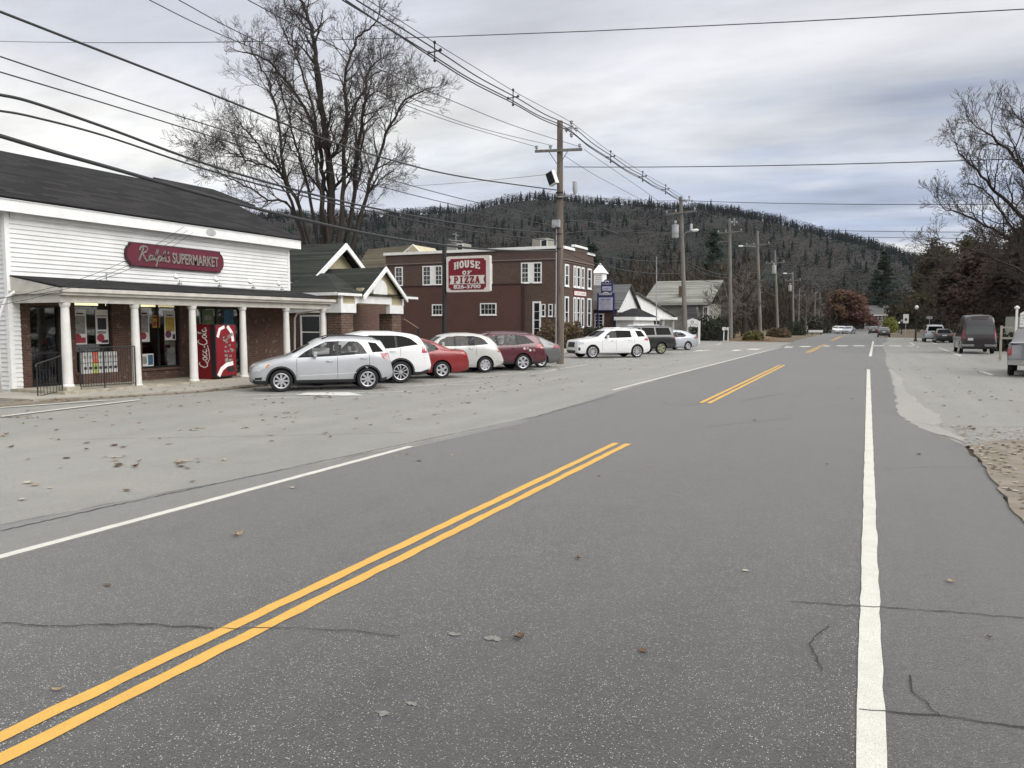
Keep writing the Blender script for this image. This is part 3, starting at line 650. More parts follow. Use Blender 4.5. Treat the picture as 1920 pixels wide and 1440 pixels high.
# script on its side panel (reads upwards)
CC = [[(.17, .26), (.12, .30), (.05, .24), (.0, .10), (.05, .0), (.14, .0), (.22, .07)], arc(.30, .08, .05, .075, 90, 450, 10), [(.47, .14), (.43, .155), (.38, .09), (.40, .01), (.46, .02), (.50, .06)], arc(.56, .08, .045, .075, 60, 400, 9) + [(.60, .14), (.60, .02), (.65, .02)],
      [(.67, .09), (.72, .09)], [(.93, .27), (.87, .33), (.79, .24), (.76, .10), (.81, .0), (.90, .0), (.97, .07)], arc(1.04, .08, .05, .075, 90, 450, 10), [(1.10, .05), (1.17, .25), (1.20, .34), (1.15, .28), (1.13, .02), (1.18, .02)], arc(1.25, .08, .045, .075, 60, 400, 9) + [(1.29, .14), (1.29, .02), (1.34, .05)], (.6, [(.14, 0), (.3, -.08), (.55, -.07), (.75, -.02)])]
strokes(CC, Vector((x1 - .27, y0, z0 + .38)), Z3, -X3 * 1.25, -Y3, .032, .004, MB()).build('script_lettering', M_WHT, vm)
# posters on the glass
M_PIC = [mat('poster_' + n_, c, .6, .2, 12) for n_, c in (('grey', (.35, .35, .33)), ('dark', (.04, .04, .05)), ('red', (.42, .05, .07)), ('yellow', (.60, .40, .06)), ('blue', (.05, .16, .28)), ('green', (.14, .24, .12)), ('purple', (.22, .05, .14)))]
PX = BX - .128
def poster(y0, y1, z0, z1, label, blocks, base=0):
    e_ = empty('poster', (PX, (y0 + y1) / 2, z0), label, 'poster', 'posters in the supermarket windows')
    MB().box(PX, PX + .006, y0, y1, z0, z1).build('sheet', M_WHT if base == 0 else M_PIC[base], e_)
    by = {}
    for k, (mi, a, b_, c, d) in enumerate(blocks):
        by.setdefault(mi, MB()).box(PX + .006, PX + .008 + k * .0004, y0 + (y1 - y0) * a, y0 + (y1 - y0) * b_, z0 + (z1 - z0) * c, z0 + (z1 - z0) * d)
    for mi, q in by.items(): q.build('print', M_PIC[mi], e_)
    return e_
def disc(e_, yc, zc, r, m_): 
    q = MB(); q.lathe([(.001, 0), (r, 0), (r, .004)], (0, 0, 0), 18, 'x'); q.v = [(a + PX + .0095, b_ + yc, c + zc) for a, b_, c in q.v]; q.build('price_disc', m_, e_)
p = poster(16.47, 16.88, 1.35, 2.42, 'faded grey window poster, left one beside the supermarket door', [(0, .1, .9, .3, .82), (1, .2, .8, .86, .90), (2, .1, .9, .04, .2)]); disc(p, 16.56, 1.55, .13, M_PIC[2])
p = poster(17.2, 17.65, 1.35, 2.42, 'white window poster with a dark round picture, right of the first shop window', [(1, .15, .85, .42, .76), (0, .1, .9, .8, .84), (0, .1, .8, .3, .38), (1, .4, .95, .03, .12)]); disc(p, 17.36, 1.54, .13, M_PIC[2])
p = poster(18.85, 19.22, 1.38, 2.42, 'narrow grey poster at the left edge of the second shop window', [(0, .1, .9, .3, .85), (1, .2, .8, .88, .93)]); disc(p, 18.97, 1.58, .12, M_PIC[2])
p = poster(19.36, 19.66, 1.85, 2.27, 'small yellow and red sale notice in the middle of the second shop window', [(2, .1, .45, .1, .5), (2, .55, .9, .1, .5), (2, .1, .9, .75, .9)], 3)
p = poster(19.85, 20.32, 1.42, 2.42, 'white poster with a yellow picture at the right of the second shop window', [(3, .1, .9, .3, .78), (1, .2, .8, .83, .87), (1, .7, .95, .03, .2)]); disc(p, 20.0, 1.62, .13, M_PIC[6])
p = poster(21.55, 22.1, 1.95, 2.5, 'green notice high in the window behind the vending machine', [(0, .2, .8, .3, .6)], 5)
p = poster(22.6, 23.1, .5, 2.5, 'tall blue poster at the right of the vending machine', [(5, .1, .9, .1, .3), (0, .2, .8, .5, .7)], 4)
p = poster(18.85, 19.35, .56, .98, 'light blue carton poster low in the second shop window', [(4, .55, .95, .1, .9), (0, .08, .45, .2, .8)])
# bags stacked under the first window
bm_ = [mat('bag_white', (.62, .62, .60), .6, .1), mat('bag_orange', (.75, .12, .05), .6), mat('bag_lime', (.55, .58, .12), .6)]
proto = None
for r_ in range(2):
    for k in range(7):
        y_ = 16.52 + k * .175; m_ = bm_[1] if (k == 2 and r_) else bm_[2] if (k == 2) else bm_[0]
        q = MB(); q.box(0, .16, -.078, .078, 0, .31); q.v = [(a, b_ * (1 - .15 * (c > .2)), c) for a, b_, c in q.v]
        z_ = .47 + r_ * .33
        q.v = [(a - 21.78, b_ + y_, c + z_) for a, b_, c in q.v]
        e_ = empty('salt_bag', (-21.7, y_, z_), 'bright orange bag on the upper row under the first shop window' if m_ is bm_[1] else 'lime yellow bag on the lower row under the first shop window' if m_ is bm_[2] else 'white bag, %s from the left in the %s row under the first shop window' % (('first', 'second', 'third', 'fourth', 'fifth', 'sixth', 'seventh')[k], 'upper' if r_ else 'lower'), 'bag', 'bags stacked under the shop window')
        q.build('bag_body', m_, e_); MB().box(-21.8 + .185, -21.8 + .19, y_ - .05, y_ + .05, z_ + .12, z_ + .2).build('print', M_PIC[0 if r_ else 1], e_)
MB().box(-21.82, -21.58, 16.4, 17.75, .15, .47).build('display_stand', M_BRICK2, st)
# railings
def railing(pts, name, label, zt0, zt1, zb0, zb1, n):
    a, b_ = Vector(pts[0]), Vector(pts[1]); e_ = empty(name, (a.x, a.y, zb0), label, 'railing')
    def P(t, lo): return Vector((a.x + (b_.x - a.x) * t, a.y + (b_.y - a.y) * t, (zb0 + (zb1 - zb0) * t) if lo else (zt0 + (zt1 - zt0) * t)))
    MB().tube([P(-.05, 0) - Z3 * .05, P(0, 0), P(1, 0)] if 'stair' in label else [P(0, 0), P(1, 0)], .018, 6).build('top_rail', M_BLACK, e_)
    MB().tube([P(0, 1) + Z3 * .08, P(1, 1) + Z3 * .08], .012, 6).build('bottom_rail', M_BLACK, e_)
    for t in ((0, 1) if 'stair' in label else (0, .42, 1)): MB().tube([P(t, 1), P(t, 0)], .018, 6).build('post', M_BLACK, e_)
    q = MB()
    for k in range(1, n): q.tube([P(k / n, 1) + Z3 * .08, P(k / n, 0)], .009, 4)
    q.build('balusters', M_BLACK, e_)
railing([(-19.78, 14.95), (-19.78, 16.75)], 'porch_railing', 'black iron railing between the first two porch columns', 1.32, 1.32, .17, .15, 22)
railing([(-19.85, 13.75), (-19.85, 14.45)], 'stair_railing', 'short sloping black iron stair railing left of the first porch column', .93, 1.12, .0, .1, 8)

# ================================================================== SMALL GABLED SHOP
sh = empty('gabled_shop', (-24.3, 31.5, 0), 'small cream and brick shop with two gables, between the supermarket and the brown brick building', 'building')
GX = -24.3
mb = MB(); siding(mb, 'x', GX, (3.2, 5.7, lambda z: (32.65 - (5.85 - z) / .714 * .93, 32.65 + (5.85 - z) / .714 * .93)), .14)
mb.build('gable_siding', M_YSIDE, sh)
MB().box(-37, GX - .01, 29.5, 37.6, 0, 3.55).build('wall', M_BRICK2, sh)
mb = slab((-37, 29.85, 3.95), (GX + .6, 29.85, 3.95), (GX + .6, 32.65, 5.97), (-37, 32.65, 5.97), .06); q = slab((-37, 32.65, 5.97), (GX + .6, 32.65, 5.97), (GX + .6, 36, 3.6), (-37, 36, 3.6), .06); mb.add(q.v, q.f); mb.build('roof', M_SHING2, sh)
mb = MB()
for s_ in (-1, 1):
    a = Vector((0, 32.65, 5.95)); c = Vector((0, 32.65 + s_ * 3.15, 5.95 - 3.15 * .722))
    mb.hexa([(GX + .6, a.y, a.z - .3), (GX + .68, a.y, a.z - .3), (GX + .68, c.y, c.z - .22), (GX + .6, c.y, c.z - .22)], [(GX + .6, a.y, a.z), (GX + .68, a.y, a.z), (GX + .68, c.y, c.z), (GX + .6, c.y, c.z)])
mb.build('barge_board', M_TRIM, sh)
MB().box(-37, GX + .1, 29.42, 29.5, 3.55, 3.9).build('frieze', M_TRIM, sh)
# porch: hipped lower roof with a small gable
mb = MB(); e0 = [(-24.3, 28.1, 3.34), (-20.75, 28.1, 3.30), (-20.75, 34.5, 3.30), (-24.3, 34.5, 3.34)]; t0 = [(-24.3, 30.4, 4.35), (-23.4, 30.6, 4.35), (-23.4, 32.6, 4.35), (-24.3, 32.8, 4.35)]
mb.hexa(e0, t0); q = slab((-20.7, 29.8, 3.22), (-24.3, 29.8, 3.22), (-24.3, 31.6, 4.62), (-20.7, 31.6, 4.62), .05); mb.add(q.v, q.f); q = slab((-20.7, 33.4, 3.22), (-24.3, 33.4, 3.22), (-24.3, 31.6, 4.62), (-20.7, 31.6, 4.62), .05); mb.add(q.v, q.f)
mb.build('porch_roof', M_SHING2, sh)
mb = MB()
for s_ in (-1, 1):
    mb.hexa([(-20.7, 31.6, 4.42), (-20.62, 31.6, 4.42), (-20.62, 31.6 + s_ * 1.85, 3.02), (-20.7, 31.6 + s_ * 1.85, 3.02)], [(-20.7, 31.6, 4.64), (-20.62, 31.6, 4.64), (-20.62, 31.6 + s_ * 1.85, 3.22), (-20.7, 31.6 + s_ * 1.85, 3.22)])
mb.build('barge_board', M_TRIM, sh)
mb = MB(); siding(mb, 'x', -20.95, (3.28, 4.5, lambda z: (31.6 - (4.58 - z) * 1.25, 31.6 + (4.58 - z) * 1.25)), .13); siding(mb, 'x', -21.0, (2.86, 3.2, lambda z: (28.5, 29.6)), .12); siding(mb, 'x', -21.0, (2.86, 3.2, lambda z: (32.5, 33.5)), .12); siding(mb, 'y', 28.48, (2.86, 3.2, lambda z: (-24.2, -21.05)), .12)
mb.box(-21.3, -21.02, 28.5, 33.5, 2.86, 3.24); mb.box(-21.3, -20.97, 30.1, 33.1, 3.24, 3.6)
mb.build('porch_siding', M_YSIDE, sh)
mb = MB(); mb.box(-20.9, -20.74, 28.0, 29.75, 3.2, 3.31); mb.box(-20.9, -20.74, 33.45, 34.6, 3.2, 3.31); mb.box(-24.3, -20.9, 28.0, 28.12, 3.2, 3.33); mb.box(-21.15, -20.93, 28.42, 29.55, 2.46, 2.86); mb.box(-21.15, -20.93, 32.3, 33.5, 2.46, 2.86); mb.box(-21.1, -20.93, 29.55, 32.3, 2.9, 3.24); mb.box(-24.2, -21.15, 28.42, 28.5, 2.46, 2.86)
mb.box(-21.1, -20.925, 28.42, 28.56, 2.86, 3.2); mb.box(-21.1, -20.925, 29.45, 29.6, 2.86, 3.24); mb.box(-21.1, -20.925, 32.3, 32.45, 2.86, 3.24); mb.box(-21.1, -20.925, 33.4, 33.55, 2.86, 3.2)
mb.build('porch_beam', M_TRIM, sh)
q = MB(); q.prism([(30.85, 3.3)] + [(31.43 - .58 * math.cos(R(a)), 3.55 + .5 * math.sin(R(a))) for a in range(0, 181, 15)] + [(32.01, 3.3)], 'x', -20.92, -20.88); q.build('lunette', M_TRIM, sh)
for (a, b_) in ((28.55, 29.42), (32.6, 33.42)): MB().box(-21.75, -21.02, a, b_, 0, 2.46).build('brick_pier', M_MIXB, sh)
q = MB(); q.box(-24.0, -21.8, 28.6, 28.85, 0, 2.46); q.build('side_wall', M_BRICK2, sh)
window(sh, 'y', 28.6, -23.2, -22.2, .9, 2.3, 1, 2); MB().box(-22.02, -21.85, 28.52, 28.6, 0, 2.45).build('post', M_TRIM, sh)
window(sh, 'x', GX, 30.7, 31.4, .25, 2.2, 1, 2, .12, name='door'); window(sh, 'x', GX, 29.2, 30.2, 1.0, 2.3, 1, 2); window(sh, 'x', GX, 32.2, 33.2, 1.0, 2.2, 1, 2)
q = MB(); q.box(-25.9, -25.5, 28.0, 28.4, 3.9, 5.95); q.box(-25.97, -25.43, 27.93, 28.47, 5.95, 6.02); ch = empty('brick_chimney', (-25.7, 28.2, 0), 'short orange clay chimney just right of the supermarket roof', 'chimney'); MB().box(-25.95, -25.45, 27.95, 28.45, 0, 5.0).build('shaft', M_BRICK2, ch)
MB().lathe([(.2, 5.0), (.2, 5.25), (.27, 5.28), (.27, 5.36), (.18, 5.38), (.18, 5.5), (.26, 5.53), (.26, 5.6), (.13, 5.66), (.1, 5.85)], (-25.7, 28.2, 0), 14).build('clay_pot', mat('terracotta', (.34, .12, .06), .8, .15), ch, True, 30)
# wooden ramp rail behind
e_ = empty('ramp_railing', (-24.5, 37.0, 0), 'thin wooden ramp railing on the right of the gabled shop', 'railing')
MB().tube([AX(757, 598, -24.5), AX(785, 616, -24.5)], .04, 6).build('top_rail', mat('raw_wood', (.22, .16, .11), .8), e_); c = AX(785, 616, -24.5); MB().tube([(c.x, c.y, 0), (c.x, c.y, c.z + .1)], .07, 6).build('post', M_BLACK, e_)

# ================================================================== TWO STOREY BROWN BRICK BUILDING
bb = empty('brick_building', (-22, 58.65, 0), 'two storey brown brick building with a white edged flat parapet and tall white windows', 'building')
BY = 58.65; FB = -22.0; Y1 = 66.35
MB().box(-38.4, FB, BY, Y1, 0, 7.85).build('wall', M_BRICK3, bb)
MB().box(-37.3, -25.45, BY - .18, BY, 0, 5.15).build('painted_wall', M_PAINTB, bb)
MB().box(-25.45, -25.25, BY - .22, BY, 0, 5.1).box(-37.3, -25.25, BY - .22, BY - .18, 5.10, 5.2).build('wall_edge_strip', mat('dark_brown_strip', (.04, .018, .016), .7), bb)
mb = MB(); mb.box(-38.55, FB + .02, BY - .12, BY + .2, 7.85, 8.08); mb.box(FB - .2, FB + .12, BY + .2, 61.2, 7.85, 8.07); mb.box(FB - .2, FB + .12, 61.2, 64.4, 8.2, 8.38); mb.box(FB - .2, FB + .12, 64.4, Y1 + .1, 7.83, 8.02)
mb.build('white_coping', M_TRIM, bb)
MB().box(FB - .2, FB + .03, 61.2, 64.4, 7.85, 8.2).build('raised_parapet', M_BRICK3, bb)
mb = MB(); mb.box(-38.5, FB + .1, BY - .08, BY - .001, 7.02, 7.12); mb.box(FB + .001, FB + .1, BY - .08, Y1, 7.0, 7.1); mb.box(FB + .001, FB + .05, BY - .03, Y1, 6.84, 6.9); mb.box(-38.9, -38.2, BY - .5, BY - .09, 6.6, 7.05)
mb.build('cornice', mat('brown_stone', (.19, .15, .13), .8), bb)
for x0, x1 in ((-37.35, -36.75), (-34.6, -33.95), (-33.4, -32.85), (-25.45, -24.95), (-24.4, -23.85), (-30.6, -30.1), (-29.2, -28.2)):
    window(bb, 'y', BY - .0, x0, x1, 5.3, 6.75, 2, 4, .09)
MB().box(-33.95, -33.4, BY - .03, BY - .001, 5.2, 6.84).box(-24.95, -24.4, BY - .03, BY - .001, 5.2, 6.84).build('white_panel', M_TRIM, bb)
window(bb, 'y', BY - .18, -33.6, -32.45, 2.75, 3.5, 4, 2, .09, mid=False); window(bb, 'y', BY - .18, -29.05, -27.75, 2.75, 3.55, 4, 2, .09, mid=False)
window(bb, 'y', BY, -24.4, -23.95, .9, 3.6, 1, 4, .14, name='door')
for x0 in (-23.72, -23.1, -22.55): window(bb, 'y', BY, x0, x0 + .22, 2.6, 3.45, 1, 2, .07)
for a, b_ in ((1059.5, 1065), (1076, 1078.5), (1082, 1086.5), (1090.5, 1094), (1102, 1107.5)):
    ya, yb = AX(a, 520, FB).y, AX(b_, 520, FB).y
    window(bb, 'x', FB, ya, yb, 5.05, 6.55, 1, 2, .13); window(bb, 'x', FB, ya, yb, 1.75, 4.0, 1, 2, .13)
e_ = empty('bank_name_board', (FB, 62, 4.2), 'small white board with red edge and red letters on the brick front between the storeys', 'sign')
ya, yb = AX(1075, 550, FB).y, AX(1098, 550, FB).y
MB().box(FB + .01, FB + .06, ya, yb, 4.24, 4.68).build('border', mat('sign_red', (.33, .03, .04), .5), e_); MB().box(FB + .06, FB + .075, ya + .1, yb - .1, 4.30, 4.62).build('panel', M_WHT, e_)
_bank_marks = (e_, Vector((FB + .075, (ya + yb) / 2, 4.46)), (yb - ya) * .82)
# rooftop units
for px0, px1, Yd in ((838, 868, 61.5), (998, 1026, 61.0)):
    a, b_ = AY(px0, 456, Yd), AY(px1, 456, Yd); e_ = empty('rooftop_unit', (a.x, Yd, 7.85), 'beige rooftop ventilation unit near the %s of the brick building' % ('left end behind the pizza sign' if px0 < 900 else 'right end beside the utility pole'), 'rooftop unit')
    MB().box(a.x, b_.x, Yd, Yd + 1.6, 7.86, 9.0 if px0 > 900 else 8.95).build('casing', mat('unit_beige', (.33, .32, .27), .6), e_)
    MB().box(b_.x - .5, b_.x - .05, Yd - .04, Yd, 8.3, 8.8).build('grille', M_BLACK, e_); MB().box(b_.x - .6, b_.x + .02, Yd - .03, Yd - .001, 8.2, 8.9).build('door', M_TRIM, e_)
# ================================================================== CARS
def carpaint(name, c, metal=.0, rough=.35): 
    m = newmat(name); b = NB(m); v = b.pos(False)
    dirt = b.noise(v, 2.2, 4, .6)
    b.out(b.mix(b.math('MULTIPLY', b.ramp(dirt, .5, .8), .12), c, (.12, .11, .10)), rough, metal, .5, None, coat=.75); return m
P_SILVER = carpaint('silver_paint', (.42, .43, .445), .35, .38); P_WHITE = carpaint('white_car_paint', (.68, .68, .68)); P_RED = carpaint('red_car_paint', (.20, .010, .011), .15)
P_PEARL = carpaint('pearl_white_paint', (.46, .455, .43), .1); P_WINE = carpaint('wine_red_paint', (.075, .010, .018), .25); P_BLACK = carpaint('black_car_paint', (.004, .0045, .006)); P_GREY = carpaint('grey_car_paint', (.115, .115, .118), .3)
P_LSILV = carpaint('light_silver_paint', (.36, .38, .41), .3); P_DVAN = carpaint('dark_plum_paint', (.016, .009, .011), .2)
M_PLAST = mat('black_plastic', (.025, .026, .028), .6, .1); M_TYRE = mat('tyre_rubber', (.018, .018, .019), .85, .1, 8, bs=.2)
M_RIM = mat('wheel_silver', (.50, .50, .52), .3, .06, 5, metal=.5); M_CHROME = mat('chrome', (.6, .6, .6), .15, .03, metal=.9); M_RIMD = mat('wheel_well_dark', (.010, .010, .011), .8, .1)
M_TAIL = mat('tail_lamp_red', (.30, .006, .014), .15, .05, spec=.8); M_TAILW = mat('tail_lamp_clear', (.6, .45, .45), .15, .05, spec=.8); M_HEAD = mat('head_lamp_glass', (.55, .57, .58), .12, .15, 14, spec=.9); M_AMBER = mat('amber_lens', (.6, .22, .03), .2, .05)
M_PLATE = mat('number_plate', (.60, .60, .56), .5, .25, 30); M_SEAT = mat('seat_cloth', (.05, .05, .055), .9, .1)
G_CAR = clearglass('car_glass', .62, .7); G_TINT = clearglass('tinted_car_glass', .04, .16); G_MID = clearglass('half_tinted_glass', .3, .55)
def smooth1(xs, pts, r=.03):
    fx = np.linspace(pts[0][0], pts[-1][0], 801); fz = np.interp(fx, [p[0] for p in pts], [p[1] for p in pts]); dx = fx[1] - fx[0]
    k = max(1, int(r / dx)); ker = np.hanning(2 * k + 3); ker /= ker.sum(); pad = np.pad(fz, k + 1, mode='reflect', reflect_type='odd'); fz = np.convolve(pad, ker, 'valid')
    return np.interp(xs, fx, fz)
def make_car(name, label, cat, S, paint, group=None):
    Ln, Wd = S['L'], S['W']; hw = Wd / 2; r = S['r']; f0, wb = S['fo'], S['wb']
    e_ = empty(name, (0, 0, 0), label, cat, group)
    n = 76; ss = Ln * (1 - np.cos(np.linspace(0, math.pi, n))) / 2 * .35 + np.linspace(0, Ln, n) * .65
    top, belt, bot = smooth1(ss, S['top'], S.get('rt', .07)), smooth1(ss, S['belt'], .12), smooth1(ss, S['bot'], .05)
    plan = smooth1(ss, S['plan'], .1) * hw; tum = S.get('tum', .34)
    belt = np.minimum(belt, top - .015)
    def X(s): return Ln / 2 - s
    mb = MB(); K = 15
    def sect(i, ins=0):
        w, t, bl, bo = plan[i], top[i], belt[i], bot[i]; h = max(t - bl, .01); wr = w * .965 - tum * h; e1 = min(.10, h * .45)
        wr = max(wr, w * .55)
        return [(0, bo), (w - .16, bo), (w - .05, bo + .03), (w - .008, bo + .12), (w, bo + (bl - bo) * .42), (w * .994, bo + (bl - bo) * .66), (w * .984, bo + (bl - bo) * .86), (w * .965, bl),
                (w * .965 - (w * .965 - wr) * .35, bl + h * .30), (w * .965 - (w * .965 - wr) * .72, bl + (h - e1) * .72), (wr + .012, t - e1), (wr - e1 * .28, t - e1 * .38), (wr - e1 * 1.0, t - e1 * .10), (wr * .55, t + min(.015, h * .08)), (0, t + min(.03, h * .15))]
    for i in range(n):
        for y_, z_ in sect(i): mb.v.append((X(ss[i]), y_, z_))
        for y_, z_ in sect(i)[1:-1]: mb.v.append((X(ss[i]), -y_, z_))
    row = 2 * K - 2
    def idx(i, j):   # j round the section
        return i * row + (j if j < K else K + (row - j) - 1)
    for i in range(n - 1):
        for j in range(row):
            j2 = (j + 1) % row; mb.f.append([idx(i, j), idx(i, j2), idx(i + 1, j2), idx(i + 1, j)]); mb.m.append(0)
    mb.f.append([idx(0, j) for j in range(row)][::-1]); mb.m.append(0); mb.f.append([idx(n - 1, j) for j in range(row)]); mb.m.append(0)
    body = mb.build('body', paint, e_, True)
    bmt = bmesh.new(); bmt.from_mesh(body.data); bmesh.ops.recalc_face_normals(bmt, faces=bmt.faces[:]); bmt.to_mesh(body.data)
    bvh = BVHTree.FromBMesh(bmt); bmt.free()
    axles = (f0, f0 + wb)
    # cutters
    cut = []
    c = MB()
    for s_ in axles:
        for sd_ in (-1, 1): c.lathe([(r + .055, sd_ * (hw - .33)), (r + .055, sd_ * (hw + .2))], (X(s_), 0, r + .01), 28, 'y')
    cut.append(c)
    if 'cab' in S:
        a, b_ = S['cab']; c = MB(); st_ = [q for q in np.linspace(a, b_, 12)]
        for q in st_:
            t_, bl_, w_ = np.interp(q, ss, top), np.interp(q, ss, belt), np.interp(q, ss, plan); wr_ = max(w_ * .965 - tum * max(t_ - bl_, .01), w_ * .55)
            t_ = max(t_ - .05, .7)
            for y_, z_ in ((w_ - .11, .52), (w_ - .11, min(bl_, t_ - .04)), (wr_ - .045, t_ - .02), (-(wr_ - .045), t_ - .02), (-(w_ - .11), min(bl_, t_ - .04)), (-(w_ - .11), .52)): c.v.append((X(q), y_, z_))
        for i in range(11):
            for j in range(6): c.f.append([i * 6 + j, i * 6 + (j + 1) % 6, i * 6 + 6 + (j + 1) % 6, i * 6 + 6 + j]); c.m.append(0)
        c.f.append([0, 1, 2, 3, 4, 5][::-1]); c.m.append(0); c.f.append([66 + j for j in range(6)]); c.m.append(0)
        cut.append(c)
        c = MB()
        for w_ in S['win']: c.prism([(X(s_), z_) for s_, z_ in w_], 'y', -1.4, 1.4)
        cut.append(c)
        if 'wsz' in S:
            z0, z1, y0, y1 = S['wsz']; m_ = S['cab'][0] + .55; c = MB(); c.prism([(-y0, z0), (y0, z0), (y1, z1), (-y1, z1)], 'x', X(m_), X(-.3)); cut.append(c)
        if 'rwz' in S:
            z0, z1, y0, y1 = S['rwz']; c = MB(); c.prism([(-y0, z0), (y0, z0), (y1, z1), (-y1, z1)], 'x', X(Ln + .3), X(S['cab'][1] - .35)); cut.append(c)
    tmp = []
    for c in cut:
        o = c.build('cut', M_PLAST); bq = bmesh.new(); bq.from_mesh(o.data); bmesh.ops.recalc_face_normals(bq, faces=bq.faces[:]); bq.to_mesh(o.data); bq.free()
        md = body.modifiers.new('b', 'BOOLEAN'); md.operation = 'DIFFERENCE'; md.object = o; md.solver = 'EXACT'; tmp.append(o)
    bpy.context.view_layer.update()
    me = bpy.data.meshes.new_from_object(body.evaluated_get(bpy.context.evaluated_depsgraph_get())); body.modifiers.clear(); body.data = me
    for o in tmp: bpy.data.objects.remove(o)
    me.materials.clear(); me.materials.append(paint); me.materials.append(M_PLAST); me.materials.append(M_RIMD)
    sill = S.get('clad', 0)
    for p in me.polygons:
        d = bvh.find_nearest(p.center)[3]; mi = 0
        if d is not None and d > .004: mi = 2
        elif p.normal.z < -.6 and p.center.z < .5: mi = 1
        elif sill and p.center.z < sill: mi = 1
        p.material_index = mi; p.use_smooth = True
    me.set_sharp_from_angle(angle=R(38))
    # decals laid on the shell
    def decal(name_, poly, m_, side, off=.004, parent=None, step=.07):
        """side 'L','R' poly (s,z); 'F','B' poly (y,z); 'T' poly (s,y)"""
        bm = bmesh.new()
        if side in 'LR': vs = [bm.verts.new((X(a), 0, b_)) for a, b_ in poly]; d = Vector((0, -1 if side == 'L' else 1, 0))
        elif side in 'FB': vs = [bm.verts.new((0, a, b_)) for a, b_ in poly]; d = Vector((-1 if side == 'F' else 1, 0, 0))
        else: vs = [bm.verts.new((X(a), b_, 0)) for a, b_ in poly]; d = Vector((0, 0, -1))
        bm.faces.new(vs)
        ax = {'L': (0, 2), 'R': (0, 2), 'F': (1, 2), 'B': (1, 2), 'T': (0, 1)}[side]
        for k in ax:
            lo, hi = min(v_.co[k] for v_ in bm.verts), max(v_.co[k] for v_ in bm.verts); q = lo + step
            while q < hi - .01:
                no = [0, 0, 0]; no[k] = 1; co = [0, 0, 0]; co[k] = q
                bmesh.ops.bisect_plane(bm, geom=bm.verts[:] + bm.edges[:] + bm.faces[:], plane_co=co, plane_no=no); q += step
        miss = []
        for v_ in bm.verts:
            o_ = v_.co - d * 5; h, nn, _, _ = bvh.ray_cast(o_, d)
            if h is None: miss.append(v_)
            else: v_.co = h - d * off if abs(nn.dot(d)) > .5 else h + nn * off
        if miss: bmesh.ops.delete(bm, geom=miss, context='VERTS')
        bm.normal_update()
        fl = [f for f in bm.faces if f.normal.dot(d) > 0]
        if fl: bmesh.ops.reverse_faces(bm, faces=fl)
        mesh = bpy.data.meshes.new(name_); bm.to_mesh(mesh); bm.free(); mesh.materials.append(m_)
        for p in mesh.polygons: p.use_smooth = True
        o = bpy.data.objects.new(name_, mesh); COL.objects.link(o); o.parent = parent or e_; return o
    tint = S.get('tint', [G_CAR] * 9)
    for i, w_ in enumerate(S['win']):
        for sd_ in 'LR':
            decal('window', w_, tint[i] if 'cab' in S else M_GLASS, sd_, -.006 if 'cab' in S else .004)
    for i, w_ in enumerate(S.get('frames', [])):
        for sd_ in 'LR': decal('pillar_trim', w_, M_PLAST, sd_, .003)
    if 'wsz' in S:
        z0, z1, y0, y1 = S['wsz']; decal('windshield', [(-y0, z0), (y0, z0), (y1, z1), (-y1, z1)], S.get('wst', G_CAR) if 'cab' in S else M_GLASS, 'F', -.006 if 'cab' in S else .004, step=.12)
    if 'rwz' in S:
        z0, z1, y0, y1 = S['rwz']; decal('rear_window', [(-y0, z0), (y0, z0), (y1, z1), (-y1, z1)], S.get('rwt', G_MID) if 'cab' in S else M_GLASS, 'B', -.006 if 'cab' in S else .004, step=.12)
    for k, nm, m_, off in (('head', 'headlight', M_HEAD, .006), ('amber', 'turn_signal', M_AMBER, .008), ('tail', 'taillight', M_TAIL, .007), ('tailw', 'reversing_light', M_TAILW, .009)):
        if k in S:
            for sd_ in 'LR': decal(nm, S[k], m_, sd_, off)
        if k + 'b' in S:
            for q in (1, -1):
                p_ = [(a * q, b_) for a, b_ in S[k + 'b']]; decal(nm, p_, m_, 'B', off)
        if k + 'f' in S:
            for q in (1, -1): decal(nm, [(a * q, b_) for a, b_ in S[k + 'f']], m_, 'F', off)
    for p_ in S.get('grille', []): decal('grille', p_, M_PLAST, 'F', .004)
    for p_ in S.get('darkside', []):
        for sd_ in 'LR': decal('bumper_insert', p_, M_PLAST, sd_, .004)
    for p_ in S.get('darkb', []): decal('bumper_insert', p_, M_PLAST, 'B', .005)
    for p_ in S.get('plate', []): decal('number_plate', p_, M_PLATE, 'B', .012)
    for s_, z0, z1 in S.get('seams', []):
        for sd_ in 'LR': decal('panel_gap', [(s_ - .005, z0), (s_ + .005, z0), (s_ + .005, z1), (s_ - .005, z1)], M_RIMD, sd_, .002, step=.1)
    for p_ in S.get('strip', []):
        for sd_ in 'LR': decal('side_moulding', p_, S.get('stripm', paint), sd_, .014)
    if S.get('arch'):
        for s_ in axles:
            for sd_ in 'LR':
                a0 = [(s_ + (r + .05) * math.cos(t), r + (r + .05) * math.sin(t)) for t in np.linspace(-.15, math.pi + .15, 20)]; a1 = [(s_ + (r + .05 + S['arch']) * math.cos(t), r + (r + .05 + S['arch']) * math.sin(t)) for t in np.linspace(math.pi + .15, -.15, 20)]
                decal('wheel_arch', a0 + a1, M_PLAST, sd_, .010, step=.09)
    for s_, z_ in S.get('handles', []):
        for q in (1, -1):
            h = bvh.ray_cast(Vector((X(s_), q * 5, z_)), Vector((0, -q, 0)))[0]
            m_ = MB(); m_.tube([(X(s_) - .09, h.y + q * .003, z_), (X(s_) - .07, h.y + q * .035, z_), (X(s_) + .07, h.y + q * .035, z_), (X(s_) + .09, h.y + q * .003, z_)], .014, 6); m_.build('door_handle', S.get('hm', paint), e_, True, local=True)
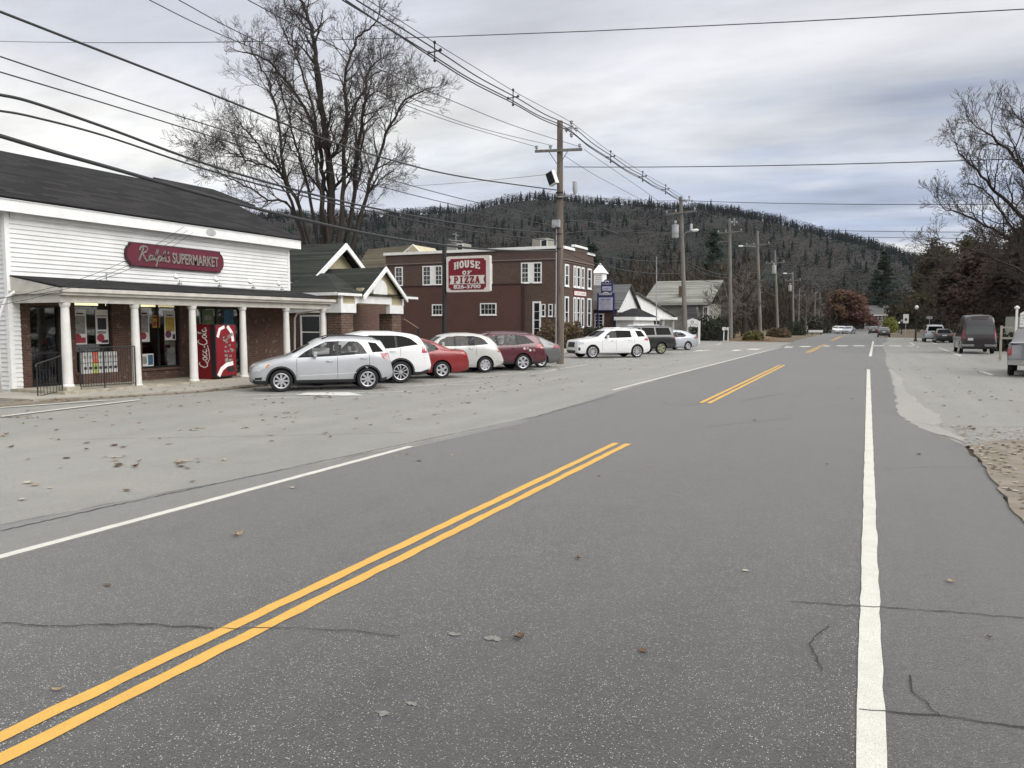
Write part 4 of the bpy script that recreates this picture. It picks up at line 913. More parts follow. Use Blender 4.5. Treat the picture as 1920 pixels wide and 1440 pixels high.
    if 'mirror' in S:
        s_, z_ = S['mirror']; w_ = float(np.interp(s_, ss, plan)) * .95
        for q in (1, -1):
            m_ = MB(); m_.tube([(X(s_), q * (w_ - .06), z_ - .03), (X(s_), q * (w_ + .04), z_ - .02)], .025, 6); m_.obox((X(s_), q * (w_ + .10), z_ + .04), .10, .19, .15)
            o = m_.build('mirror', S.get('mm', paint), e_, True, 60, local=True); bv = o.modifiers.new('b', 'BEVEL'); bv.width = .035; bv.segments = 3; bv.limit_method = 'ANGLE'
    if 'rack' in S:
        a, b_ = S['rack']
        for q in (1, -1):
            P_ = []
            for t in np.linspace(a, b_, 9):
                w_ = float(np.interp(t, ss, plan)) * .965 - tum * float(np.interp(t, ss, top) - np.interp(t, ss, belt)); edge = t in (a, b_)
                P_.append((X(t), q * (w_ - .09), float(np.interp(t, ss, top)) + (.0 if t in (a, b_) else .045)))
            MB().tube(P_, .018, 6).build('roof_rail', S.get('rackm', M_PLAST), e_, True, local=True)
    # wheels
    tw = S.get('tw', .21); tr = hw - tw / 2 - .012; rr = S.get('rim', r * .64); ns = S.get('ns', 5)
    def wheel():
        w = bpy.data.objects.new('wheel', None); COL.objects.link(w); w.parent = e_; w.empty_display_size = .1
        t = MB(); h = tw / 2
        t.lathe([(rr, -h + .01), (rr + .02, -h), (r - .03, -h), (r - .005, -h + .03), (r, -h + .06), (r, h - .06), (r - .005, h - .03), (r - .03, h), (rr + .02, h), (rr, h - .01)], (0, 0, 0), 32, 'y', cap=False)
        t.build('tyre', M_TYRE, w, True, 35, local=True)
        t = MB(); t.lathe([(.001, h - .09), (rr - .01, h - .09), (rr + .001, h - .10)], (0, 0, 0), 28, 'y'); t.build('hub_backing', M_RIMD, w, local=True)
        t = MB(); t.lathe([(rr - .022, h - .055), (rr - .02, h - .004), (rr, h + .004), (rr + .012, h - .004), (rr + .01, h - .055)], (0, 0, 0), 32, 'y', cap=False)
        t.lathe([(.001, h - .012), (.05, h - .014), (.065, h - .03), (.065, h - .055)], (0, 0, 0), 14, 'y')
        sw = S.get('sw', .5)
        for k in range(ns):
            a0 = 2 * math.pi * k / ns; wi, wo_ = .05 * sw * 1.2, rr * math.sin(math.pi / ns) * sw
            for (q0, q1) in (((-1, 1),) if not S.get('split') else ((-1, -.45), (.45, 1))):
                P2 = [(.045, q0 * wi), (.045, q1 * wi), (rr - .015, q1 * wo_), (rr - .015, q0 * wo_)]
                P3 = [(u * math.cos(a0) - v_ * math.sin(a0), u * math.sin(a0) + v_ * math.cos(a0)) for u, v_ in P2]
                t.hexa([(u, h - .05, v_) for u, v_ in P3], [(P3[0][0], h - .018, P3[0][1]), (P3[1][0], h - .018, P3[1][1]), (P3[2][0], h - .012, P3[2][1]), (P3[3][0], h - .012, P3[3][1])])
        t.build('rim', S.get('rimm', M_RIM), w, True, 30, local=True); return w
    w0 = wheel()
    for k, (s_, q) in enumerate([(axles[0], 1), (axles[1], 1), (axles[0], -1), (axles[1], -1)]):
        if k == 0: w = w0
        else:
            w = w0.copy(); COL.objects.link(w); w.parent = e_
            for ch in [o for o in bpy.data.objects if o.parent == w0]: c_ = ch.copy(); COL.objects.link(c_); c_.parent = w
        w.location = (X(s_), q * tr, r); w.rotation_euler = (0, 0, 0 if q == 1 else math.pi)
    # seats
    if 'cab' in S:
        a = S['cab'][0]
        for k, (s_, ys) in enumerate(((a + 1.25, (.36, -.36)), (a + 2.05, (.36, -.36)))):
            if s_ > S['cab'][1] - .3: continue
            for y_ in ys:
                m_ = MB(); zt = float(np.interp(s_, ss, top)); m_.obox((X(s_ - .2), y_, .62), .5, .5, .16); m_.obox((X(s_ + .1), y_, .88), .14, .48, .55, 0, -.2); m_.obox((X(s_ + .18), y_, min(1.26, zt - .2)), .10, .26, .17, 0, -.2)
                m_.build('seat', M_SEAT, e_, True, 40, local=True)
        m_ = MB(); m_.obox((X(a + .28), 0, .86), .5, Wd - .32, .16); m_.build('dashboard', M_PLAST, e_, local=True)
    # the placing: ground point of its rear left wheel and the nose direction
    S['_rl'] = (X(axles[1]), hw - .02)
    return e_
def put(car, S, P, hd):
    h = Vector((math.cos(hd), math.sin(hd), 0)); l_ = Vector((-h.y, h.x, 0)); a, b_ = S['_rl']
    c = Vector(P) - h * a - l_ * b_; car.location = (c.x, c.y, .003); car.rotation_euler = (0, 0, hd)
PLAN = [(0, .66), (.06, .78), (.25, .90), (.6, .975), (1.1, 1), (3.0, 1), (3.6, .975), (4.0, .90), (4.14, .80)]
def plan(L_, f=.70, b_=.82): return [(0, f), (.07, f + .12), (.25, .92), (.65, .985), (1.1, 1), (L_ - 1.2, 1), (L_ - .5, .975), (L_ - .1, b_ + .08), (L_, b_)]
SX = dict(L=4.14, W=1.75, r=.325, fo=.86, wb=2.5, rt=.06,
    top=[(0, .60), (.05, .72), (.16, .80), (.6, .93), (1.02, 1.02), (1.12, 1.06), (1.95, 1.52), (2.35, 1.585), (3.0, 1.585), (3.65, 1.52), (3.82, 1.47), (4.03, 1.08), (4.09, .88), (4.14, .62)],
    belt=[(0, .58), (.15, .76), (1.05, .985), (1.3, .965), (2.5, 1.01), (3.6, 1.09), (4.0, 1.04), (4.14, .60)], bot=[(0, .30), (.15, .22), (3.8, .22), (4.05, .30), (4.14, .36)], plan=plan(4.14), tum=.36,
    cab=(1.15, 3.9), win=[[(1.32, .99), (1.68, 1.0), (1.68, 1.23), (1.55, 1.16)], [(1.76, 1.0), (2.42, 1.03), (2.42, 1.46), (2.15, 1.45), (1.76, 1.27)], [(2.53, 1.035), (3.36, 1.09), (3.22, 1.33), (3.08, 1.45), (2.53, 1.465)], [(3.52, 1.12), (3.86, 1.14), (3.64, 1.40), (3.40, 1.43)]],
    frames=[[(1.68, 1.0), (1.76, 1.0), (1.76, 1.27), (1.68, 1.23)], [(2.42, 1.03), (2.53, 1.035), (2.53, 1.465), (2.42, 1.46)]], tint=[G_MID, G_CAR, G_CAR, G_TINT],
    wsz=(1.12, 1.48, .66, .52), rwz=(1.10, 1.40, .58, .46), head=[(.10, .60), (.30, .62), (.62, .80), (.52, .86), (.30, .82), (.09, .70)], amber=[(.42, .69), (.56, .79), (.50, .82), (.44, .75)], tail=[(3.74, 1.10), (3.98, 1.10), (4.08, .98), (3.86, .93)], tailw=[(3.84, 1.0), (4.0, .99), (4.11, .82), (3.97, .86)],
    headf=[(.42, .62), (.62, .60), (.62, .74), (.46, .74)], grille=[[(-.4, .50), (.4, .50), (.42, .66), (-.42, .66)], [(-.5, .28), (.5, .28), (.5, .38), (-.5, .38)]], darkside=[[(.12, .30), (.30, .32), (.33, .44), (.13, .42)]], darkb=[[(-.6, .36), (.6, .36), (.6, .48), (-.6, .48)]],
    seams=[(1.30, .40, .97), (2.47, .33, 1.0), (3.42, .72, 1.05)], strip=[[(1.36, .455), (3.02, .52), (3.02, .535), (1.36, .472)]], arch=.055, clad=.335, handles=[(2.24, .88), (3.25, .95)], mirror=(1.82, 1.05), rack=(2.05, 3.75), ns=8, sw=.40, rim=.215)
SX['stripm'] = P_WHITE
car = make_car('parked_car', 'silver compact crossover with black roof rails, nearest of the cars parked at the supermarket', 'car', SX, P_SILVER, 'cars parked nose in along the left side')
HD = math.atan2(G(527, 735).y - G(690, 730.5).y, G(527, 735).x - G(690, 730.5).x)
put(car, SX, G(690, 731), HD)
KI = dict(L=4.69, W=1.89, r=.37, fo=.92, wb=2.7, rt=.07, top=[(0, .7), (.05, .84), (.2, .92), (.7, 1.04), (1.15, 1.10), (2.0, 1.62), (2.5, 1.72), (3.4, 1.71), (4.1, 1.62), (4.32, 1.55), (4.58, 1.12), (4.66, .9), (4.69, .7)],
    belt=[(0, .66), (.2, .86), (1.2, 1.06), (2.5, 1.12), (3.9, 1.22), (4.5, 1.14), (4.69, .68)], bot=[(0, .33), (.2, .25), (4.3, .25), (4.6, .34), (4.69, .42)], plan=plan(4.69, .72, .84), tum=.36,
    cab=(1.25, 4.4), win=[[(1.55, 1.07), (2.55, 1.12), (2.55, 1.58), (2.3, 1.58), (1.9, 1.38)], [(2.62, 1.13), (3.45, 1.18), (3.45, 1.59), (2.62, 1.60)], [(3.52, 1.19), (4.25, 1.28), (4.0, 1.48), (3.75, 1.56), (3.52, 1.59)]], frames=[[(2.55, 1.12), (2.62, 1.13), (2.62, 1.6), (2.55, 1.58)], [(3.45, 1.18), (3.52, 1.19), (3.52, 1.59), (3.45, 1.59)]], tint=[G_MID, G_TINT, G_TINT],
    wsz=(1.20, 1.58, .72, .58), rwz=(1.22, 1.52, .62, .5), rwt=G_TINT, tail=[(4.36, 1.00), (4.56, 1.0), (4.60, 1.22), (4.48, 1.25), (4.36, 1.20)], tailb=[(.55, 1.0), (.78, 1.0), (.78, 1.2), (.62, 1.18)], grille=[[(-.5, .6), (.5, .6), (.5, .78), (-.5, .78)]], seams=[(1.5, .5, 1.05), (2.58, .36, 1.12), (3.62, .9, 1.18)],
    arch=.06, clad=.42, handles=[(2.3, 1.0), (3.35, 1.07)], mirror=(1.9, 1.13), ns=5, sw=.55, split=1, rim=.25, plate=[[(-.2, .82), (.2, .82), (.2, .95), (-.2, .95)]], darkb=[[(-.8, .42), (.8, .42), (.8, .56), (-.8, .56)]])
car = make_car('parked_car', 'white mid-size sport utility car with dark tinted rear glass parked behind the silver one', 'car', KI, P_WHITE, 'cars parked nose in along the left side'); put(car, KI, G(752, 718.8), HD + R(2))
CO = dict(L=4.58, W=1.72, r=.31, fo=.90, wb=2.62, rt=.08, top=[(0, .56), (.05, .66), (.2, .74), (.7, .86), (1.15, .93), (1.95, 1.35), (2.4, 1.44), (2.9, 1.43), (3.3, 1.33), (3.95, 1.02), (4.3, 1.03), (4.42, 1.02), (4.5, .85), (4.58, .62)],
    belt=[(0, .54), (.2, .70), (1.2, .88), (2.5, .92), (3.6, .96), (4.1, .97), (4.5, .9), (4.58, .58)], bot=[(0, .24), (.2, .19), (4.2, .20), (4.5, .26), (4.58, .34)], plan=plan(4.58, .7, .80), tum=.40,
    cab=(1.3, 3.55), win=[[(1.55, .92), (2.45, .95), (2.45, 1.35), (2.25, 1.34), (1.85, 1.16)], [(2.52, .95), (3.10, .97), (3.42, 1.05), (3.30, 1.20), (3.0, 1.33), (2.52, 1.37)]], frames=[[(2.45, .95), (2.52, .95), (2.52, 1.37), (2.45, 1.35)]], tint=[G_CAR] * 3, wsz=(1.0, 1.33, .64, .52), rwz=(1.06, 1.32, .58, .5),
    tail=[(4.18, .98), (4.48, .96), (4.48, .74), (4.32, .80)], tailb=[(.5, .78), (.72, .78), (.72, .98), (.56, .96)], grille=[[(-.4, .5), (.4, .5), (.4, .62), (-.4, .62)]], seams=[(1.5, .35, .9), (2.48, .28, .93), (3.45, .6, .95)], handles=[(2.3, .84), (3.2, .87)], mirror=(1.8, .97), ns=5, sw=.45, rim=.20, tw=.19, plate=[[(-.2, .7), (.2, .7), (.2, .83), (-.2, .83)]])
car = make_car('parked_car', 'bright red compact car with a small rear spoiler, third in the row at the supermarket', 'car', CO, P_RED, 'cars parked nose in along the left side'); put(car, CO, G(829, 710), HD)
PT = dict(L=4.29, W=1.70, r=.315, fo=.85, wb=2.616, rt=.10, top=[(0, .72), (.05, .86), (.2, .96), (.8, 1.06), (1.15, 1.12), (1.75, 1.50), (2.2, 1.58), (2.9, 1.59), (3.4, 1.53), (3.75, 1.40), (4.05, 1.12), (4.2, .80), (4.29, .55)],
    belt=[(0, .66), (.2, .86), (1.2, 1.02), (2.6, 1.04), (3.5, 1.07), (4.0, .95), (4.29, .52)], bot=[(0, .28), (.2, .2), (3.9, .2), (4.2, .30), (4.29, .34)], plan=[(0, .5), (.1, .62), (.4, .80), (.8, .90), (1.3, .93), (2.7, .94), (3.1, .98), (3.5, 1.0), (3.9, .97), (4.2, .88), (4.29, .8)], tum=.36,
    cab=(1.25, 3.8), win=[[(1.45, 1.08), (2.2, 1.08), (2.2, 1.47), (1.95, 1.46), (1.65, 1.33)], [(2.28, 1.08), (3.02, 1.10), (3.02, 1.48), (2.28, 1.49)], [(3.07, 1.11), (3.62, 1.15), (3.48, 1.32), (3.28, 1.43), (3.07, 1.47)]], frames=[[(2.2, 1.08), (2.28, 1.08), (2.28, 1.49), (2.2, 1.47)], [(3.02, 1.10), (3.07, 1.11), (3.07, 1.47), (3.02, 1.48)]], tint=[G_CAR, G_CAR, G_MID],
    wsz=(1.18, 1.46, .58, .5), rwz=(1.14, 1.40, .52, .44), tail=[(4.0, .84), (4.14, .80), (4.12, .93), (4.03, 1.02)], tailb=[(.56, .78), (.68, .76), (.66, .98), (.58, 1.0)], grille=[[(-.3, .5), (.3, .5), (.3, .85), (-.3, .85)]], seams=[(1.4, .4, 1.04), (2.24, .3, 1.05), (3.1, .7, 1.08)], handles=[(2.02, .97), (2.88, .99)], mirror=(1.7, 1.13), strip=[[(3.98, .44), (4.26, .46), (4.26, .60), (3.98, .60)], [(1.4, .34), (2.9, .34), (2.9, .40), (1.4, .40)]], ns=7, sw=.55, rim=.20, tw=.19, hm=M_CHROME)
car = make_car('parked_car', 'cream white retro hatchback between the bright red and the wine red car', 'car', PT, P_PEARL, 'cars parked nose in along the left side'); put(car, PT, G(910, 699), HD)
SB = dict(L=4.78, W=1.82, r=.345, fo=.93, wb=2.74, rt=.06, top=[(0, .66), (.05, .78), (.2, .86), (.7, .97), (1.2, 1.04), (2.0, 1.50), (2.4, 1.58), (3.4, 1.59), (4.2, 1.54), (4.38, 1.48), (4.66, 1.06), (4.74, .9), (4.78, .66)],
    belt=[(0, .62), (.2, .8), (1.2, .99), (2.6, 1.03), (4.0, 1.08), (4.6, 1.03), (4.78, .64)], bot=[(0, .32), (.2, .26), (4.4, .26), (4.7, .34), (4.78, .40)], plan=plan(4.78, .72, .84), tum=.36,
    cab=(1.3, 4.45), win=[[(1.55, 1.02), (2.5, 1.06), (2.5, 1.48), (2.3, 1.47), (1.9, 1.28)], [(2.58, 1.06), (3.38, 1.08), (3.38, 1.50), (2.58, 1.50)], [(3.5, 1.10), (4.22, 1.16), (3.95, 1.36), (3.82, 1.46), (3.5, 1.49)]], frames=[[(2.5, 1.06), (2.58, 1.06), (2.58, 1.5), (2.5, 1.48)], [(3.38, 1.08), (3.5, 1.10), (3.5, 1.49), (3.38, 1.5)]], tint=[G_CAR, G_CAR, G_MID],
    wsz=(1.12, 1.46, .68, .56), rwz=(1.12, 1.44, .6, .5), tail=[(4.18, .96), (4.62, .92), (4.66, 1.06), (4.50, 1.12), (4.3, 1.06)], tailw=[(4.45, .94), (4.66, .93), (4.68, .99), (4.5, 1.0)], tailb=[(.5, .94), (.78, .92), (.78, 1.08), (.55, 1.06)], grille=[[(-.4, .5), (.4, .5), (.4, .7), (-.4, .7)]], seams=[(1.5, .4, 1.0), (2.54, .33, 1.04), (3.55, .8, 1.07)], clad=.40, arch=.0, handles=[(2.3, .92), (3.25, .95)], mirror=(1.9, 1.09), rack=(2.1, 4.1), rackm=_mc.get('wine', P_WINE), ns=6, sw=.45, rim=.235, plate=[[(-.2, .72), (.2, .72), (.2, .85), (-.2, .85)]], darkb=[[(-.8, .40), (.8, .40), (.8, .55), (-.8, .55)]])
car = make_car('parked_car', 'wine red estate car with roof rails and round stickers on its rear wing', 'car', SB, P_WINE, 'cars parked nose in along the left side'); put(car, SB, G(981, 695), HD)
stk = [mat('sticker_%d' % i, c, .5) for i, c in enumerate([(.6, .55, .52), (.5, .25, .28), (.6, .58, .52), (.35, .16, .18)])]
for i, (s_, z_) in enumerate(((3.72, .93), (3.86, .94), (3.98, .86), (4.15, .86))):
    q = MB().lathe([(.001, 0), (.055, 0), (.055, .003)], (SB['L'] / 2 - s_, .895 + .012, z_), 12, 'y'); q.build('sticker', stk[i], car, local=True)
HF = dict(CO); HF.update(top=[(0, .60), (.05, .72), (.2, .80), (.7, .92), (1.15, .98), (1.95, 1.40), (2.4, 1.49), (3.1, 1.48), (3.6, 1.38), (4.2, 1.10), (4.4, 1.05), (4.5, .9), (4.58, .65)], tailb=[(.45, .86), (.78, .86), (.78, 1.0), (.5, 1.0)], tail=[(4.1, .88), (4.5, .86), (4.5, 1.0), (4.2, 1.02)], cab=(1.3, 3.75), W=1.79)
car = make_car('parked_car', 'dark grey hatchback half hidden between the wine red car and the utility pole', 'car', HF, P_GREY, 'cars parked nose in along the left side'); put(car, HF, G(1015, 689.5), HD)
TE = dict(L=4.71, W=1.85, r=.365, fo=.95, wb=2.857, rt=.05, top=[(0, .72), (.04, .95), (.12, 1.02), (.7, 1.10), (1.2, 1.15), (1.95, 1.60), (2.3, 1.67), (3.4, 1.68), (4.2, 1.62), (4.35, 1.57), (4.58, 1.10), (4.66, .9), (4.71, .72)],
    belt=[(0, .7), (.12, .97), (1.2, 1.10), (2.5, 1.12), (4.0, 1.16), (4.55, 1.08), (4.71, .7)], bot=[(0, .30), (.2, .24), (4.4, .25), (4.65, .34), (4.71, .40)], plan=plan(4.71, .78, .86), tum=.32,
    cab=(1.35, 4.45), win=[[(1.65, 1.13), (2.4, 1.15), (2.4, 1.56), (2.15, 1.55), (1.85, 1.36)], [(2.47, 1.15), (3.45, 1.18), (3.40, 1.57), (2.47, 1.58)], [(3.85, 1.20), (4.36, 1.22), (4.12, 1.55), (3.72, 1.57)]], frames=[[(2.4, 1.15), (2.47, 1.15), (2.47, 1.58), (2.4, 1.56)]], tint=[G_MID, G_TINT, G_TINT], wsz=(1.22, 1.56, .72, .6), rwz=(1.15, 1.5, .62, .54), rwt=G_TINT,
    head=[(.10, .78), (.40, .80), (.42, .93), (.12, .95)], headf=[(.5, .80), (.72, .80), (.72, .95), (.52, .95)], darkside=[[(.13, .82), (.34, .84), (.34, .88), (.13, .88)], [(.08, .45), (.2, .45), (.2, .62), (.08, .62)]], tail=[(4.22, 1.02), (4.52, .98), (4.56, 1.15), (4.4, 1.18)], tailb=[(.55, .95), (.8, .95), (.8, 1.15), (.6, 1.15)], grille=[[(-.45, .62), (.45, .62), (.45, .92), (-.45, .92)], [(-.6, .3), (.6, .3), (.6, .45), (-.6, .45)]], seams=[(1.55, .45, 1.1), (2.44, .33, 1.13), (3.6, .85, 1.16)],
    strip=[[(1.4, .36), (3.3, .36), (3.3, .42), (1.4, .42)]], handles=[(2.2, 1.0), (3.3, 1.03)], mirror=(1.85, 1.18), rack=(2.2, 4.1), rackm=M_CHROME, ns=10, sw=.34, rim=.26)
TE['stripm'] = P_WHITE
HD2 = math.atan2(G(1103, 672).y - G(1195, 670.5).y, G(1103, 672).x - G(1195, 670.5).x)
car = make_car('parked_car', 'white sport utility car with multi spoke wheels standing right of the tall utility pole', 'car', TE, P_WHITE, 'cars parked beyond the utility pole'); put(car, TE, G(1195, 670.5), HD2)
SU = dict(TE); SU.update(L=5.1, W=1.98, r=.375, fo=1.0, wb=2.95, clad=0, top=[(0, .8), (.04, 1.0), (.12, 1.06), (.7, 1.14), (1.3, 1.18), (2.0, 1.72), (2.3, 1.82), (3.6, 1.84), (4.75, 1.80), (4.85, 1.75), (5.0, 1.15), (5.06, .9), (5.1, .75)], belt=[(0, .7), (.12, .97), (1.2, 1.12), (2.5, 1.17), (4.5, 1.18), (4.95, 1.12), (5.1, .72)], bot=[(0, .36), (.2, .32), (4.8, .34), (5.1, .45)], plan=plan(5.1, .78, .9),
    win=[[(1.75, 1.2), (2.5, 1.22), (2.5, 1.70), (2.3, 1.70), (1.95, 1.5)], [(2.6, 1.22), (3.5, 1.24), (3.5, 1.71), (2.6, 1.71)], [(3.6, 1.24), (4.72, 1.24), (4.60, 1.70), (3.6, 1.71)]], frames=[], tint=[G_TINT] * 3, cab=(1.5, 4.85), wsz=(1.26, 1.7, .78, .66), rwz=(1.2, 1.66, .7, .62), seams=[(1.65, .5, 1.15), (2.55, .45, 1.2), (3.7, .9, 1.2)], tail=[(4.9, .95), (5.02, .95), (5.02, 1.2), (4.92, 1.2)], strip=[], ns=5, sw=.6, handles=[(2.3, 1.05), (3.4, 1.06)])
SU['rimm'] = mat('wheel_dull_gold', (.30, .29, .20), .4, .1, metal=.3)
car = make_car('parked_car', 'long black sport utility car with dull wheels behind the white one', 'car', SU, P_BLACK, 'cars parked beyond the utility pole'); put(car, SU, G(1240, 664), HD2)
car = make_car('parked_car', 'pale silver saloon car half behind the second utility pole', 'car', dict(HF), P_LSILV, 'cars parked beyond the utility pole'); HF['_rl'] = (HF['L'] / 2 - HF['fo'] - HF['wb'], HF['W'] / 2 - .02); put(car, HF, G(1290, 656.5), HD2 + R(6))
# ---- right side
VA = dict(L=5.7, W=2.02, r=.37, fo=.9, wb=3.43, rt=.06, tum=.16, top=[(0, .8), (.06, 1.0), (.5, 1.15), (.95, 1.25), (1.7, 1.95), (2.1, 2.2), (2.5, 2.48), (3.2, 2.55), (5.0, 2.52), (5.4, 2.4), (5.58, 2.0), (5.66, 1.3), (5.7, .7)], belt=[(0, .7), (.5, 1.05), (1.2, 1.2), (5.5, 1.25), (5.7, .68)], bot=[(0, .35), (.3, .3), (5.4, .32), (5.7, .42)], plan=[(0, .7), (.1, .85), (.5, .95), (1.2, 1), (5.3, 1), (5.6, .97), (5.7, .93)],
    win=[[(1.5, 1.3), (2.2, 1.3), (2.2, 1.8), (1.9, 1.8)], [(2.4, 1.3), (3.4, 1.3), (3.4, 1.8), (2.4, 1.8)], [(3.6, 1.3), (5.2, 1.3), (5.2, 1.8), (3.6, 1.8)]], rwz=(1.28, 1.98, .80, .72), wsz=(1.3, 1.9, .8, .7), tailb=[(.83, 1.0), (.955, 1.0), (.90, 1.62), (.80, 1.62)], plate=[[(.35, .88), (.65, .88), (.65, 1.04), (.35, 1.04)]], ns=6, rim=.21, mirror=(1.6, 1.4), handles=[(2.1, 1.1)],
    darkb=[[(-.30, .44), (.30, .44), (.30, .62), (-.30, .62)]], mm=M_PLAST)
car = make_car('conversion_van', 'dark plum high roofed van seen from behind, nearest whole vehicle on the right side', 'van', VA, P_DVAN, 'vehicles parked along the right side')
put(car, VA, Vector((5.62, 58.9 + (VA['L'] - VA['fo'] - VA['wb']), 0)), R(90))
MB().box(-2.92, -2.80, -.98, -.3, .5, .64).box(-2.92, -2.80, .3, .98, .5, .64).build('bumper', mat('grey_bumper', (.22, .22, .22), .4), car, local=True)
MB().box(-2.74, -2.70, -.5, .5, 2.36, 2.42).build('spoiler_lamp', M_PLAST, car, local=True)
car = make_car('parked_car', 'dark hatchback with a pale roof parked just in front of the van on the right', 'car', dict(CO, tailb=[(.5, .82), (.72, .82), (.72, .98), (.56, .96)], rwt=G_TINT, rwz=(.98, 1.34, .66, .5)), P_BLACK, 'vehicles parked along the right side'); put(car, CO, Vector((G(1753, 643).x, G(1753, 643).y + .9, 0)), R(90))
car = make_car('parked_car', 'silver sport utility car at the far end of the row on the right', 'car', dict(SU, tint=[G_TINT] * 3, tailb=[(.78, .95), (.93, .95), (.90, 1.3), (.80, 1.3)]), P_SILVER, 'vehicles parked along the right side'); put(car, SU, Vector((G(1733, 641.5).x, G(1733, 641.5).y + .8, 0)), R(90))
PU = dict(L=5.6, W=1.94, r=.37, fo=.95, wb=3.55, rt=.03, tum=.2, top=[(0, .8), (.04, 1.0), (.12, 1.06), (.7, 1.14), (1.3, 1.18), (2.0, 1.70), (2.4, 1.78), (3.3, 1.75), (3.55, 1.30), (3.6, 1.24), (5.52, 1.24), (5.57, 1.2), (5.6, .62)], belt=[(0, .7), (.12, .97), (1.2, 1.12), (3.5, 1.14), (5.5, 1.19), (5.57, 1.1), (5.6, .6)], bot=[(0, .36), (.2, .32), (5.3, .42), (5.6, .52)], plan=[(0, .78), (.1, .88), (.4, .96), (1, 1), (5.45, 1), (5.57, .985), (5.6, .975)],
    win=[[(1.7, 1.2), (2.4, 1.22), (2.4, 1.68), (2.1, 1.66)], [(2.5, 1.22), (3.3, 1.22), (3.2, 1.68), (2.5, 1.68)]], wsz=(1.26, 1.66, .78, .66), tailb=[(.82, .80), (.945, .80), (.945, 1.14), (.82, 1.14)], tail=[(5.42, .80), (5.57, .80), (5.56, 1.14), (5.42, 1.14)], ns=5, rim=.22)
car = make_car('pickup_truck', 'grey pickup truck with chrome rear bumper cut by the right edge of the picture', 'pickup truck', PU, carpaint('mid_grey_paint', (.19, .19, .195), .3), 'vehicles parked along the right side')
put(car, PU, Vector((4.98, 34.4 + (PU['L'] - PU['fo'] - PU['wb']), 0)), R(80))
MB().box(-3.0, -2.82, -.95, .95, .46, .64).build('bumper', M_CHROME, car, local=True); MB().box(-2.8, -.85, -.9, .9, 1.245, 1.27).build('bed_cover', mat('bed_cover_grey', (.30, .30, .32), .5), car, local=True)
# far traffic
def faraway(px, py, S, paint_, label, hd, cat='car'):
    c = make_car('distant_car', label, cat, S, paint_, 'far cars down the road'); put(c, S, G(px, py), hd)
LITE = {k: v for k, v in CO.items() if k not in ('cab', 'handles', 'seams', 'frames')}
faraway(1645, 632, dict(LITE), P_BLACK, 'small dark car driving away far down the road', R(90))
faraway(1628, 626.5, dict(LITE), P_BLACK, 'tiny dark car next to the far white cars on the road', R(90))
for k, (px, py) in enumerate(((1590, 625.5), (1603, 626), (1580, 624.5))):
    faraway(px, py, dict(LITE), P_WHITE if k != 1 else P_LSILV, ['white car in the middle of the far cluster left of the road', 'pale silver car nearest the road in the far cluster', 'leftmost white car of the far cluster by the road'][k], R(-96 - 4 * k))
# ================================================================== OTHER BUILDINGS
def marks(parent, O, U, V, Nn, width, h, n, m_, seed=1):
    rnd = random.Random(seed); P_ = []; x_ = 0
    for k in range(n):
        w_ = width / n; t = rnd.choice((0, 1, 2))
        if t == 0: P_.append([(x_ + w_ * .3, 0), (x_ + w_ * .3, h)])
        elif t == 1: P_.append(arc(x_ + w_ * .5, h * .35, w_ * .3, h * .35, 60, 390, 7))
        else: P_.append([(x_ + w_ * .2, 0), (x_ + w_ * .2, h * .7), (x_ + w_ * .7, h * .7), (x_ + w_ * .7, 0)])
        x_ += w_
    strokes(P_, O - U * width / 2 - V * h * .4, U, V, Nn, h * .2, .006, MB()).build('lettering', m_, parent)
_M = mat('sign_red_text', (.30, .06, .07), .5)
marks(_bank_marks[0], _bank_marks[1], Y3, Z3, X3, _bank_marks[2], .2, 8, _M, 3)
def gable_x(e_, X, yc, hw_, ze, zr, depth, wallm, roofm, trim=True, z0=0, over=.3):
    """house with its gable facing +X"""
    MB().box(X - depth, X, yc - hw_, yc + hw_, z0, ze).build('wall', wallm[0], e_)
    mb = MB(); mb.prism([(yc - hw_, ze), (yc + hw_, ze), (yc, zr)], 'x', X - depth, X - .01); mb.build('gable_wall', wallm[1], e_)
    k = (zr - ze) / hw_; o_ = .35
    mb = slab((X + over, yc - hw_ - o_, ze - k * o_ + .1), (X - depth - over, yc - hw_ - o_, ze - k * o_ + .1), (X - depth - over, yc, zr + .1), (X + over, yc, zr + .1), .09)
    q = slab((X + over, yc, zr + .1), (X - depth - over, yc, zr + .1), (X - depth - over, yc + hw_ + o_, ze - k * o_ + .1), (X + over, yc + hw_ + o_, ze - k * o_ + .1), .09); mb.add(q.v, q.f)
    mb.build('roof', roofm, e_)
    if trim: MB().box(X + .001, X + .06, yc - hw_, yc + hw_, ze - .35, ze).build('frieze', M_TRIM, e_)
# bank beside the brick building
bk = empty('brick_bank', (-21, 82, 0), 'low brick bank building with white gables and grey roofs beyond the two storey brick building', 'building')
a, b_, c = AX(1157, 578, -20.5), AX(1178, 535, -20.5), AX(1198, 578, -20.5)
yc = b_.y; hw_ = min(yc - a.y, c.y - yc) * 1.02
gable_x(bk, -20.5, yc, hw_, a.z, b_.z, 14, (M_BRICK2, M_SIDE), M_SHINGG)
MB().box(-34.5, -20.5, yc - hw_ + .0, yc - hw_ + .02, 0, .1).build('plinth', M_CONC, bk)
ya = yc - hw_
d0 = AY(1117, 592, ya); d1 = AY(1130, 592, ya); window(bk, 'y', ya, d0.x, d1.x, AY(1117, 612, ya).z, AY(1117, 590, ya).z, 2, 4, .12)
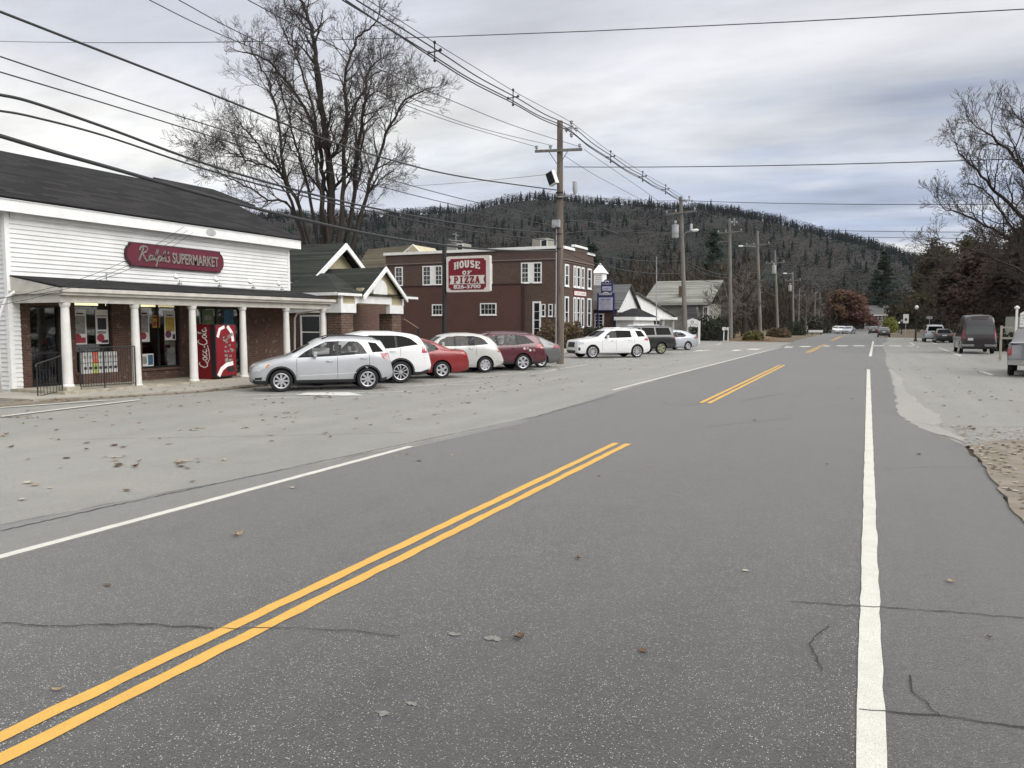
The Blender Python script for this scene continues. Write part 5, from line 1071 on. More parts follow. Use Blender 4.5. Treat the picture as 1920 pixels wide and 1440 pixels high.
# second wing with the long white gable
X2 = -22.3
y0 = AX(1190, 592, X2).y; y1 = AX(1262, 592, X2).y; zt = AX(1190, 550, X2).z; ze = AX(1240, 594, X2).z
mb = MB(); mb.prism([(y0, ze), (y1, ze), (AX(1250, 583, X2).y, AX(1250, 583, X2).z), (y0 + .5, zt)], 'x', X2 - 12, X2); mb.build('gable_wall', M_SIDE, bk)
mb = slab((X2 + .3, y0, zt + .12), (X2 - 12, y0, zt + .12), (X2 - 12, y1 + 1, ze + .15), (X2 + .3, y1 + 1, ze + .15), .12); mb.build('roof', M_SHINGG, bk)
MB().box(X2 - 11.5, X2 - 1.8, y0, y1, 0, ze).build('wall', M_BRICK2, bk)
mb = MB(); mb.box(X2 - .1, X2 + .3, y0 - 1, y1 + 1.2, ze - .32, ze); mb.build('frieze', M_TRIM, bk)
for k in range(4): yy = y0 + 2 + k * (y1 - y0 - 2) / 3; MB().box(X2 - .12, X2 + .12, yy - .13, yy + .13, 0, ze - .32).build('porch_column', M_COLM, bk)
window(bk, 'x', X2 - 1.8, y0 + 3.2, y0 + 4.8, 1.0, 2.3, 3, 2, .1)
X4 = -18.9; a, b_, c, d_ = AX(1186, 594, X4), AX(1206, 578, X4), AX(1212, 578, X4), AX(1229, 594, X4)
mb = MB(); yl, yr_ = a.y, d_.y; mb.hexa([(X4 + .3, yl, a.z), (X4 + .3, yr_, a.z), (X4 - 2, yr_, a.z), (X4 - 2, yl, a.z)], [(X4 - .7, b_.y, b_.z), (X4 - .7, c.y, b_.z), (X4 - 1.1, c.y, b_.z), (X4 - 1.1, b_.y, b_.z)]); mb.build('entry_roof', M_SHING, bk)
mb = MB(); mb.box(X4 - .05, X4 + .35, yl - .3, yr_ + .3, a.z - .3, a.z - .002); mb.box(X4 - 1.6, X4 - .05, yl - .3, yl - .05, a.z - .3, a.z - .002); mb.build('entry_fascia', M_TRIM, bk); MB().box(X4 - 1.6, X4, yl + .3, yr_ - .6, 0, a.z - .3).build('entry_wall', M_SIDE, bk)
# white cupola tower behind
ct = empty('white_cupola', (-36, 110, 0), 'small white louvred cupola tower rising behind the brick building', 'tower')
a, b_ = AY(1111, 540, 110), AY(1131, 540, 110); zc = [AY(1120, q, 110).z for q in (497, 512, 526, 540, 552)]
MB().box(a.x, b_.x, 110, 112.2, 0, zc[3]).build('tower_wall', M_SIDE, ct)
mb = MB(); mb.box(a.x + .15, b_.x - .15, 110.15, 112.05, zc[3], zc[1]); mb.build('belfry', M_TRIM, ct)
mb = MB()
for k in range(7): z_ = zc[3] + .1 + (zc[1] - zc[3] - .2) * k / 7; mb.box(a.x + .35, b_.x - .35, 110.1, 110.14, z_, z_ + .08)
mb.build('louvre', M_GREYM, ct)
mb = MB(); mb.hexa([(a.x - .1, 109.9, zc[1]), (b_.x + .1, 109.9, zc[1]), (b_.x + .1, 112.3, zc[1]), (a.x - .1, 112.3, zc[1])], [((a.x + b_.x) / 2 - .05, 111, zc[0] + .3), ((a.x + b_.x) / 2 + .05, 111, zc[0] + .3), ((a.x + b_.x) / 2 + .05, 111.1, zc[0] + .3), ((a.x + b_.x) / 2 - .05, 111.1, zc[0] + .3)]); mb.build('spire', M_TRIM, ct)
# grey slate house
gs = empty('slate_house', (-22, 108, 0), 'house with a broad pale slate roof and a thin chimney behind the second utility pole', 'house')
a, b_ = AY(1205, 568, 106), AY(1332, 568, 106); zt = AY(1270, 531, 112).z
mb = slab((a.x, 105.6, a.z), (b_.x + .2, 105.6, a.z), (b_.x + .7, 111.5, zt + .3), (a.x + .6, 111.5, zt + .3), .12); q = slab((a.x + .6, 111.5, zt + .3), (b_.x + .7, 111.5, zt + .3), (b_.x + .7, 117, a.z), (a.x, 117, a.z), .12); mb.add(q.v, q.f); mb.build('roof', M_SHING3, gs)
MB().box(a.x + .5, b_.x - .3, 106.4, 116, 0, a.z - .15).build('wall', mat('grey_shingle_wall', (.26, .25, .22), .8, .2, 1.5), gs)
MB().box(a.x + .3, b_.x + .1, 105.55, 105.65, a.z - .35, a.z - .05).build('eave_board', mat('weathered_grey_board', (.30, .29, .26), .8), gs)
c = AY(1275, 560, 107); MB().box(c.x - .2, c.x + .2, 107, 107.5, a.z, c.z + 1.7).build('chimney', M_BRICK2, gs)
c0, c1 = AY(1318, 600, 106.3), AY(1332, 575, 106.3); window(gs, 'y', 106.35, c0.x + .1, c1.x - .4, c0.z, c1.z - .1, 2, 2, .15)
c0, c1 = AY(1290, 598, 104), AY(1309, 575, 104); mb = MB(); mb.prism([(c0.x, c0.z), (c1.x, c0.z), (c1.x - .3, c1.z), (c0.x, c1.z)], 'y', 104, 106.3); mb.build('dormer_wall', M_SHINGG, gs)
# house at the end of the road
eh = empty('far_house', (2, 262, 0), 'long grey two storey house closing the view at the end of the road', 'house')
a, b_ = AY(1620, 625, 262), AY(1664, 600, 262); MB().box(a.x, b_.x, 262, 272, 0, 5.2).build('wall', mat('pale_grey_wall', (.30, .29, .28), .8), eh)
mb = slab((a.x - .4, 261.5, 4.6), (b_.x + .4, 261.5, 4.6), (b_.x + .4, 267, 7.4), (a.x - .4, 267, 7.4), .15); mb.build('roof', M_SHINGG, eh)
MB().box(a.x, b_.x, 261.4, 261.5, 4.3, 4.55).build('eave_board', M_TRIM, eh)
for k in range(5): xx = a.x + .7 + k * (b_.x - a.x - 2) / 4; window(eh, 'y', 262, xx, xx + .6, 3.0, 4.1, 1, 2, .06, sill=False)
# house behind the gabled shop
hh = empty('brown_roof_house', (-50, 84, 0), 'house with a brown roof and a small yellow gable rising behind the brick building', 'house')
a, b_ = AY(702, 470, 86), AY(775, 459, 86); c = AY(690, 500, 80)
mb = slab((c.x - 2, 80, c.z - .6), (b_.x + 2, 80, c.z - .6), (b_.x + .3, 86, b_.z), (a.x - 1, 86, b_.z - .3), .12); q = slab((a.x - 1, 86, b_.z - .3), (b_.x + .3, 86, b_.z), (b_.x + 2, 92, c.z - .6), (c.x - 2, 92, c.z - .6), .12); mb.add(q.v, q.f); mb.build('roof', M_SHINGB, hh)
mb = MB(); mb.box(c.x - 1, b_.x + 1.5, 80.5, 91.5, 0, c.z - .7); mb.build('wall', M_YSIDE, hh)
e0, e1, e2 = AY(757, 474, 79), AY(775, 459, 79), AY(790, 474, 79); MB().prism([(e0.x, e0.z - .4), (e2.x, e0.z - .4), (e1.x, e1.z)], 'y', 78.9, 84).build('dormer_wall', M_YSIDE, hh)
mb = MB(); mb.tube([e0, e1, e2], .1, 5); mb.build('barge_board', M_TRIM, hh)
# pale building glimpsed on the right
pb = empty('pale_shed', (12.5, 72, 0), 'pale shed glimpsed between the van and the white sign post on the right', 'shed'); a = AY(1893, 600, 72); MB().box(a.x, a.x + 1.6, 72, 74, 0, 2.5).build('wall', mat('pale_green_wall', (.34, .35, .30), .8), pb)
if 0: slab((a.x - .8, 71.5, 2.4), (a.x + 4.5, 71.5, 2.4), (a.x + 4.5, 74, 2.75), (a.x - .8, 74, 2.75), .1).build('roof', M_SHINGG, pb)

# ================================================================== SIGNS
M_SRED = mat('sign_deep_red', (.19, .010, .020), .5, .08); M_SWH = mat('sign_cream_white', (.66, .62, .58), .5, .06); M_BLUE = mat('sign_blue', (.03, .035, .13), .5, .08)
ps = empty('pizza_sign', (-18.35, 33, 0), 'red and white pizza restaurant sign hung from a tall black post among the parked cars', 'sign')
MB().tube([(-18.42, 33.1, 0), (-18.38, 33.1, 6.05)], .105, 12).build('post', M_BLACK, ps, True, 40)
SY = 32.95; sx0, sx1, sz0, sz1 = -18.2, -15.93, 3.46, 5.12
mb = MB()
def rrect(x0, x1, z0, z1, r_, k=4): return arc(x1 - r_, z1 - r_, r_, r_, 0, 90, k) + arc(x0 + r_, z1 - r_, r_, r_, 90, 180, k) + arc(x0 + r_, z0 + r_, r_, r_, 180, 270, k) + arc(x1 - r_, z0 + r_, r_, r_, 270, 360, k)
mb.prism(rrect(sx0, sx1, sz0, sz1, .07), 'y', SY, SY + .22); mb.build('sign_box', M_SWH, ps)
x0, x1, z0, z1, nn = sx0 + .12, sx1 - .19, sz0 + .10, sz1 - .12, .11
notch = [(x0 + nn, z0)] + [(x1 - nn, z0)] + arc(x1, z0, nn, nn, 180, 90, 4)[1:] + [(x1, z1 - nn)] + arc(x1, z1, nn, nn, 270, 180, 4)[1:] + [(x0 + nn, z1)] + arc(x0, z1, nn, nn, 0, -90, 4)[1:] + [(x0, z0 + nn)] + arc(x0, z0, nn, nn, 90, 0, 4)[1:-1]
MB().prism(notch, 'y', SY - .012, SY - .001).build('red_panel', M_SRED, ps)
for xx in (sx0, sx1): pass
MB().box(-18.35, -18.2, 33.0, 33.1, 4.9, 4.98).build('bracket', M_BLACK, ps); MB().box(-18.35, -18.2, 33.0, 33.1, 3.6, 3.68).build('bracket', M_BLACK, ps)
def E(w_, segs): return [(w_, [s_[0], s_[1]]) for s_ in segs]
# slab letters on a unit cell 1 x 1; (relative weight, path)
SL = {
 'H': [(1, [(.22, 0), (.22, 1)]), (1, [(.78, 0), (.78, 1)]), (.5, [(.25, .5), (.75, .5)]), (.6, [(.0, .07), (.42, .07)]), (.6, [(.0, .93), (.42, .93)]), (.6, [(.58, .07), (1, .07)]), (.6, [(.58, .93), (1, .93)])],
 'O': [(1, arc(.5, .5, .34, .42, 0, 360, 14))],
 'U': [(1, [(.22, .97), (.22, .35)] + arc(.5, .33, .28, .25, 180, 360, 8) + [(.78, .97)]), (.6, [(0, .93), (.42, .93)]), (.6, [(.6, .93), (1, .93)])],
 'S': [(1, arc(.5, .72, .3, .20, 20, 255, 8) + arc(.5, .29, .32, .20, 80, -150, 8))],
 'E': [(1, [(.22, 0), (.22, 1)]), (.6, [(0, .07), (.9, .07)]), (.6, [(0, .93), (.9, .93)]), (.6, [(.2, .5), (.62, .5)]), (.6, [(.87, .0), (.87, .3)]), (.6, [(.87, .7), (.87, 1)]), (.5, [(.62, .38), (.62, .62)])],
 'F': [(1, [(.25, 0), (.25, 1)]), (.6, [(0, .07), (.5, .07)]), (.6, [(0, .93), (.9, .93)]), (.6, [(.2, .5), (.62, .5)]), (.6, [(.87, .68), (.87, 1)]), (.5, [(.62, .38), (.62, .62)])],
 'P': [(1, [(.25, 0), (.25, 1)]), (.6, [(0, .07), (.52, .07)]), (.9, [(.1, .92), (.55, .92)] + arc(.55, .68, .25, .23, 80, -80, 7) + [(.3, .45)])],
 'I': [(1.1, [(.5, 0), (.5, 1)]), (.6, [(.18, .07), (.82, .07)]), (.6, [(.18, .93), (.82, .93)])],
 'Z': [(.8, [(.1, .92), (.9, .92)]), (1.1, [(.8, .9), (.2, .1)]), (.8, [(.1, .08), (.9, .08)]), (.6, [(.13, .65), (.13, .95)]), (.6, [(.88, .05), (.88, .35)])],
 'A': [(.8, [(.2, .05), (.5, .98)]), (1.1, [(.8, .05), (.5, .98)]), (.5, [(.32, .33), (.7, .33)]), (.6, [(0, .07), (.38, .07)]), (.6, [(.6, .07), (1.0, .07)])]}
def word(s, x0, z0, w_, h, sp, sw, arcf=None):
    out = []
    for i, ch in enumerate(s):
        for wt, p in SL[ch]:
            P_ = []
            for u, v_ in p:
                uu = x0 + i * (w_ + sp) + u * w_; t = (uu - x0) / (len(s) * (w_ + sp) - sp) * 2 - 1
                P_.append((uu, z0 + v_ * h + (arcf(t) if arcf else 0)))
            out.append((wt, P_))
    return out
OS = Vector((0, SY - .012, 0))
tw_ = 1.36; xs = (x0 + x1) / 2 - tw_ / 2
strokes(word('HOUSE', xs, z1 - .51, .25, .33, .028, .07, lambda t: .10 * (1 - t * t)), OS, X3, Z3, -Y3, .082, .012, MB()).build('lettering', M_SWH, ps)
strokes(word('OF', (x0 + x1) / 2 - .25, z1 - .735, .23, .165, .04, .05), OS, X3, Z3, -Y3, .058, .012, MB()).build('lettering', M_SWH, ps)
bz0, bz1 = z0 + .26, z0 + .66
MB().prism([(x0 + .06, bz0), (x1 - .06, bz0), (x1 - .13, (bz0 + bz1) / 2), (x1 - .06, bz1), (x0 + .06, bz1), (x0 + .13, (bz0 + bz1) / 2)], 'y', SY - .022, SY - .012).build('ribbon', M_SWH, ps)
strokes(word('PIZZA', xs - .01, bz0 + .04, .25, .32, .028, .07), Vector((0, SY - .022, 0)), X3, Z3, -Y3, .080, .010, MB()).build('lettering', M_SRED, ps)
text('826-3700', .235, Vector(((x0 + x1) / 2, SY - .012, z0 + .135)), X3, Z3, -Y3, .012, M_SWH, ps, width=1.42, bold=.007)
# blue town sign
bs = empty('blue_plaza_sign', (-21.4, 68, 0), 'tall blue and white directory sign with arched tops standing by the brick building', 'sign')
for k, (pa, pb_, pt, pm, pz) in enumerate(((1127, 1149, 524, 536, 547), (1120.5, 1151.5, 545, 557, 583))):
    Yk = 68.4 - k * .3; a, b_ = AY(pa, pt, Yk), AY(pb_, pt, Yk); zt, zm, zb = a.z, AY(pa, pm, Yk).z, AY(pa, pz, Yk).z; w_ = b_.x - a.x; xm = (a.x + b_.x) / 2
    MB().prism([(a.x, zb), (b_.x, zb), (b_.x, zt - .22)] + arc(xm, zt - .3, w_ * .32, .3, 15, 165, 8) + [(a.x, zt - .22)], 'y', Yk, Yk + .18).build('blue_board', M_BLUE, bs)
    MB().box(a.x + .12, b_.x - .12, Yk - .02, Yk - .001, zb + .08, zm - .05).build('white_panel', mat('panel_lilac_white', (.50, .50, .60), .5), bs)
    strokes([arc(xm, zt - .33, w_ * .18, .18, 20, 160, 7)], Vector((0, Yk - .001, 0)), X3, Z3, -Y3, .10, .01, MB()).build('arch_emblem', M_SWH, bs)
    marks(bs, Vector((xm, Yk - .001, zm + .16 + .1 * k)), X3, Z3, -Y3, w_ * .8, .22 if k else .12, 9, M_SWH, 4 + k)
    n = 6 if k else 1
    for j in range(n): marks(bs, Vector((xm, Yk - .02, zb + .22 + j * (zm - zb - .3) / max(n, 1) if k else (zb + zm) / 2)), X3, Z3, -Y3, w_ * .66, .07 if j < 5 else .13, 14, mat('sign_grey_text', (.12, .12, .20), .6), 10 + j)
for xx in (AY(1121, 583, 68.2).x, AY(1151, 583, 68.2).x): MB().box(xx - .06, xx + .06, 68.15, 68.25, 0, 4.6).build('post', M_BLUE, bs)
# bank sign
ks = empty('bank_sign', (-15.6, 78, 0), 'white bank sign with an arched top and two legs behind the second utility pole', 'sign')
a, b_ = AY(1287, 613, 78), AY(1309, 613, 78); zt = AY(1300, 597, 78).z; MB().prism([(a.x, a.z), (b_.x, a.z), (b_.x, zt - .2), ((a.x + b_.x) / 2, zt), (a.x, zt - .2)], 'y', 78, 78.2).build('board', M_WHT, ks)
MB().box(a.x, a.x + .14, 78, 78.2, 0, a.z).build('leg', M_WHT, ks); MB().box(b_.x, b_.x + .16, 77.95, 78.25, 0, zt - .25).build('leg', M_WHT, ks); MB().box(a.x + .14, b_.x - .2, 78.02, 78.18, .45, .9).build('lower_panel', M_WHT, ks)
xm = (a.x + b_.x) / 2; M_DTX = mat('dark_sign_text', (.05, .06, .05), .6)
strokes([arc(xm, zt - .36, .12, .12, 0, 360, 10)], Vector((0, 77.999, 0)), X3, Z3, -Y3, .05, .006, MB()).build('round_emblem', M_DTX, ks)
marks(ks, Vector((xm, 77.999, zt - .62)), X3, Z3, -Y3, 1.0, .11, 9, M_DTX, 7); text('Bank', .24, Vector((xm, 77.999, zt - .84)), X3, Z3, -Y3, .006, M_DTX, ks, bold=.01)
# oval banner, mailboxes
def post_sign(px, pt, pb_, Y_, w_, label, name='parking_sign', m_=None, base=None):
    a = AY(px, pt, Y_); c = AY(px, pb_, Y_); e_ = empty(name, (a.x, Y_, 0), label, 'sign'); MB().tube([(a.x, Y_ + .05, 0), (a.x, Y_ + .05, a.z)], .035, 6).build('post', M_GREYM, e_)
    MB().box(a.x - w_ / 2, a.x + w_ / 2, Y_ - .02, Y_, c.z, a.z).build('plate', m_ or M_WHT, e_); return e_, a, c
e_, a, c = post_sign(1699, 589, 606, 110, .62, 'tall white parking sign with a dark symbol on the right beyond the crosswalk'); MB().box(a.x - .12, a.x + .12, 109.96, 109.98, c.z + .3, c.z + .62).build('symbol', M_DTX, e_)
post_sign(1511, 611, 617, 150, .7, 'small grey sign low among the far utility poles on the left', m_=M_GREYM)
post_sign(1743, 593, 598, 118, .7, 'small pale sign above the silver utility car on the right', m_=M_GREYM)
e_ = empty('oval_banner', (-19.5, 74, 0), 'grey oval banner sign on a short pole in front of the brick bank', 'sign'); a = AY(1144, 602, 74)
mb = MB().lathe([(.001, 0), (.34, 0), (.34, .03), (.001, .03)], (0, 0, 0), 18, 'y'); mb.v = [(u + a.x, v_ + 74, w_ * 2.1 + a.z) for u, v_, w_ in mb.v]; mb.build('panel', mat('banner_grey', (.30, .28, .28), .7), e_); MB().tube([(a.x, 74.02, 0), (a.x, 74.02, a.z)], .04, 6).build('post', M_GREYM, e_)
for k, px in enumerate((1357, 1365)):
    a = G(px, 633, .4); e_ = empty('mailbox', (a.x, a.y, 0), ['left of two white mailboxes on posts at the leafy bank', 'right of two white mailboxes on posts at the leafy bank'][k], 'mailbox', 'mailboxes'); MB().tube([(a.x, a.y, 0), (a.x, a.y, 1.2)], .06, 6).build('post', M_WHT, e_)
    mb = MB(); mb.prism(rrect(-.16, .16, 0, .36, .1), 'y', 0, .5); mb.v = [(u + a.x, v_ + a.y - .2, w_ + 1.2) for u, v_, w_ in mb.v]; mb.build('box', M_WHT, e_)
# sign post at the right
rs = empty('church_notice_sign', (6.6, 45, 0), 'white notice board beside a tall white post behind the grey pickup on the right', 'sign')
a, b_ = AY(1905.5, 579, 45), AY(1909.5, 579, 45); MB().box(a.x, b_.x, 45, 45.15, 0, a.z).lathe([(.001, 0), (.1, 0), (.12, .08), (.001, .16)], ((a.x + b_.x) / 2, 45.07, a.z), 10).build('post', M_WHT, rs)
c, d_ = AY(1912, 613, 45), AY(1955, 613, 45); zt = AY(1912, 588, 45).z; MB().prism([(c.x, c.z), (d_.x, c.z), (d_.x, zt), ((c.x + d_.x) / 2, zt + .3), (c.x, zt)], 'y', 45, 45.1).build('board', M_WHT, rs)
for j in range(4): marks(rs, Vector(((c.x + d_.x) / 2, 44.999, zt - .08 - j * .14)), X3, Z3, -Y3, .95, .07, 11, M_DTX, 30 + j)
gt = empty('timber_rail', (6, 52, 0), 'pale two rail timber barrier between the van and the white sign post', 'fence')
a, b_ = AY(1878, 614, 50), AY(1904, 614, 50); c = AY(1880, 634, 50)
for z_ in (a.z, c.z): MB().box(a.x, b_.x, 50, 50.08, z_ - .05, z_ + .05).build('rail', mat('pale_timber', (.38, .35, .29), .8), gt)
for xx in (a.x, b_.x): MB().box(xx - .05, xx + .05, 49.95, 50.1, 0, a.z + .1).build('post', _mc['pale_timber'], gt)
# lamp posts with globes at the right
M_GLOBE = mat('white_lamp_globe', (.75, .75, .72), .4, .03)
for k, (px, pt, Y_) in enumerate(((1719, 574, 98), (1691, 600, 160), (1686, 604, 185), (1676, 605, 205))):
    a = AY(px, pt, Y_); h = a.z; e_ = empty('globe_lamp', (a.x, Y_, 0), ['nearest and tallest black lamp post with a white globe on the right', 'second black globe lamp along the right verge', 'third small black globe lamp along the right verge', 'farthest globe lamp, next to the yellow green shrub'][k], 'street lamp', 'globe lamps along the right verge')
    MB().lathe([(.2, 0), (.2, .1), (.12, .2), (.09, .5), (.07, h - .5), (.10, h - .45), (.08, h - .35)], (a.x, Y_, 0), 10).build('pole', M_BLACK, e_, True, 40)
    MB().lathe([(.06, h - .35), (.16, h - .27), (.2, h - .13), (.16, h), (.06, h + .08)], (a.x, Y_, 0), 12).build('globe', M_GLOBE, e_, True)

# ================================================================== UTILITY POLES
def woodmat(name, c):
    m = newmat(name); b = NB(m); v = b.pos(False); mp = b.n('ShaderNodeMapping'); mp.inputs['Scale'].default_value = (14, 14, .7); b.l(v, mp.inputs[0]); f = b.noise(mp.outputs[0], 1.0, 5, .6)
    b.out(b.mix(b.ramp(f, .3, .7), c, tuple(q * .45 for q in c)), .9, 0, .2, f, .7, .01); return m
M_POLE = woodmat('weathered_pole_wood', (.20, .165, .135)); M_POLEG = woodmat('grey_pole_wood', (.24, .22, .195)); M_INS = mat('insulator_grey', (.35, .36, .38), .3, .1); M_TRANS = mat('transformer_grey', (.40, .41, .42), .5, .08)
def insul(mb, p, s_=1.0): mb.lathe([(.02, 0), (.03, .04 * s_), (.07 * s_, .07 * s_), (.05 * s_, .1 * s_), (.075 * s_, .14 * s_), (.03 * s_, .19 * s_)], p, 8)
def pole(b_, t, r0, r1, label, arm=None, m_=None, group='utility poles along the left of the road'):
    b_, t = Vector(b_), Vector(t); e_ = empty('utility_pole', (b_.x, b_.y, 0), label, 'utility pole', group)
    MB().tube([b_ - Z3 * .1, b_.lerp(t, .5), t], [r0, (r0 + r1) / 2, r1], 14).build('shaft', m_ or M_POLE, e_, True, 50)
    if arm:
        z_, x0, x1 = arm[:3]; c = b_.lerp(t, (z_ - b_.z) / (t.z - b_.z)); tilt = arm[3] if len(arm) > 3 else 0; yy = c.y - r1 - .06
        A_, B_ = Vector((c.x + x0, yy, z_ - tilt)), Vector((c.x + x1, yy, z_ + tilt))
        am = MB(); d = (B_ - A_).normalized(); n_ = Z3 - d * d.z
        am.hexa([A_ + Y3 * .05 - n_ * .06, A_ - Y3 * .05 - n_ * .06, B_ - Y3 * .05 - n_ * .06, B_ + Y3 * .05 - n_ * .06], [A_ + Y3 * .05 + n_ * .06, A_ - Y3 * .05 + n_ * .06, B_ - Y3 * .05 + n_ * .06, B_ + Y3 * .05 + n_ * .06]); ar = am.build('crossarm', M_POLEG, e_)
        br = MB(); br.tube([A_.lerp(B_, .3) - Z3 * .05, Vector((c.x, yy + .02, z_ - .75))], .018, 5); br.tube([A_.lerp(B_, .7) - Z3 * .05, Vector((c.x, yy + .02, z_ - .75))], .018, 5); br.build('brace', M_POLEG, ar)
        for f in (.03, .33, .95):
            q = MB(); insul(q, A_.lerp(B_, f) + Z3 * .06, 1.2); q.build('insulator', M_INS, ar, True, 40)
    return e_, b_, t
def bracket(e_, p, s_=1.0):   # top bracket with the insulator cluster of spacer cable
    q = MB(); q.tube([p, p + Vector((.45 * s_, -.1, .0)), p + Vector((.7 * s_, -.2, .05))], .03, 5)
    c = p + Vector((.6 * s_, -.2, -.05)); o = q.build('bracket', M_GREYM, e_)
    q = MB()
    for dx, dz in ((0, .22), (-.25, -.1), (.25, -.12), (.0, -.38)): insul(q, c + Vector((dx, 0, dz - .1)), 1.3); q.tube([c, c + Vector((dx, 0, dz))], .025, 5)
    q.build('insulator_cluster', M_INS, o)
def transformer(e_, c, h=1.0, r_=.28):
    q = MB().lathe([(r_ * .9, 0), (r_, .05), (r_, h - .12), (r_ * 1.08, h - .1), (r_ * 1.08, h - .04), (r_ * .7, h)], c, 16); o = q.build('transformer', M_TRANS, e_, True, 35); q = MB(); insul(q, Vector(c) + Z3 * h, 1.8); q.build('bushing', M_INS, o, True, 40)
def cobra(e_, p, d, L_=1.8, up=.35):
    q = MB(); p, d = Vector(p), Vector(d).normalized(); q.tube([p, p + d * L_ * .5 + Z3 * up * .8, p + d * L_ + Z3 * up], .03, 6); o = q.build('lamp_arm', M_GREYM, e_)
    q = MB(); e0 = p + d * L_ + Z3 * up; q.tube([e0, e0 + d * .15, e0 + d * .5, e0 + d * .65], [.04, .11, .12, .03], 8); q.build('lamp_head', M_TRIM, o, True)
LBP = ['tall brown utility pole with crossarm and tilted floodlight at the end of the parked cars', 'second utility pole, with a transformer can, standing before the pale silver saloon', 'third utility pole, with two crossarms, beside the white mailboxes', 'fourth utility pole, with a street lamp arm pointing left, on the leafy bank', 'leaning utility pole with transformer right of the lamp pole', 'slender utility pole with a bright street lamp at its top']
e1, B1, T1 = pole(G(1050.5, 682), (-13.89, 36.57, 11.75), .19, .14, LBP[0], (10.32, -1.22, 1.2, -.06))
bracket(e1, Vector((-13.8, 36.5, 11.35)))
q = MB(); q.box(-.22, .22, -.13, .13, -.33, .33); m4 = Matrix.Translation((-14.2, 36.35, 9.02)) @ Matrix.Rotation(R(-20), 4, 'Y') @ Matrix.Rotation(R(-18), 4, 'Z'); q.v = [tuple(m4 @ Vector(p)) for p in q.v]; fl = q.build('floodlight', M_TRIM, e1)
q = MB(); q.box(-.19, .19, -.15, -.131, -.29, .29); q.v = [tuple(m4 @ Vector(p)) for p in q.v]; q.build('lens', M_GLASS, fl)
MB().tube([(-13.9, 36.4, 8.1), (-13.3, 36.3, 8.12), (-13.0, 36.25, 8.15)], .03, 6).build('lamp_arm', M_GREYM, e1)
MB().lathe([(.04, 8.12), (.08, 8.2), (.12, 8.32), (.12, 8.75), (.04, 8.8)], (-12.98, 36.25, 0), 12).build('lamp_head', M_TRANS, e1, True, 40)
MB().box(-14.15, -13.78, 36.2, 36.42, 6.65, 7.0).build('junction_box', M_GREYM, e1)
MB().tube([(-13.98, 36.40, .2), (-13.99, 36.42, 6.6)], .03, 6).build('conduit', M_GREYM, e1)
for z_ in (8.3, 8.0, 6.3, 5.6): MB().lathe([(.19, z_), (.195, z_ + .06)], (-13.89, 36.57, 0), 12).build('pole_band', M_BLACK, e1)
e2, B2, T2 = pole(G(1286, 652), (-14.13, 64.73, 12.2), .20, .14, LBP[1], (10.9, -1.2, 1.25, .06), M_POLEG)
bracket(e2, Vector((-14.05, 64.7, 11.9)), 1.1); transformer(e2, (-14.45, 64.45, 8.9), 1.05); cobra(e2, (-14.0, 64.6, 8.9), (1, -.3, 0), .9, .5)
MB().lathe([(.001, 0), (.10, .02), (.12, .5), (.06, .6)], (-13.15, 64.3, 9.35), 10).build('lamp_head', M_TRANS, e2, True, 40)
e3, B3, T3 = pole(AY(1370.5, 633, 89), AY(1368, 410, 89), .21, .14, LBP[2], (11.85, -1.25, 1.35, .05), M_POLEG); bracket(e3, T3 - Z3 * .3, .9)
MB().tube([AY(1346, 454, 88.8), AY(1370, 452, 88.8)], .04, 6).build('lower_arm', M_POLEG, e3)
c = AY(1426, 631, 112); e4, B4, T4 = pole((c.x, 112, .2), AY(1420, 433, 112), .24, .15, LBP[3], (AY(1420, 459, 112).z, -1.5, 1.6, .03), M_POLEG); cobra(e4, AY(1418, 463, 111.8), (-1, -.2, 0), 1.7, .15)
e5, B5, T5 = pole(AY(1459, 634, 130), AY(1453, 469, 130), .22, .14, LBP[4], (AY(1453, 493, 130).z, -1.4, 1.4, .05), M_POLEG); transformer(e5, AY(1451, 513, 129.5), 1.3, .3)
e6, B6, T6 = pole(AY(1488, 636, 150), AY(1486, 510, 150), .2, .14, LBP[5], (AY(1486, 526, 150).z, -1.2, 1.4, .05), M_POLEG); cobra(e6, AY(1486, 513, 149.8), (-1, -.3, 0), 1.0, .05); transformer(e6, AY(1481, 546, 149.5), 1.1, .28)
FARP = [(1499, 540, 634, 172, 'thin pole just right of the slender lamp pole'), (1529, 548, 632, 200, 'sixth far pole with a low cross piece'), (1537.5, 548, 631, 225, 'far pole carrying a small lamp to its left'), (1541, 570, 631, 245, 'short grey pole right beside the far lamp pole'), (1545, 562, 612, 270, 'far pole with a double arm before the orange tree'), (1555, 568, 622, 300, 'farthest pole of the left row below the orange tree')]
for k, (px, pt, pb_, Y_, lb) in enumerate(FARP):
    a, b_ = AY(px, pb_, Y_), AY(px, pt, Y_); a.z = max(-.2, a.z); pole((b_.x, Y_, 0), b_, .17, .12, lb, (b_.z - 1.6, -1.2, 1.2, 0), M_POLEG)
e_ = empty('flagpole', (0, 0, 0), 'thin pale flagpole rising in front of the brick bank', 'flagpole'); a, b_ = AY(1231, 612, 70), AY(1231, 481, 70); e_.location = (a.x, 70, 0)
MB().tube([(a.x, 70, 0), (a.x, 70, 1.5), (b_.x, 70, b_.z)], [.07, .065, .03], 8).build('mast', M_INS, e_, True, 50)
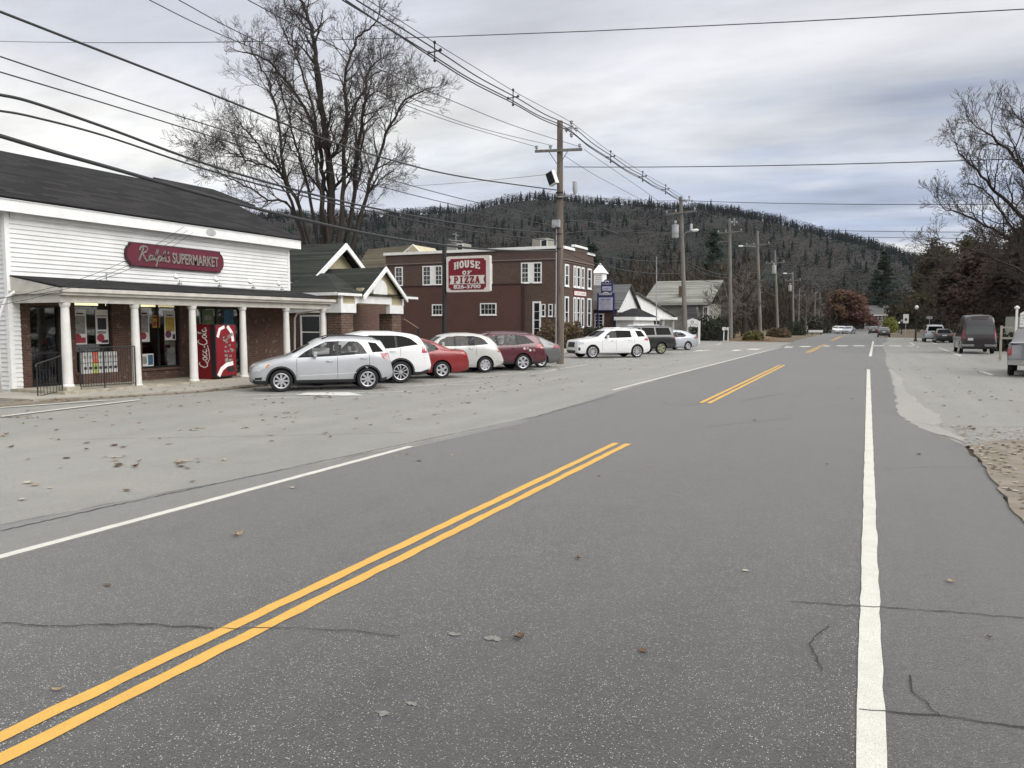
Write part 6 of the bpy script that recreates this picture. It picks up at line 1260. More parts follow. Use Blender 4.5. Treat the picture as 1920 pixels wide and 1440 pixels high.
# ================================================================== WIRES
M_WIRE = mat('wire_black', (.03, .03, .032), .6, .05)
def cr(P_, k=8):
    out = []; n = len(P_)
    for i in range(n - 1):
        p0, p1, p2, p3 = P_[max(0, i - 1)], P_[i], P_[i + 1], P_[min(n - 1, i + 2)]
        for j in range(k):
            t = j / k; out.append(.5 * ((2 * p1) + (p2 - p0) * t + (2 * p0 - 5 * p1 + 4 * p2 - p3) * t * t + (3 * p1 - p0 - 3 * p2 + p3) * t ** 3))
    out.append(P_[-1]); return out
def wire(px, X, r, label, name='overhead_wire', end=None, start=None, group='overhead wires'):
    if isinstance(X, (int, float)): X = [X] * len(px)
    P_ = [AX(a, b_, x_) for (a, b_), x_ in zip(px, X)]
    if end: P_.append(Vector(end))
    if start: P_.insert(0, Vector(start))
    if abs((P_[0] - P_[-1]).length) > 300: print('long wire', label, P_)
    Q = cr(P_); mb = MB().tube(Q, r, 5); o = mb.build(name, M_WIRE, None, True)
    c = Vector(mb.v[0]); 
    for v_ in o.data.vertices: v_.co -= c
    o.location = c; tag(o, label, 'wire', group); return P_
def spacer(p, s_=1.0):
    e_ = empty('cable_spacer', p, '', 'cable spacer', 'diamond spacers on the power bundle')
    q = MB(); c = Vector(p)
    for dx, dz in ((0, .30), (-.22, 0), (.22, .03), (0, -.28)):
        q.tube([c, c + Vector((dx, 0, dz)) * s_], .022, 5); q.lathe([(.03, -.05), (.06, 0), (.03, .05)], c + Vector((dx, 0, dz)) * s_, 6)
    q.build('frame', M_PLAST, e_); return e_
XW = -13.2
sp_px = [(815, 97), (962, 183), (1068, 238), (1145, 294), (1205, 331), (1248, 355), (1283, 375)]
lbs = ['cable spacer nearest the camera, high above the tree', 'cable spacer just left of the tall brown pole', None, 'first cable spacer right of the tall brown pole', 'middle cable spacer between the first two poles', 'cable spacer nearest the second pole']
for k, (px, py) in enumerate(sp_px):
    if k in (2, 6): continue
    spacer(AX(px, py, XW), 1.0)['label'] = lbs[k]
for j, (dx, dy, nm, X0) in enumerate(((0, -17, 'thin messenger wire on top of the power bundle', 690), (-10, 3, 'left conductor of the spaced power bundle', 642), (10, 1, 'right conductor of the spaced power bundle', 668), (0, 14, 'lowest conductor of the spaced power bundle', 648))):
    pts = [(X0, 0)]
    for i, (px, py) in enumerate(sp_px):
        f = [1.0, .75, .6, .5, .42, .38, .3][i]
        if i: 
            qx, qy = sp_px[i - 1]; f2 = [1.0, .75, .6, .5, .42, .38, .3][i - 1]; pts.append(((px + qx) / 2 + dx * (f + f2) / 2, (py + qy) / 2 + dy * (f + f2) / 2 + (0 if j == 0 else 5.5 * f)))
        pts.append((px + dx * f, py + dy * f))
    wire(pts, XW, .012 if j == 0 else .022, nm)
TW = [([(280, 0), (450, 80), (740, 190), (870, 236), (1008, 276)], -15.0, .012, 'crossarm wire ending at the left tip of the nearest crossarm'),
      ([(335, 0), (500, 85), (760, 190), (900, 240), (1036, 273)], -14.6, .012, 'crossarm wire ending left of the nearest pole shaft'),
      ([(465, 0), (700, 125), (850, 190), (970, 238), (1090, 276)], -12.7, .012, 'crossarm wire ending at the right tip of the nearest crossarm'),
      ([(0, 22), (200, 100), (410, 182), (600, 258), (740, 302), (870, 332), (1048, 357)], -13.8, .026, 'thick cable crossing the big tree and ending at the floodlight'),
      ([(0, 106), (200, 173), (400, 238), (600, 298), (760, 345), (900, 381), (1045, 412)], -13.8, .014, 'upper of two thin cables left of the tall pole'),
      ([(0, 135), (200, 195), (400, 257), (600, 318), (760, 362), (900, 395), (1045, 425)], -13.8, .014, 'lower of two thin cables left of the tall pole'),
      ([(0, 178), (60, 192), (200, 240), (400, 312), (600, 368), (760, 402), (900, 425), (1045, 438)], -13.8, .030, 'thick cable with a pale splice at the left edge above the store roof'),
      ([(0, 208), (60, 219), (200, 256), (400, 322), (600, 375), (760, 410), (900, 436), (1045, 452)], -13.8, .022, 'cable just below the spliced one'),
      ([(0, 255), (100, 285), (200, 313), (400, 370), (560, 410), (740, 447), (915, 468), (1046, 471)], -13.8, .042, 'thickest black cable crossing in front of the store roof'),
      ([(1095, 280), (1150, 318), (1200, 352), (1250, 385), (1303, 397)], -13.0, .012, 'crossarm wire between the first and second poles on the right'),
      ([(1058, 292), (1110, 325), (1160, 352), (1210, 378), (1262, 400)], -14.0, .012, 'middle crossarm wire between the first and second poles'),
      ([(1055, 438), (1110, 432), (1150, 433), (1200, 436), (1277, 439)], -13.9, .016, 'cable with a black splice case between the first two poles'),
      ([(1055, 412), (1120, 418), (1190, 432), (1276, 437)], -13.9, .012, 'slack thin cable between the first two poles'),
      ([(1055, 456), (1110, 476), (1180, 487), (1240, 490), (1280, 488)], -13.9, .018, 'upper sagging cable between the first two poles'),
      ([(1055, 470), (1110, 492), (1180, 508), (1240, 513), (1283, 512)], -13.9, .022, 'lowest sagging cable between the first two poles'),
      ([(1287, 488), (1320, 505), (1345, 513), (1370, 516)], -14.0, .025, 'upper cable between the second and third poles'),
      ([(1287, 495), (1320, 512), (1345, 519), (1371, 521)], -14.0, .025, 'middle cable between the second and third poles'),
      ([(1290, 512), (1320, 526), (1345, 530), (1371, 531)], -14.0, .03, 'lowest cable between the second and third poles'),
      ([(1372, 505), (1395, 510), (1422, 511)], -14.0, .022, 'upper cable between the third and fourth poles'),
      ([(1372, 516), (1395, 525), (1423, 528)], -14.0, .03, 'lowest cable between the third and fourth poles'),
      ([(1423, 525), (1435, 545), (1456, 556)], -13.2, .035, 'short sagging cable right of the fourth pole'),
      ([(1305, 394), (1340, 415), (1368, 432)], -13.4, .014, 'crossarm wire between the second and third poles'),
      ([(1280, 376), (1320, 398), (1368, 414)], -13.6, .02, 'power bundle between the second and third poles')]
for px, X, r_, lb in TW: wire(px, X, r_, lb)
def xwire(a, b_, Ya, Yb, r_, lb, sag=.0):
    p, q = AY(*a, Ya), AY(*b_, Yb); P_ = [p.lerp(q, t) - Z3 * sag * 4 * t * (1 - t) for t in np.linspace(0, 1, 9)]
    o = MB().tube([v_ - p for v_ in P_], r_, 5).build('overhead_wire', M_WIRE, None, True); o.location = p; tag(o, lb, 'wire', 'wires crossing the road')
xwire((-60, 76), (1980, 14), 11.5, 9.5, .006, 'wire crossing the whole sky near its top', .16)
xwire((1058, 313), (1960, 296), 36.5, 30, .018, 'wire running right from the tall pole across the sky', .1)
xwire((1050, 366), (1278, 376), 36.6, 64.7, .012, 'thin wire from the tall pole to the top of the second', .1)
xwire((1278, 376), (1960, 382), 64.7, 52, .022, 'wire running right from the second pole above the hill', .15)
xwire((1368, 428), (1960, 436), 89, 80, .026, 'upper wire running right from the third pole', .1); xwire((1420, 440), (1960, 448), 112, 90, .028, 'wire running right from the fourth pole', .1)
xwire((1420, 462), (1900, 492), 112, 120, .025, 'faint lower wire running right across the hill', .1)
xwire((1486, 514), (1760, 520), 150, 150, .03, 'faint wire running right from the slender lamp pole', .2)
xwire((700, 352), (1046, 325), 45, 36.6, .010, 'thin wire from behind the big tree to the floodlight', .1)
xwire((720, 443), (1046, 428), 58, 36.6, .012, 'thin wire from the roof aerial to the tall pole', .1)
p = AX(1145, 434, -13.9); o = MB().tube([(0, -1.6, 0), (0, -1.4, 0), (0, 1.4, 0), (0, 1.6, 0)], [.02, .07, .07, .02], 8).build('splice_case', M_PLAST, None, True); o.location = p; tag(o, 'black cylindrical splice case hanging between the first two poles', 'splice case')
for k, (a, b_) in enumerate((((0, 560), (345, 425)), ((0, 572), (352, 432)), ((60, 553), (362, 436)))):
    p, q = AX(*a, -19.0), AX(*b_, -21.3); P_ = [p.lerp(q, t) - Z3 * .35 * 4 * t * (1 - t) for t in np.linspace(0, 1, 9)]
    o = MB().tube([v_ - p for v_ in P_], .007, 4).build('service_wire', M_WIRE, None, True); o.location = p; tag(o, ['upper service wire slanting up to the store eave', 'middle service wire slanting up to the store eave', 'lower service wire slanting up to the store eave'][k], 'wire', 'service wires in front of the store')
# roof aerial
e_ = empty('roof_aerial', (0, 0, 0), 'thin metal aerial on the roof above the pizza sign', 'aerial'); a = AY(855, 462, 61.4); e_.location = (a.x, 61.4, 7.9); t = AY(855, 436, 61.4).z
q = MB().tube([(a.x, 61.4, 8), (a.x, 61.4, t)], .03, 5); q.build('mast', M_INS, e_); q = MB()
for z_, w_ in ((t - .2, .3), (t - .7, .7), (t - .9, .5)): q.tube([(a.x - w_, 61.4, z_ + .1), (a.x + w_, 61.3, z_ - .1)], .03, 4)
q.build('elements', M_INS, e_)

# ================================================================== TREES
M_BARK = woodmat('dark_bark', (.050, .040, .034)); M_TWIG = mat('twig_brown', (.050, .040, .034), .9, .1); M_BARKG = woodmat('grey_bark', (.16, .145, .13)); M_TWIGG = mat('twig_grey', (.15, .13, .12), .9, .1)
def rot(d, a, rnd):
    ax = d.orthogonal().normalized(); ax = Matrix.Rotation(rnd.uniform(0, 6.283), 3, d) @ ax; return Matrix.Rotation(a, 3, ax) @ d
M_TWIGB = mat('twig_warm_brown', (.075, .055, .045), .9, .15)
class Tree:
    def __init__(s, seed): s.rnd = random.Random(seed); s.big = MB(); s.fine = MB(); s.ends = []
    def branch(s, p, d, ln, r, lv, up=.25, wig=.22, kids=(5, 5, 4), lf=(.55, .5, .5), rmin=.012):
        rnd = s.rnd; n = 5 if lv < 2 else 3; P_ = [Vector(p)]; d = Vector(d).normalized(); dirs = [d]
        for i in range(n):
            d = (d + Vector((rnd.gauss(0, wig), rnd.gauss(0, wig), rnd.gauss(0, wig) + up * .35))).normalized(); P_.append(P_[-1] + d * ln / n); dirs.append(d)
        rr_ = [max(rmin, r * (1 - .78 * i / n)) for i in range(n + 1)]
        (s.big if r > .05 else s.fine).tube(P_, rr_, 7 if r > .12 else 5 if r > .04 else 3, cap=False)
        if lv >= len(kids): s.ends.append((P_[-1], d)); return
        s.kids(P_, dirs, rr_, ln, lv, up, wig, kids, lf, rmin)
    def kids(s, P_, dirs, rr_, ln, lv, up, wig, kids, lf, rmin, t0=.22):
        rnd = s.rnd; K = kids[lv]
        for k in range(K):
            t = t0 + (1 - t0) * (k + rnd.uniform(.2, .9)) / K; f = t * (len(P_) - 1); i = min(int(f), len(P_) - 2); q = P_[i].lerp(P_[i + 1], f - i); r_ = rr_[i] * .6
            s.branch(q, rot(dirs[min(i, len(dirs) - 1)], rnd.uniform(.45, .95), rnd), ln * lf[lv] * rnd.uniform(.7, 1.15) * (1.1 - .4 * t), max(rmin, r_), lv + 1, up, wig, kids, lf, rmin)
    def limb(s, P_, r0, r1, kids, ln, lf, lv=0, up=.35, wig=.24, rmin=.013, t0=.3):
        P_ = cr([Vector(p) for p in P_], 5); rnd = s.rnd
        P_ = [p + Vector((rnd.gauss(0, .05), rnd.gauss(0, .05), rnd.gauss(0, .04))) for p in P_]
        n = len(P_); rr_ = [r0 + (r1 - r0) * (i / (n - 1)) ** .8 for i in range(n)]; dirs = [(P_[min(i + 1, n - 1)] - P_[max(0, i - 1)]).normalized() for i in range(n)]
        s.big.tube(P_, rr_, 9, cap=False); s.kids(P_, dirs, rr_, ln, lv, up, wig, kids, lf, rmin, t0)
        s.branch(P_[-1], dirs[-1], ln * .6, r1, 1, up, wig, kids, lf, rmin)
    def done(s, name, loc, label, cat='tree', bark=None, twig=None, leaf=None, group=None):
        e_ = empty(name, loc, label, cat, group); s.big.build('trunk', bark or M_BARK, e_, True); 
        if s.fine.v: s.fine.build('branches', twig or M_TWIG, e_)
        return e_
def leaves_at(tree, e_, m_, per, size, spread, name='foliage'):
    rnd = tree.rnd; mb = MB()
    for p, d in tree.ends:
        for k in range(per):
            c = p + Vector((rnd.gauss(0, spread), rnd.gauss(0, spread), rnd.gauss(0, spread * .8))); u = Vector((rnd.gauss(0, 1), rnd.gauss(0, 1), rnd.gauss(0, .6))).normalized(); v_ = u.orthogonal().normalized(); a = size * rnd.uniform(.5, 1.2)
            mb.add([c - u * a, c + v_ * a * .5, c + u * a, c - v_ * a * .5], [(0, 1, 2, 3)])
    return mb.build(name, m_, e_)
# the big bare tree behind the shops; main stems follow their real leaning courses
T = Tree(11); D0 = 50
def tp(zx, zy, dd=0): return AD(360 + (760 + (zx - 760) * .89) / 3, zy / 3 + (12 if zy < 200 else 0), D0 + dd)
base = tp(770, 1500); base.z = 0; root = Vector((base.x, base.y, 0))
stems = [([(765, 1700), (775, 1380), (790, 1080), (750, 780), (705, 450), (672, 220), (640, 70), (580, -60)], 0, .46, 0),
 ([(800, 1650), (850, 1250), (870, 900), (882, 620), (872, 430), (950, 220), (1060, 110)], -1.2, .28, 0),
 ([(820, 1650), (920, 1150), (955, 830), (1000, 560), (1020, 400), (1110, 320)], .9, .26, 0),
 ([(840, 1650), (985, 1180), (1060, 950), (1150, 720), (1250, 570), (1385, 500)], -.5, .24, 0),
 ([(850, 1600), (1000, 1140), (1085, 1020), (1190, 960)], 1.5, .16, 0),
 ([(740, 1600), (735, 1250), (728, 950), (690, 740), (560, 530), (390, 350), (240, 290)], 1.0, .30, 0),
 ([(720, 1650), (600, 1200), (500, 1000), (450, 680), (400, 480), (320, 350)], -1.4, .24, 0),
 ([(740, 1550), (640, 1060), (560, 820), (500, 600), (430, 420)], 1.8, .2, 0),
 ([(700, 1650), (560, 1200), (470, 980), (370, 870), (290, 770), (210, 700)], .4, .2, 0),
 ([(690, 1600), (530, 1170), (390, 1130), (260, 1050), (130, 1000), (60, 950)], -.8, .15, 0),
 ([(500, 1000), (400, 940), (250, 900), (130, 850), (20, 810)], -1.1, .12, 0),
 ([(800, 1500), (760, 1000), (850, 780), (930, 620), (1040, 430), (1130, 400)], 2.0, .2, 0),
 ([(790, 1450), (700, 1000), (690, 700), (600, 400), (520, 240), (480, 140)], -2.0, .2, 0),
 ([(880, 1400), (960, 1000), (985, 720), (1010, 560), (1150, 480)], -2.2, .17, 0)]
for k, (P_, dd, r0, _) in enumerate(stems):
    n = len(P_); pts = [tp(a, b_, dd * (i / (n - 1)) * 1.6) for i, (a, b_) in enumerate(P_)]
    if P_[0][1] >= 1400: pts = [Vector((base.x + (pts[0].x - base.x) * .5, base.y + (pts[0].y - base.y) * .5, 0))] + pts[0 if pts[0].z > .5 else 1:]
    T.limb(pts, r0 * .74, r0 * .16, (18 if n > 4 else 12, 6, 5, 3), 2.7, (1, .62, .60, .62), rmin=.0075, t0=.33, wig=.16, up=.28)
T.done('bare_tree', root, 'very large leafless many stemmed tree rising behind the gabled shop')
def simple_tree(name, label, px, pyb, Y_, H, spread, seed, kids=(7, 5, 4), bark=None, twig=None, leaf=None, lean=0, r0=None, rmin=.014, per=6, lsz=.22, lsp=.35, nst=7, first=.25, group=None, X_=None, upk=.3):
    c = AY(px, pyb, Y_); x0 = c.x if X_ is None else X_; T = Tree(seed); rnd = T.rnd; r0 = r0 or H * .018; tr = [Vector((x0, Y_, 0))]
    for i in range(1, 7): tr.append(tr[-1] + Vector((rnd.gauss(0, .025) * H / 6 + lean * H / 6, rnd.gauss(0, .03) * H / 6, H * .78 / 6)))
    T.big.tube(tr, [r0 * (1.25 - .95 * i / 6) for i in range(7)], 9)
    for k in range(nst):
        t = first + (1 - first) * (k + rnd.random()) / nst; f = t * 6; i = min(int(f), 5); q = tr[i].lerp(tr[i + 1], f - i); a = 2.4 * k + rnd.uniform(-.4, .4); el = .25 + .75 * t
        d = Vector((math.cos(a) * (1.15 - el * .6), math.sin(a) * (1.15 - el * .6), el)); T.branch(q, d, spread * (1.15 - .55 * t), r0 * (.6 - .35 * t), 0, upk, .2, kids, (.55, .5, .5, .5), rmin)
    e_ = T.done(name, (x0, Y_, 0), label, 'tree', bark, twig, group=group)
    if leaf: leaves_at(T, e_, leaf, per, lsz, lsp)
    return e_
def leafmat(name, c, c2):
    m = newmat(name); b = NB(m); v = b.pos(False); f = b.noise(v, .5, 4, .6); g = b.noise(v, 3, 3, .6)
    b.out(b.mix(b.ramp(g, .35, .65), b.mix(b.ramp(f, .4, .6), c, c2), tuple(q * .6 for q in c)), .85, 0, .2); return m
L_OAK = leafmat('dry_oak_leaves', (.060, .036, .027), (.040, .031, .024)); L_ORANGE = leafmat('orange_leaves', (.13, .070, .038), (.085, .052, .032)); L_RUST = leafmat('rust_leaves', (.13, .06, .045), (.09, .05, .035)); L_OLIVE = leafmat('olive_leaves', (.06, .052, .028), (.045, .042, .022)); L_PINE = leafmat('pine_needles', (.018, .032, .022), (.028, .038, .024)); L_LIME = leafmat('yellow_green_leaves', (.20, .22, .05), (.12, .15, .04))
# right side
T = Tree(21); rb = AD(2010, 610, 56); rb.z = 0
for k, (P_, dd, r0) in enumerate((([(1985, 520), (1940, 430), (1880, 370), (1830, 320), (1795, 285)], 0, .2), ([(1990, 540), (1930, 470), (1860, 430), (1800, 400), (1770, 392)], 1.5, .17), ([(1995, 470), (1960, 380), (1915, 310), (1870, 265), (1845, 245)], -1, .2), ([(2000, 440), (1975, 330), (1940, 260), (1915, 225)], 1, .2), ([(1990, 560), (1920, 510), (1850, 480), (1775, 455)], -2, .14), ([(2010, 420), (2030, 300), (2040, 200)], 0, .2), ([(2020, 470), (2090, 380), (2150, 320)], 1, .18), ([(1960, 480), (1900, 430), (1850, 360), (1815, 345)], 2.5, .14))):
    T.limb([rb + Vector((0, 0, .2)), rb.lerp(AD(*P_[0], 56), .6)] + [AD(a, b_, 56 + dd * (i + 1) * .6) for i, (a, b_) in enumerate(P_)], r0 * 1.4, r0 * .22, (13, 7, 5, 3), 3.4, (1, .62, .58, .6), rmin=.0095, t0=.25, wig=.17)
T.done('bare_tree', (rb.x, rb.y, 0), 'large leafless tree with upswept limbs at the right edge')
simple_tree('bare_tree', 'bare tree behind the large one, against the sky left of it', 1880, 600, 80, 13.5, 7.0, 22, (7, 6, 5), r0=.25, rmin=.014, nst=14, X_=15.5)
for k, (X_, Y_, H, sp_, sd, lm, lb) in enumerate(((12.5, 78, 9.5, 5.0, 31, L_OAK, 'brown leaved oak above the dark van'), (16.5, 92, 11, 6.0, 32, L_OAK, 'reddish brown oak behind the van roof'), (11.5, 104, 10, 4.6, 33, L_OAK, 'brown leaved oak above the dark hatchback'), (22, 76, 11, 6, 34, L_OLIVE, 'olive brown tree at the right edge behind the notice board'), (14, 128, 13, 6, 35, L_OLIVE, 'tall olive brown tree behind the silver utility car'), (12, 160, 15, 6.5, 36, L_OLIVE, 'dark olive tree beyond the parking sign'), (20, 118, 13, 6, 37, L_RUST, 'rusty crowned tree behind the oaks'), (13, 200, 17, 7, 38, L_OLIVE, 'far olive tree over the globe lamps'))):
    simple_tree('oak_tree', lb, 0, 0, Y_, H, sp_, sd, (5, 4, 3), leaf=lm, X_=X_, nst=10, first=.12, per=13 if k < 4 else 12, lsz=.17 + Y_ * .0012, lsp=.5, rmin=.02, group='brown leaved trees on the right', upk=.05)
simple_tree('orange_tree', 'rounded tree with orange autumn leaves at the far left of the road end', 1574, 628, 235, 10, 4.2, 41, (5, 4, 3), leaf=L_ORANGE, nst=9, first=.2, per=14, lsz=.42, lsp=.6, rmin=.05, upk=.1)
simple_tree('rust_tree', 'rust coloured small tree right of the orange one', 1600, 628, 235, 8.5, 4.5, 42, (5, 4, 3), leaf=L_RUST, nst=8, first=.15, per=12, lsz=.4, lsp=.6, rmin=.05, upk=.1)
simple_tree('gnarled_tree', 'dark forked bare tree between the third and fourth utility poles', 1394, 630, 100, 7.5, 4.0, 43, (6, 5, 4), bark=M_BARK, twig=M_TWIGG, nst=7, first=.25, r0=.34, rmin=.02)
simple_tree('grey_bush_tree', 'pale grey twiggy tree in front of the slate house corner', 1352, 630, 96, 5.5, 3.6, 44, (6, 5, 4), bark=M_BARKG, twig=M_TWIGG, nst=8, first=.15, rmin=.02)
simple_tree('bare_tree', 'slim bare tree between the far utility poles', 1510, 630, 165, 9, 4, 45, (6, 5, 4), bark=M_BARKG, twig=M_TWIGG, nst=8, rmin=.03)
simple_tree('bare_tree', 'bare tree peeping over the far end of the store roof', 30, 330, 48, 13.2, 5.5, 46, (7, 6, 5), nst=9, first=.45, rmin=.016, X_=AY(22, 330, 48).x)
for k, (px, Y_, H, sd, lb) in enumerate(((1335, 190, 24, 51, 'tall ragged dark pine behind the slate house'), (1110, 150, 17.5, 52, 'dark pine behind the tall brown pole'), (1655, 270, 24, 53, 'broad dark pine left of the far house roof'), (1640, 330, 22, 54, 'paler far pine over the far cars'))):
    c = AY(px, 628, Y_); T = Tree(sd); rnd = T.rnd; T.big.tube([(c.x, Y_, 0), (c.x + rnd.gauss(0, .3), Y_, H * .5), (c.x, Y_, H)], [H * .014, H * .009, .04], 7)
    for j in range(int(H * 4.2)):
        t = (j + rnd.random()) / (H * 4.2); zc_ = H * (.12 + .88 * t); ln = (H * .24) * (1 - t) ** .75 * rnd.uniform(.55, 1.15) + .3; a = rnd.uniform(0, 6.283); p0 = Vector((c.x, Y_, zc_)); d = Vector((math.cos(a), math.sin(a), rnd.uniform(-.15, .25)))
        T.fine.tube([p0, p0 + d * ln], [.05, .02], 3, cap=False)
        for q in range(5): T.ends.append((p0 + d * ln * (q + 1) / 5, d))
    e_ = T.done('pine_tree', (c.x, Y_, 0), lb, 'tree', M_BARK); leaves_at(T, e_, L_PINE, 9, .36 if Y_ < 250 else .5, .3, 'needles')
for k, (X_, Y_, H, sp_, lb) in enumerate(((17.5, 86, 13.5, 7, 'dense brown bare tree right of the oaks'), (13.5, 112, 13, 6.5, 'dense brown bare tree above the silver utility car'), (22, 100, 16, 8, 'tall fine twigged bare tree at the right edge behind'), (11.5, 140, 13, 6, 'bare brown tree over the parking sign'))):
    simple_tree('bare_tree', lb, 0, 0, Y_, H, sp_, 80 + k, (7, 6, 5, 3), bark=M_BARK, twig=M_TWIGB, X_=X_, nst=13, first=.12, rmin=.013 + Y_ * .00005, group='bare trees on the right')
# shrubs
def shrub(px, pyb, Y_, w_, h, m_, label, seed, name='shrub', n=900, sz=.09, X_=None):
    c = AY(px, pyb, Y_) if X_ is None else Vector((X_, Y_, 0)); T = Tree(seed); rnd = T.rnd
    for k in range(9): a = rnd.uniform(0, 6.28); T.fine.tube([(c.x, Y_, 0), (c.x + math.cos(a) * w_ * .25, Y_ + math.sin(a) * w_ * .2, h * .5), (c.x + math.cos(a) * w_ * .42, Y_ + math.sin(a) * w_ * .3, h * rnd.uniform(.7, 1.05))], [.03, .02, .008], 4)
    mb = MB()
    for k in range(n):
        a, u = rnd.uniform(0, 6.283), rnd.random() ** .4; z_ = rnd.random(); rr_ = u * w_ / 2 * math.sqrt(max(.1, 1 - (z_ * 1.05 - .35) ** 2 * 1.3)); p = Vector((c.x + math.cos(a) * rr_, Y_ + math.sin(a) * rr_ * .8, max(.03, z_ * h * (1 + .15 * math.sin(a * 3))))); t = Vector((rnd.gauss(0, 1), rnd.gauss(0, 1), rnd.gauss(0, 1))).normalized(); o_ = t.orthogonal().normalized(); s_ = sz * rnd.uniform(.6, 1.3); mb.add([p - t * s_, p + o_ * s_ * .6, p + t * s_, p - o_ * s_ * .6], [(0, 1, 2, 3)])
    e_ = empty(name, (c.x, Y_, 0), label, 'shrub'); T.fine.build('stems', M_TWIG, e_); mb.build('foliage', m_, e_); return e_
L_DARKG = leafmat('dark_evergreen', (.022, .028, .018), (.04, .035, .022)); L_BROWNB = leafmat('brown_shrub', (.12, .08, .045), (.08, .065, .04))
for k, (px, Y_, w_, h, m_, lb) in enumerate(((1035, 56.8, 2.6, 2.0, L_BROWNB, 'brown shrub left of the tall pole against the brick wall'), (1072, 58.0, 2.0, 1.9, L_BROWNB, 'tawny shrub right of the tall pole at the building corner'), (1090, 60.5, 2.4, 1.5, L_DARKG, 'dark clipped shrub under the brick front'), (1108, 63, 2.4, 1.5, L_DARKG, 'second dark shrub under the brick front'), (1135, 66, 2.8, 1.5, L_DARKG, 'dark shrub beneath the blue sign'), (1330, 92, 4.2, 2.6, L_DARKG, 'large dark hedge mound right of the bank sign'), (1347, 96, 4.0, 2.2, L_DARKG, 'dark shrub behind the mailboxes'), (1412, 91, 2.4, 1.0, leafmat('yellow_green_grass', (.13, .12, .04), (.09, .08, .035)), 'yellow green tuft at the foot of the fourth pole'), (1668, 190, 3.2, 3.0, L_LIME, 'yellow green shrub before the far house'), (1485, 140, 5, 2.0, L_DARKG, 'low dark shrub among the far poles'), (1530, 170, 6, 3.0, L_DARKG, 'dark shrub by the far poles on the left verge'), (1460, 118, 3.5, 1.2, L_BROWNB, 'brown brush at the foot of the leaning pole'), (1897, 66, 2.6, 1.2, L_DARKG, 'dark shrub behind the timber rail'), (1040, 64, 0, 0, None, ''))):
    if m_: shrub(px, 640, Y_, w_, h, m_, lb, 60 + k, n=int(800 + 120 * w_), sz=.07 + Y_ * .0009)
# leafy bank by the mailboxes and verge
def mound(name, pts, h, m_, seed, n=26):
    rnd = random.Random(seed); xs_ = [p[0] for p in pts]; ys_ = [p[1] for p in pts]; c = (sum(xs_) / len(pts), sum(ys_) / len(pts)); mb = MB(); rings = 6; K = len(pts) * 5; P_ = []
    for i in range(len(pts)):
        a, b_ = pts[i], pts[(i + 1) % len(pts)]
        for j in range(5): t = j / 5; P_.append((a[0] + (b_[0] - a[0]) * t, a[1] + (b_[1] - a[1]) * t))
    for r_ in range(rings + 1):
        f = 1 - r_ / rings
        for x_, y_ in P_: mb.v.append((c[0] + (x_ - c[0]) * f, c[1] + (y_ - c[1]) * f, .0 + h * (1 - f ** 3) * rnd.uniform(.8, 1.1) if r_ else -.01))
    for r_ in range(rings):
        for j in range(K): a, b_ = r_ * K + j, r_ * K + (j + 1) % K; mb.f.append([a, b_, b_ + K, a + K]); mb.m.append(0)
    return tag(mb.build(name, m_, None, True), kind='structure')
mound('leafy_bank', [(-9.2, 87.5), (-12.0, 88.2), (-15.6, 95), (-22, 112), (-34, 138), (-26, 142), (-12, 118), (-8.4, 100)], .42, M_BANK, 4)
for k, (x0, x1, Y_, zt, lb) in enumerate(((-10.2, -6.8, 142, .9, 'low white guard rail section right of the slender lamp pole'),)):
    e_ = empty('guard_rail', (x0, Y_, 0), lb, 'guard rail'); MB().box(x0, x1, Y_, Y_ + .08, .45, .85).build('beam', M_WHT, e_)
    for t in (.1, .5, .9): MB().box(x0 + (x1 - x0) * t - .06, x0 + (x1 - x0) * t + .06, Y_ + .08, Y_ + .2, 0, .85).build('post', M_BLACK, e_)
# ================================================================== FAR WOODS (stuff)
def slivers(centres, n, hgt, spr, wid, rng, up=.9, base=.25, ln=.11):
    """bare crowns as fans of thin upright blades; one numpy mesh"""
    C_ = np.repeat(centres, n, axis=0); H = np.repeat(hgt, n); S_ = np.repeat(spr, n); N_ = len(C_)
    a = rng.uniform(0, 2 * np.pi, N_); u = rng.uniform(0, 1, N_) ** .6; z_ = rng.uniform(base, 1, N_); rr_ = u * S_ * np.sqrt(np.clip(1 - (z_ * 1.5 - .85) ** 2, .08, 1))
    p = C_ + np.stack([np.cos(a) * rr_, np.sin(a) * rr_, z_ * H], 1); d = np.stack([np.cos(a) * (1 - up) * 2 + rng.normal(0, .35, N_), np.sin(a) * (1 - up) * 2 + rng.normal(0, .35, N_), up + rng.normal(0, .25, N_)], 1); d /= np.linalg.norm(d, axis=1)[:, None]
    s_ = np.cross(d, rng.normal(0, 1, (N_, 3))); s_ /= np.linalg.norm(s_, axis=1)[:, None]; L_ = (H * ln * rng.uniform(.5, 1.3, N_))[:, None]; w_ = (wid * rng.uniform(.5, 1.4, N_))[:, None]
    return np.stack([p - d * L_, p + s_ * w_, p + d * L_, p - s_ * w_], 1).reshape(-1, 3)
def npmesh(name, V, m_, k=4, label=None):
    n = len(V) // k; me = bpy.data.meshes.new(name); me.vertices.add(len(V)); me.vertices.foreach_set('co', V.astype(np.float32).ravel()); me.loops.add(n * k); me.loops.foreach_set('vertex_index', np.arange(n * k, dtype=np.int32)); me.polygons.add(n); me.polygons.foreach_set('loop_start', np.arange(0, n * k, k, dtype=np.int32)); me.update(calc_edges=True)
    me.materials.append(m_); o = bpy.data.objects.new(name, me); COL.objects.link(o); tag(o, label, None, None, 'stuff'); return o
rng = np.random.default_rng(7)
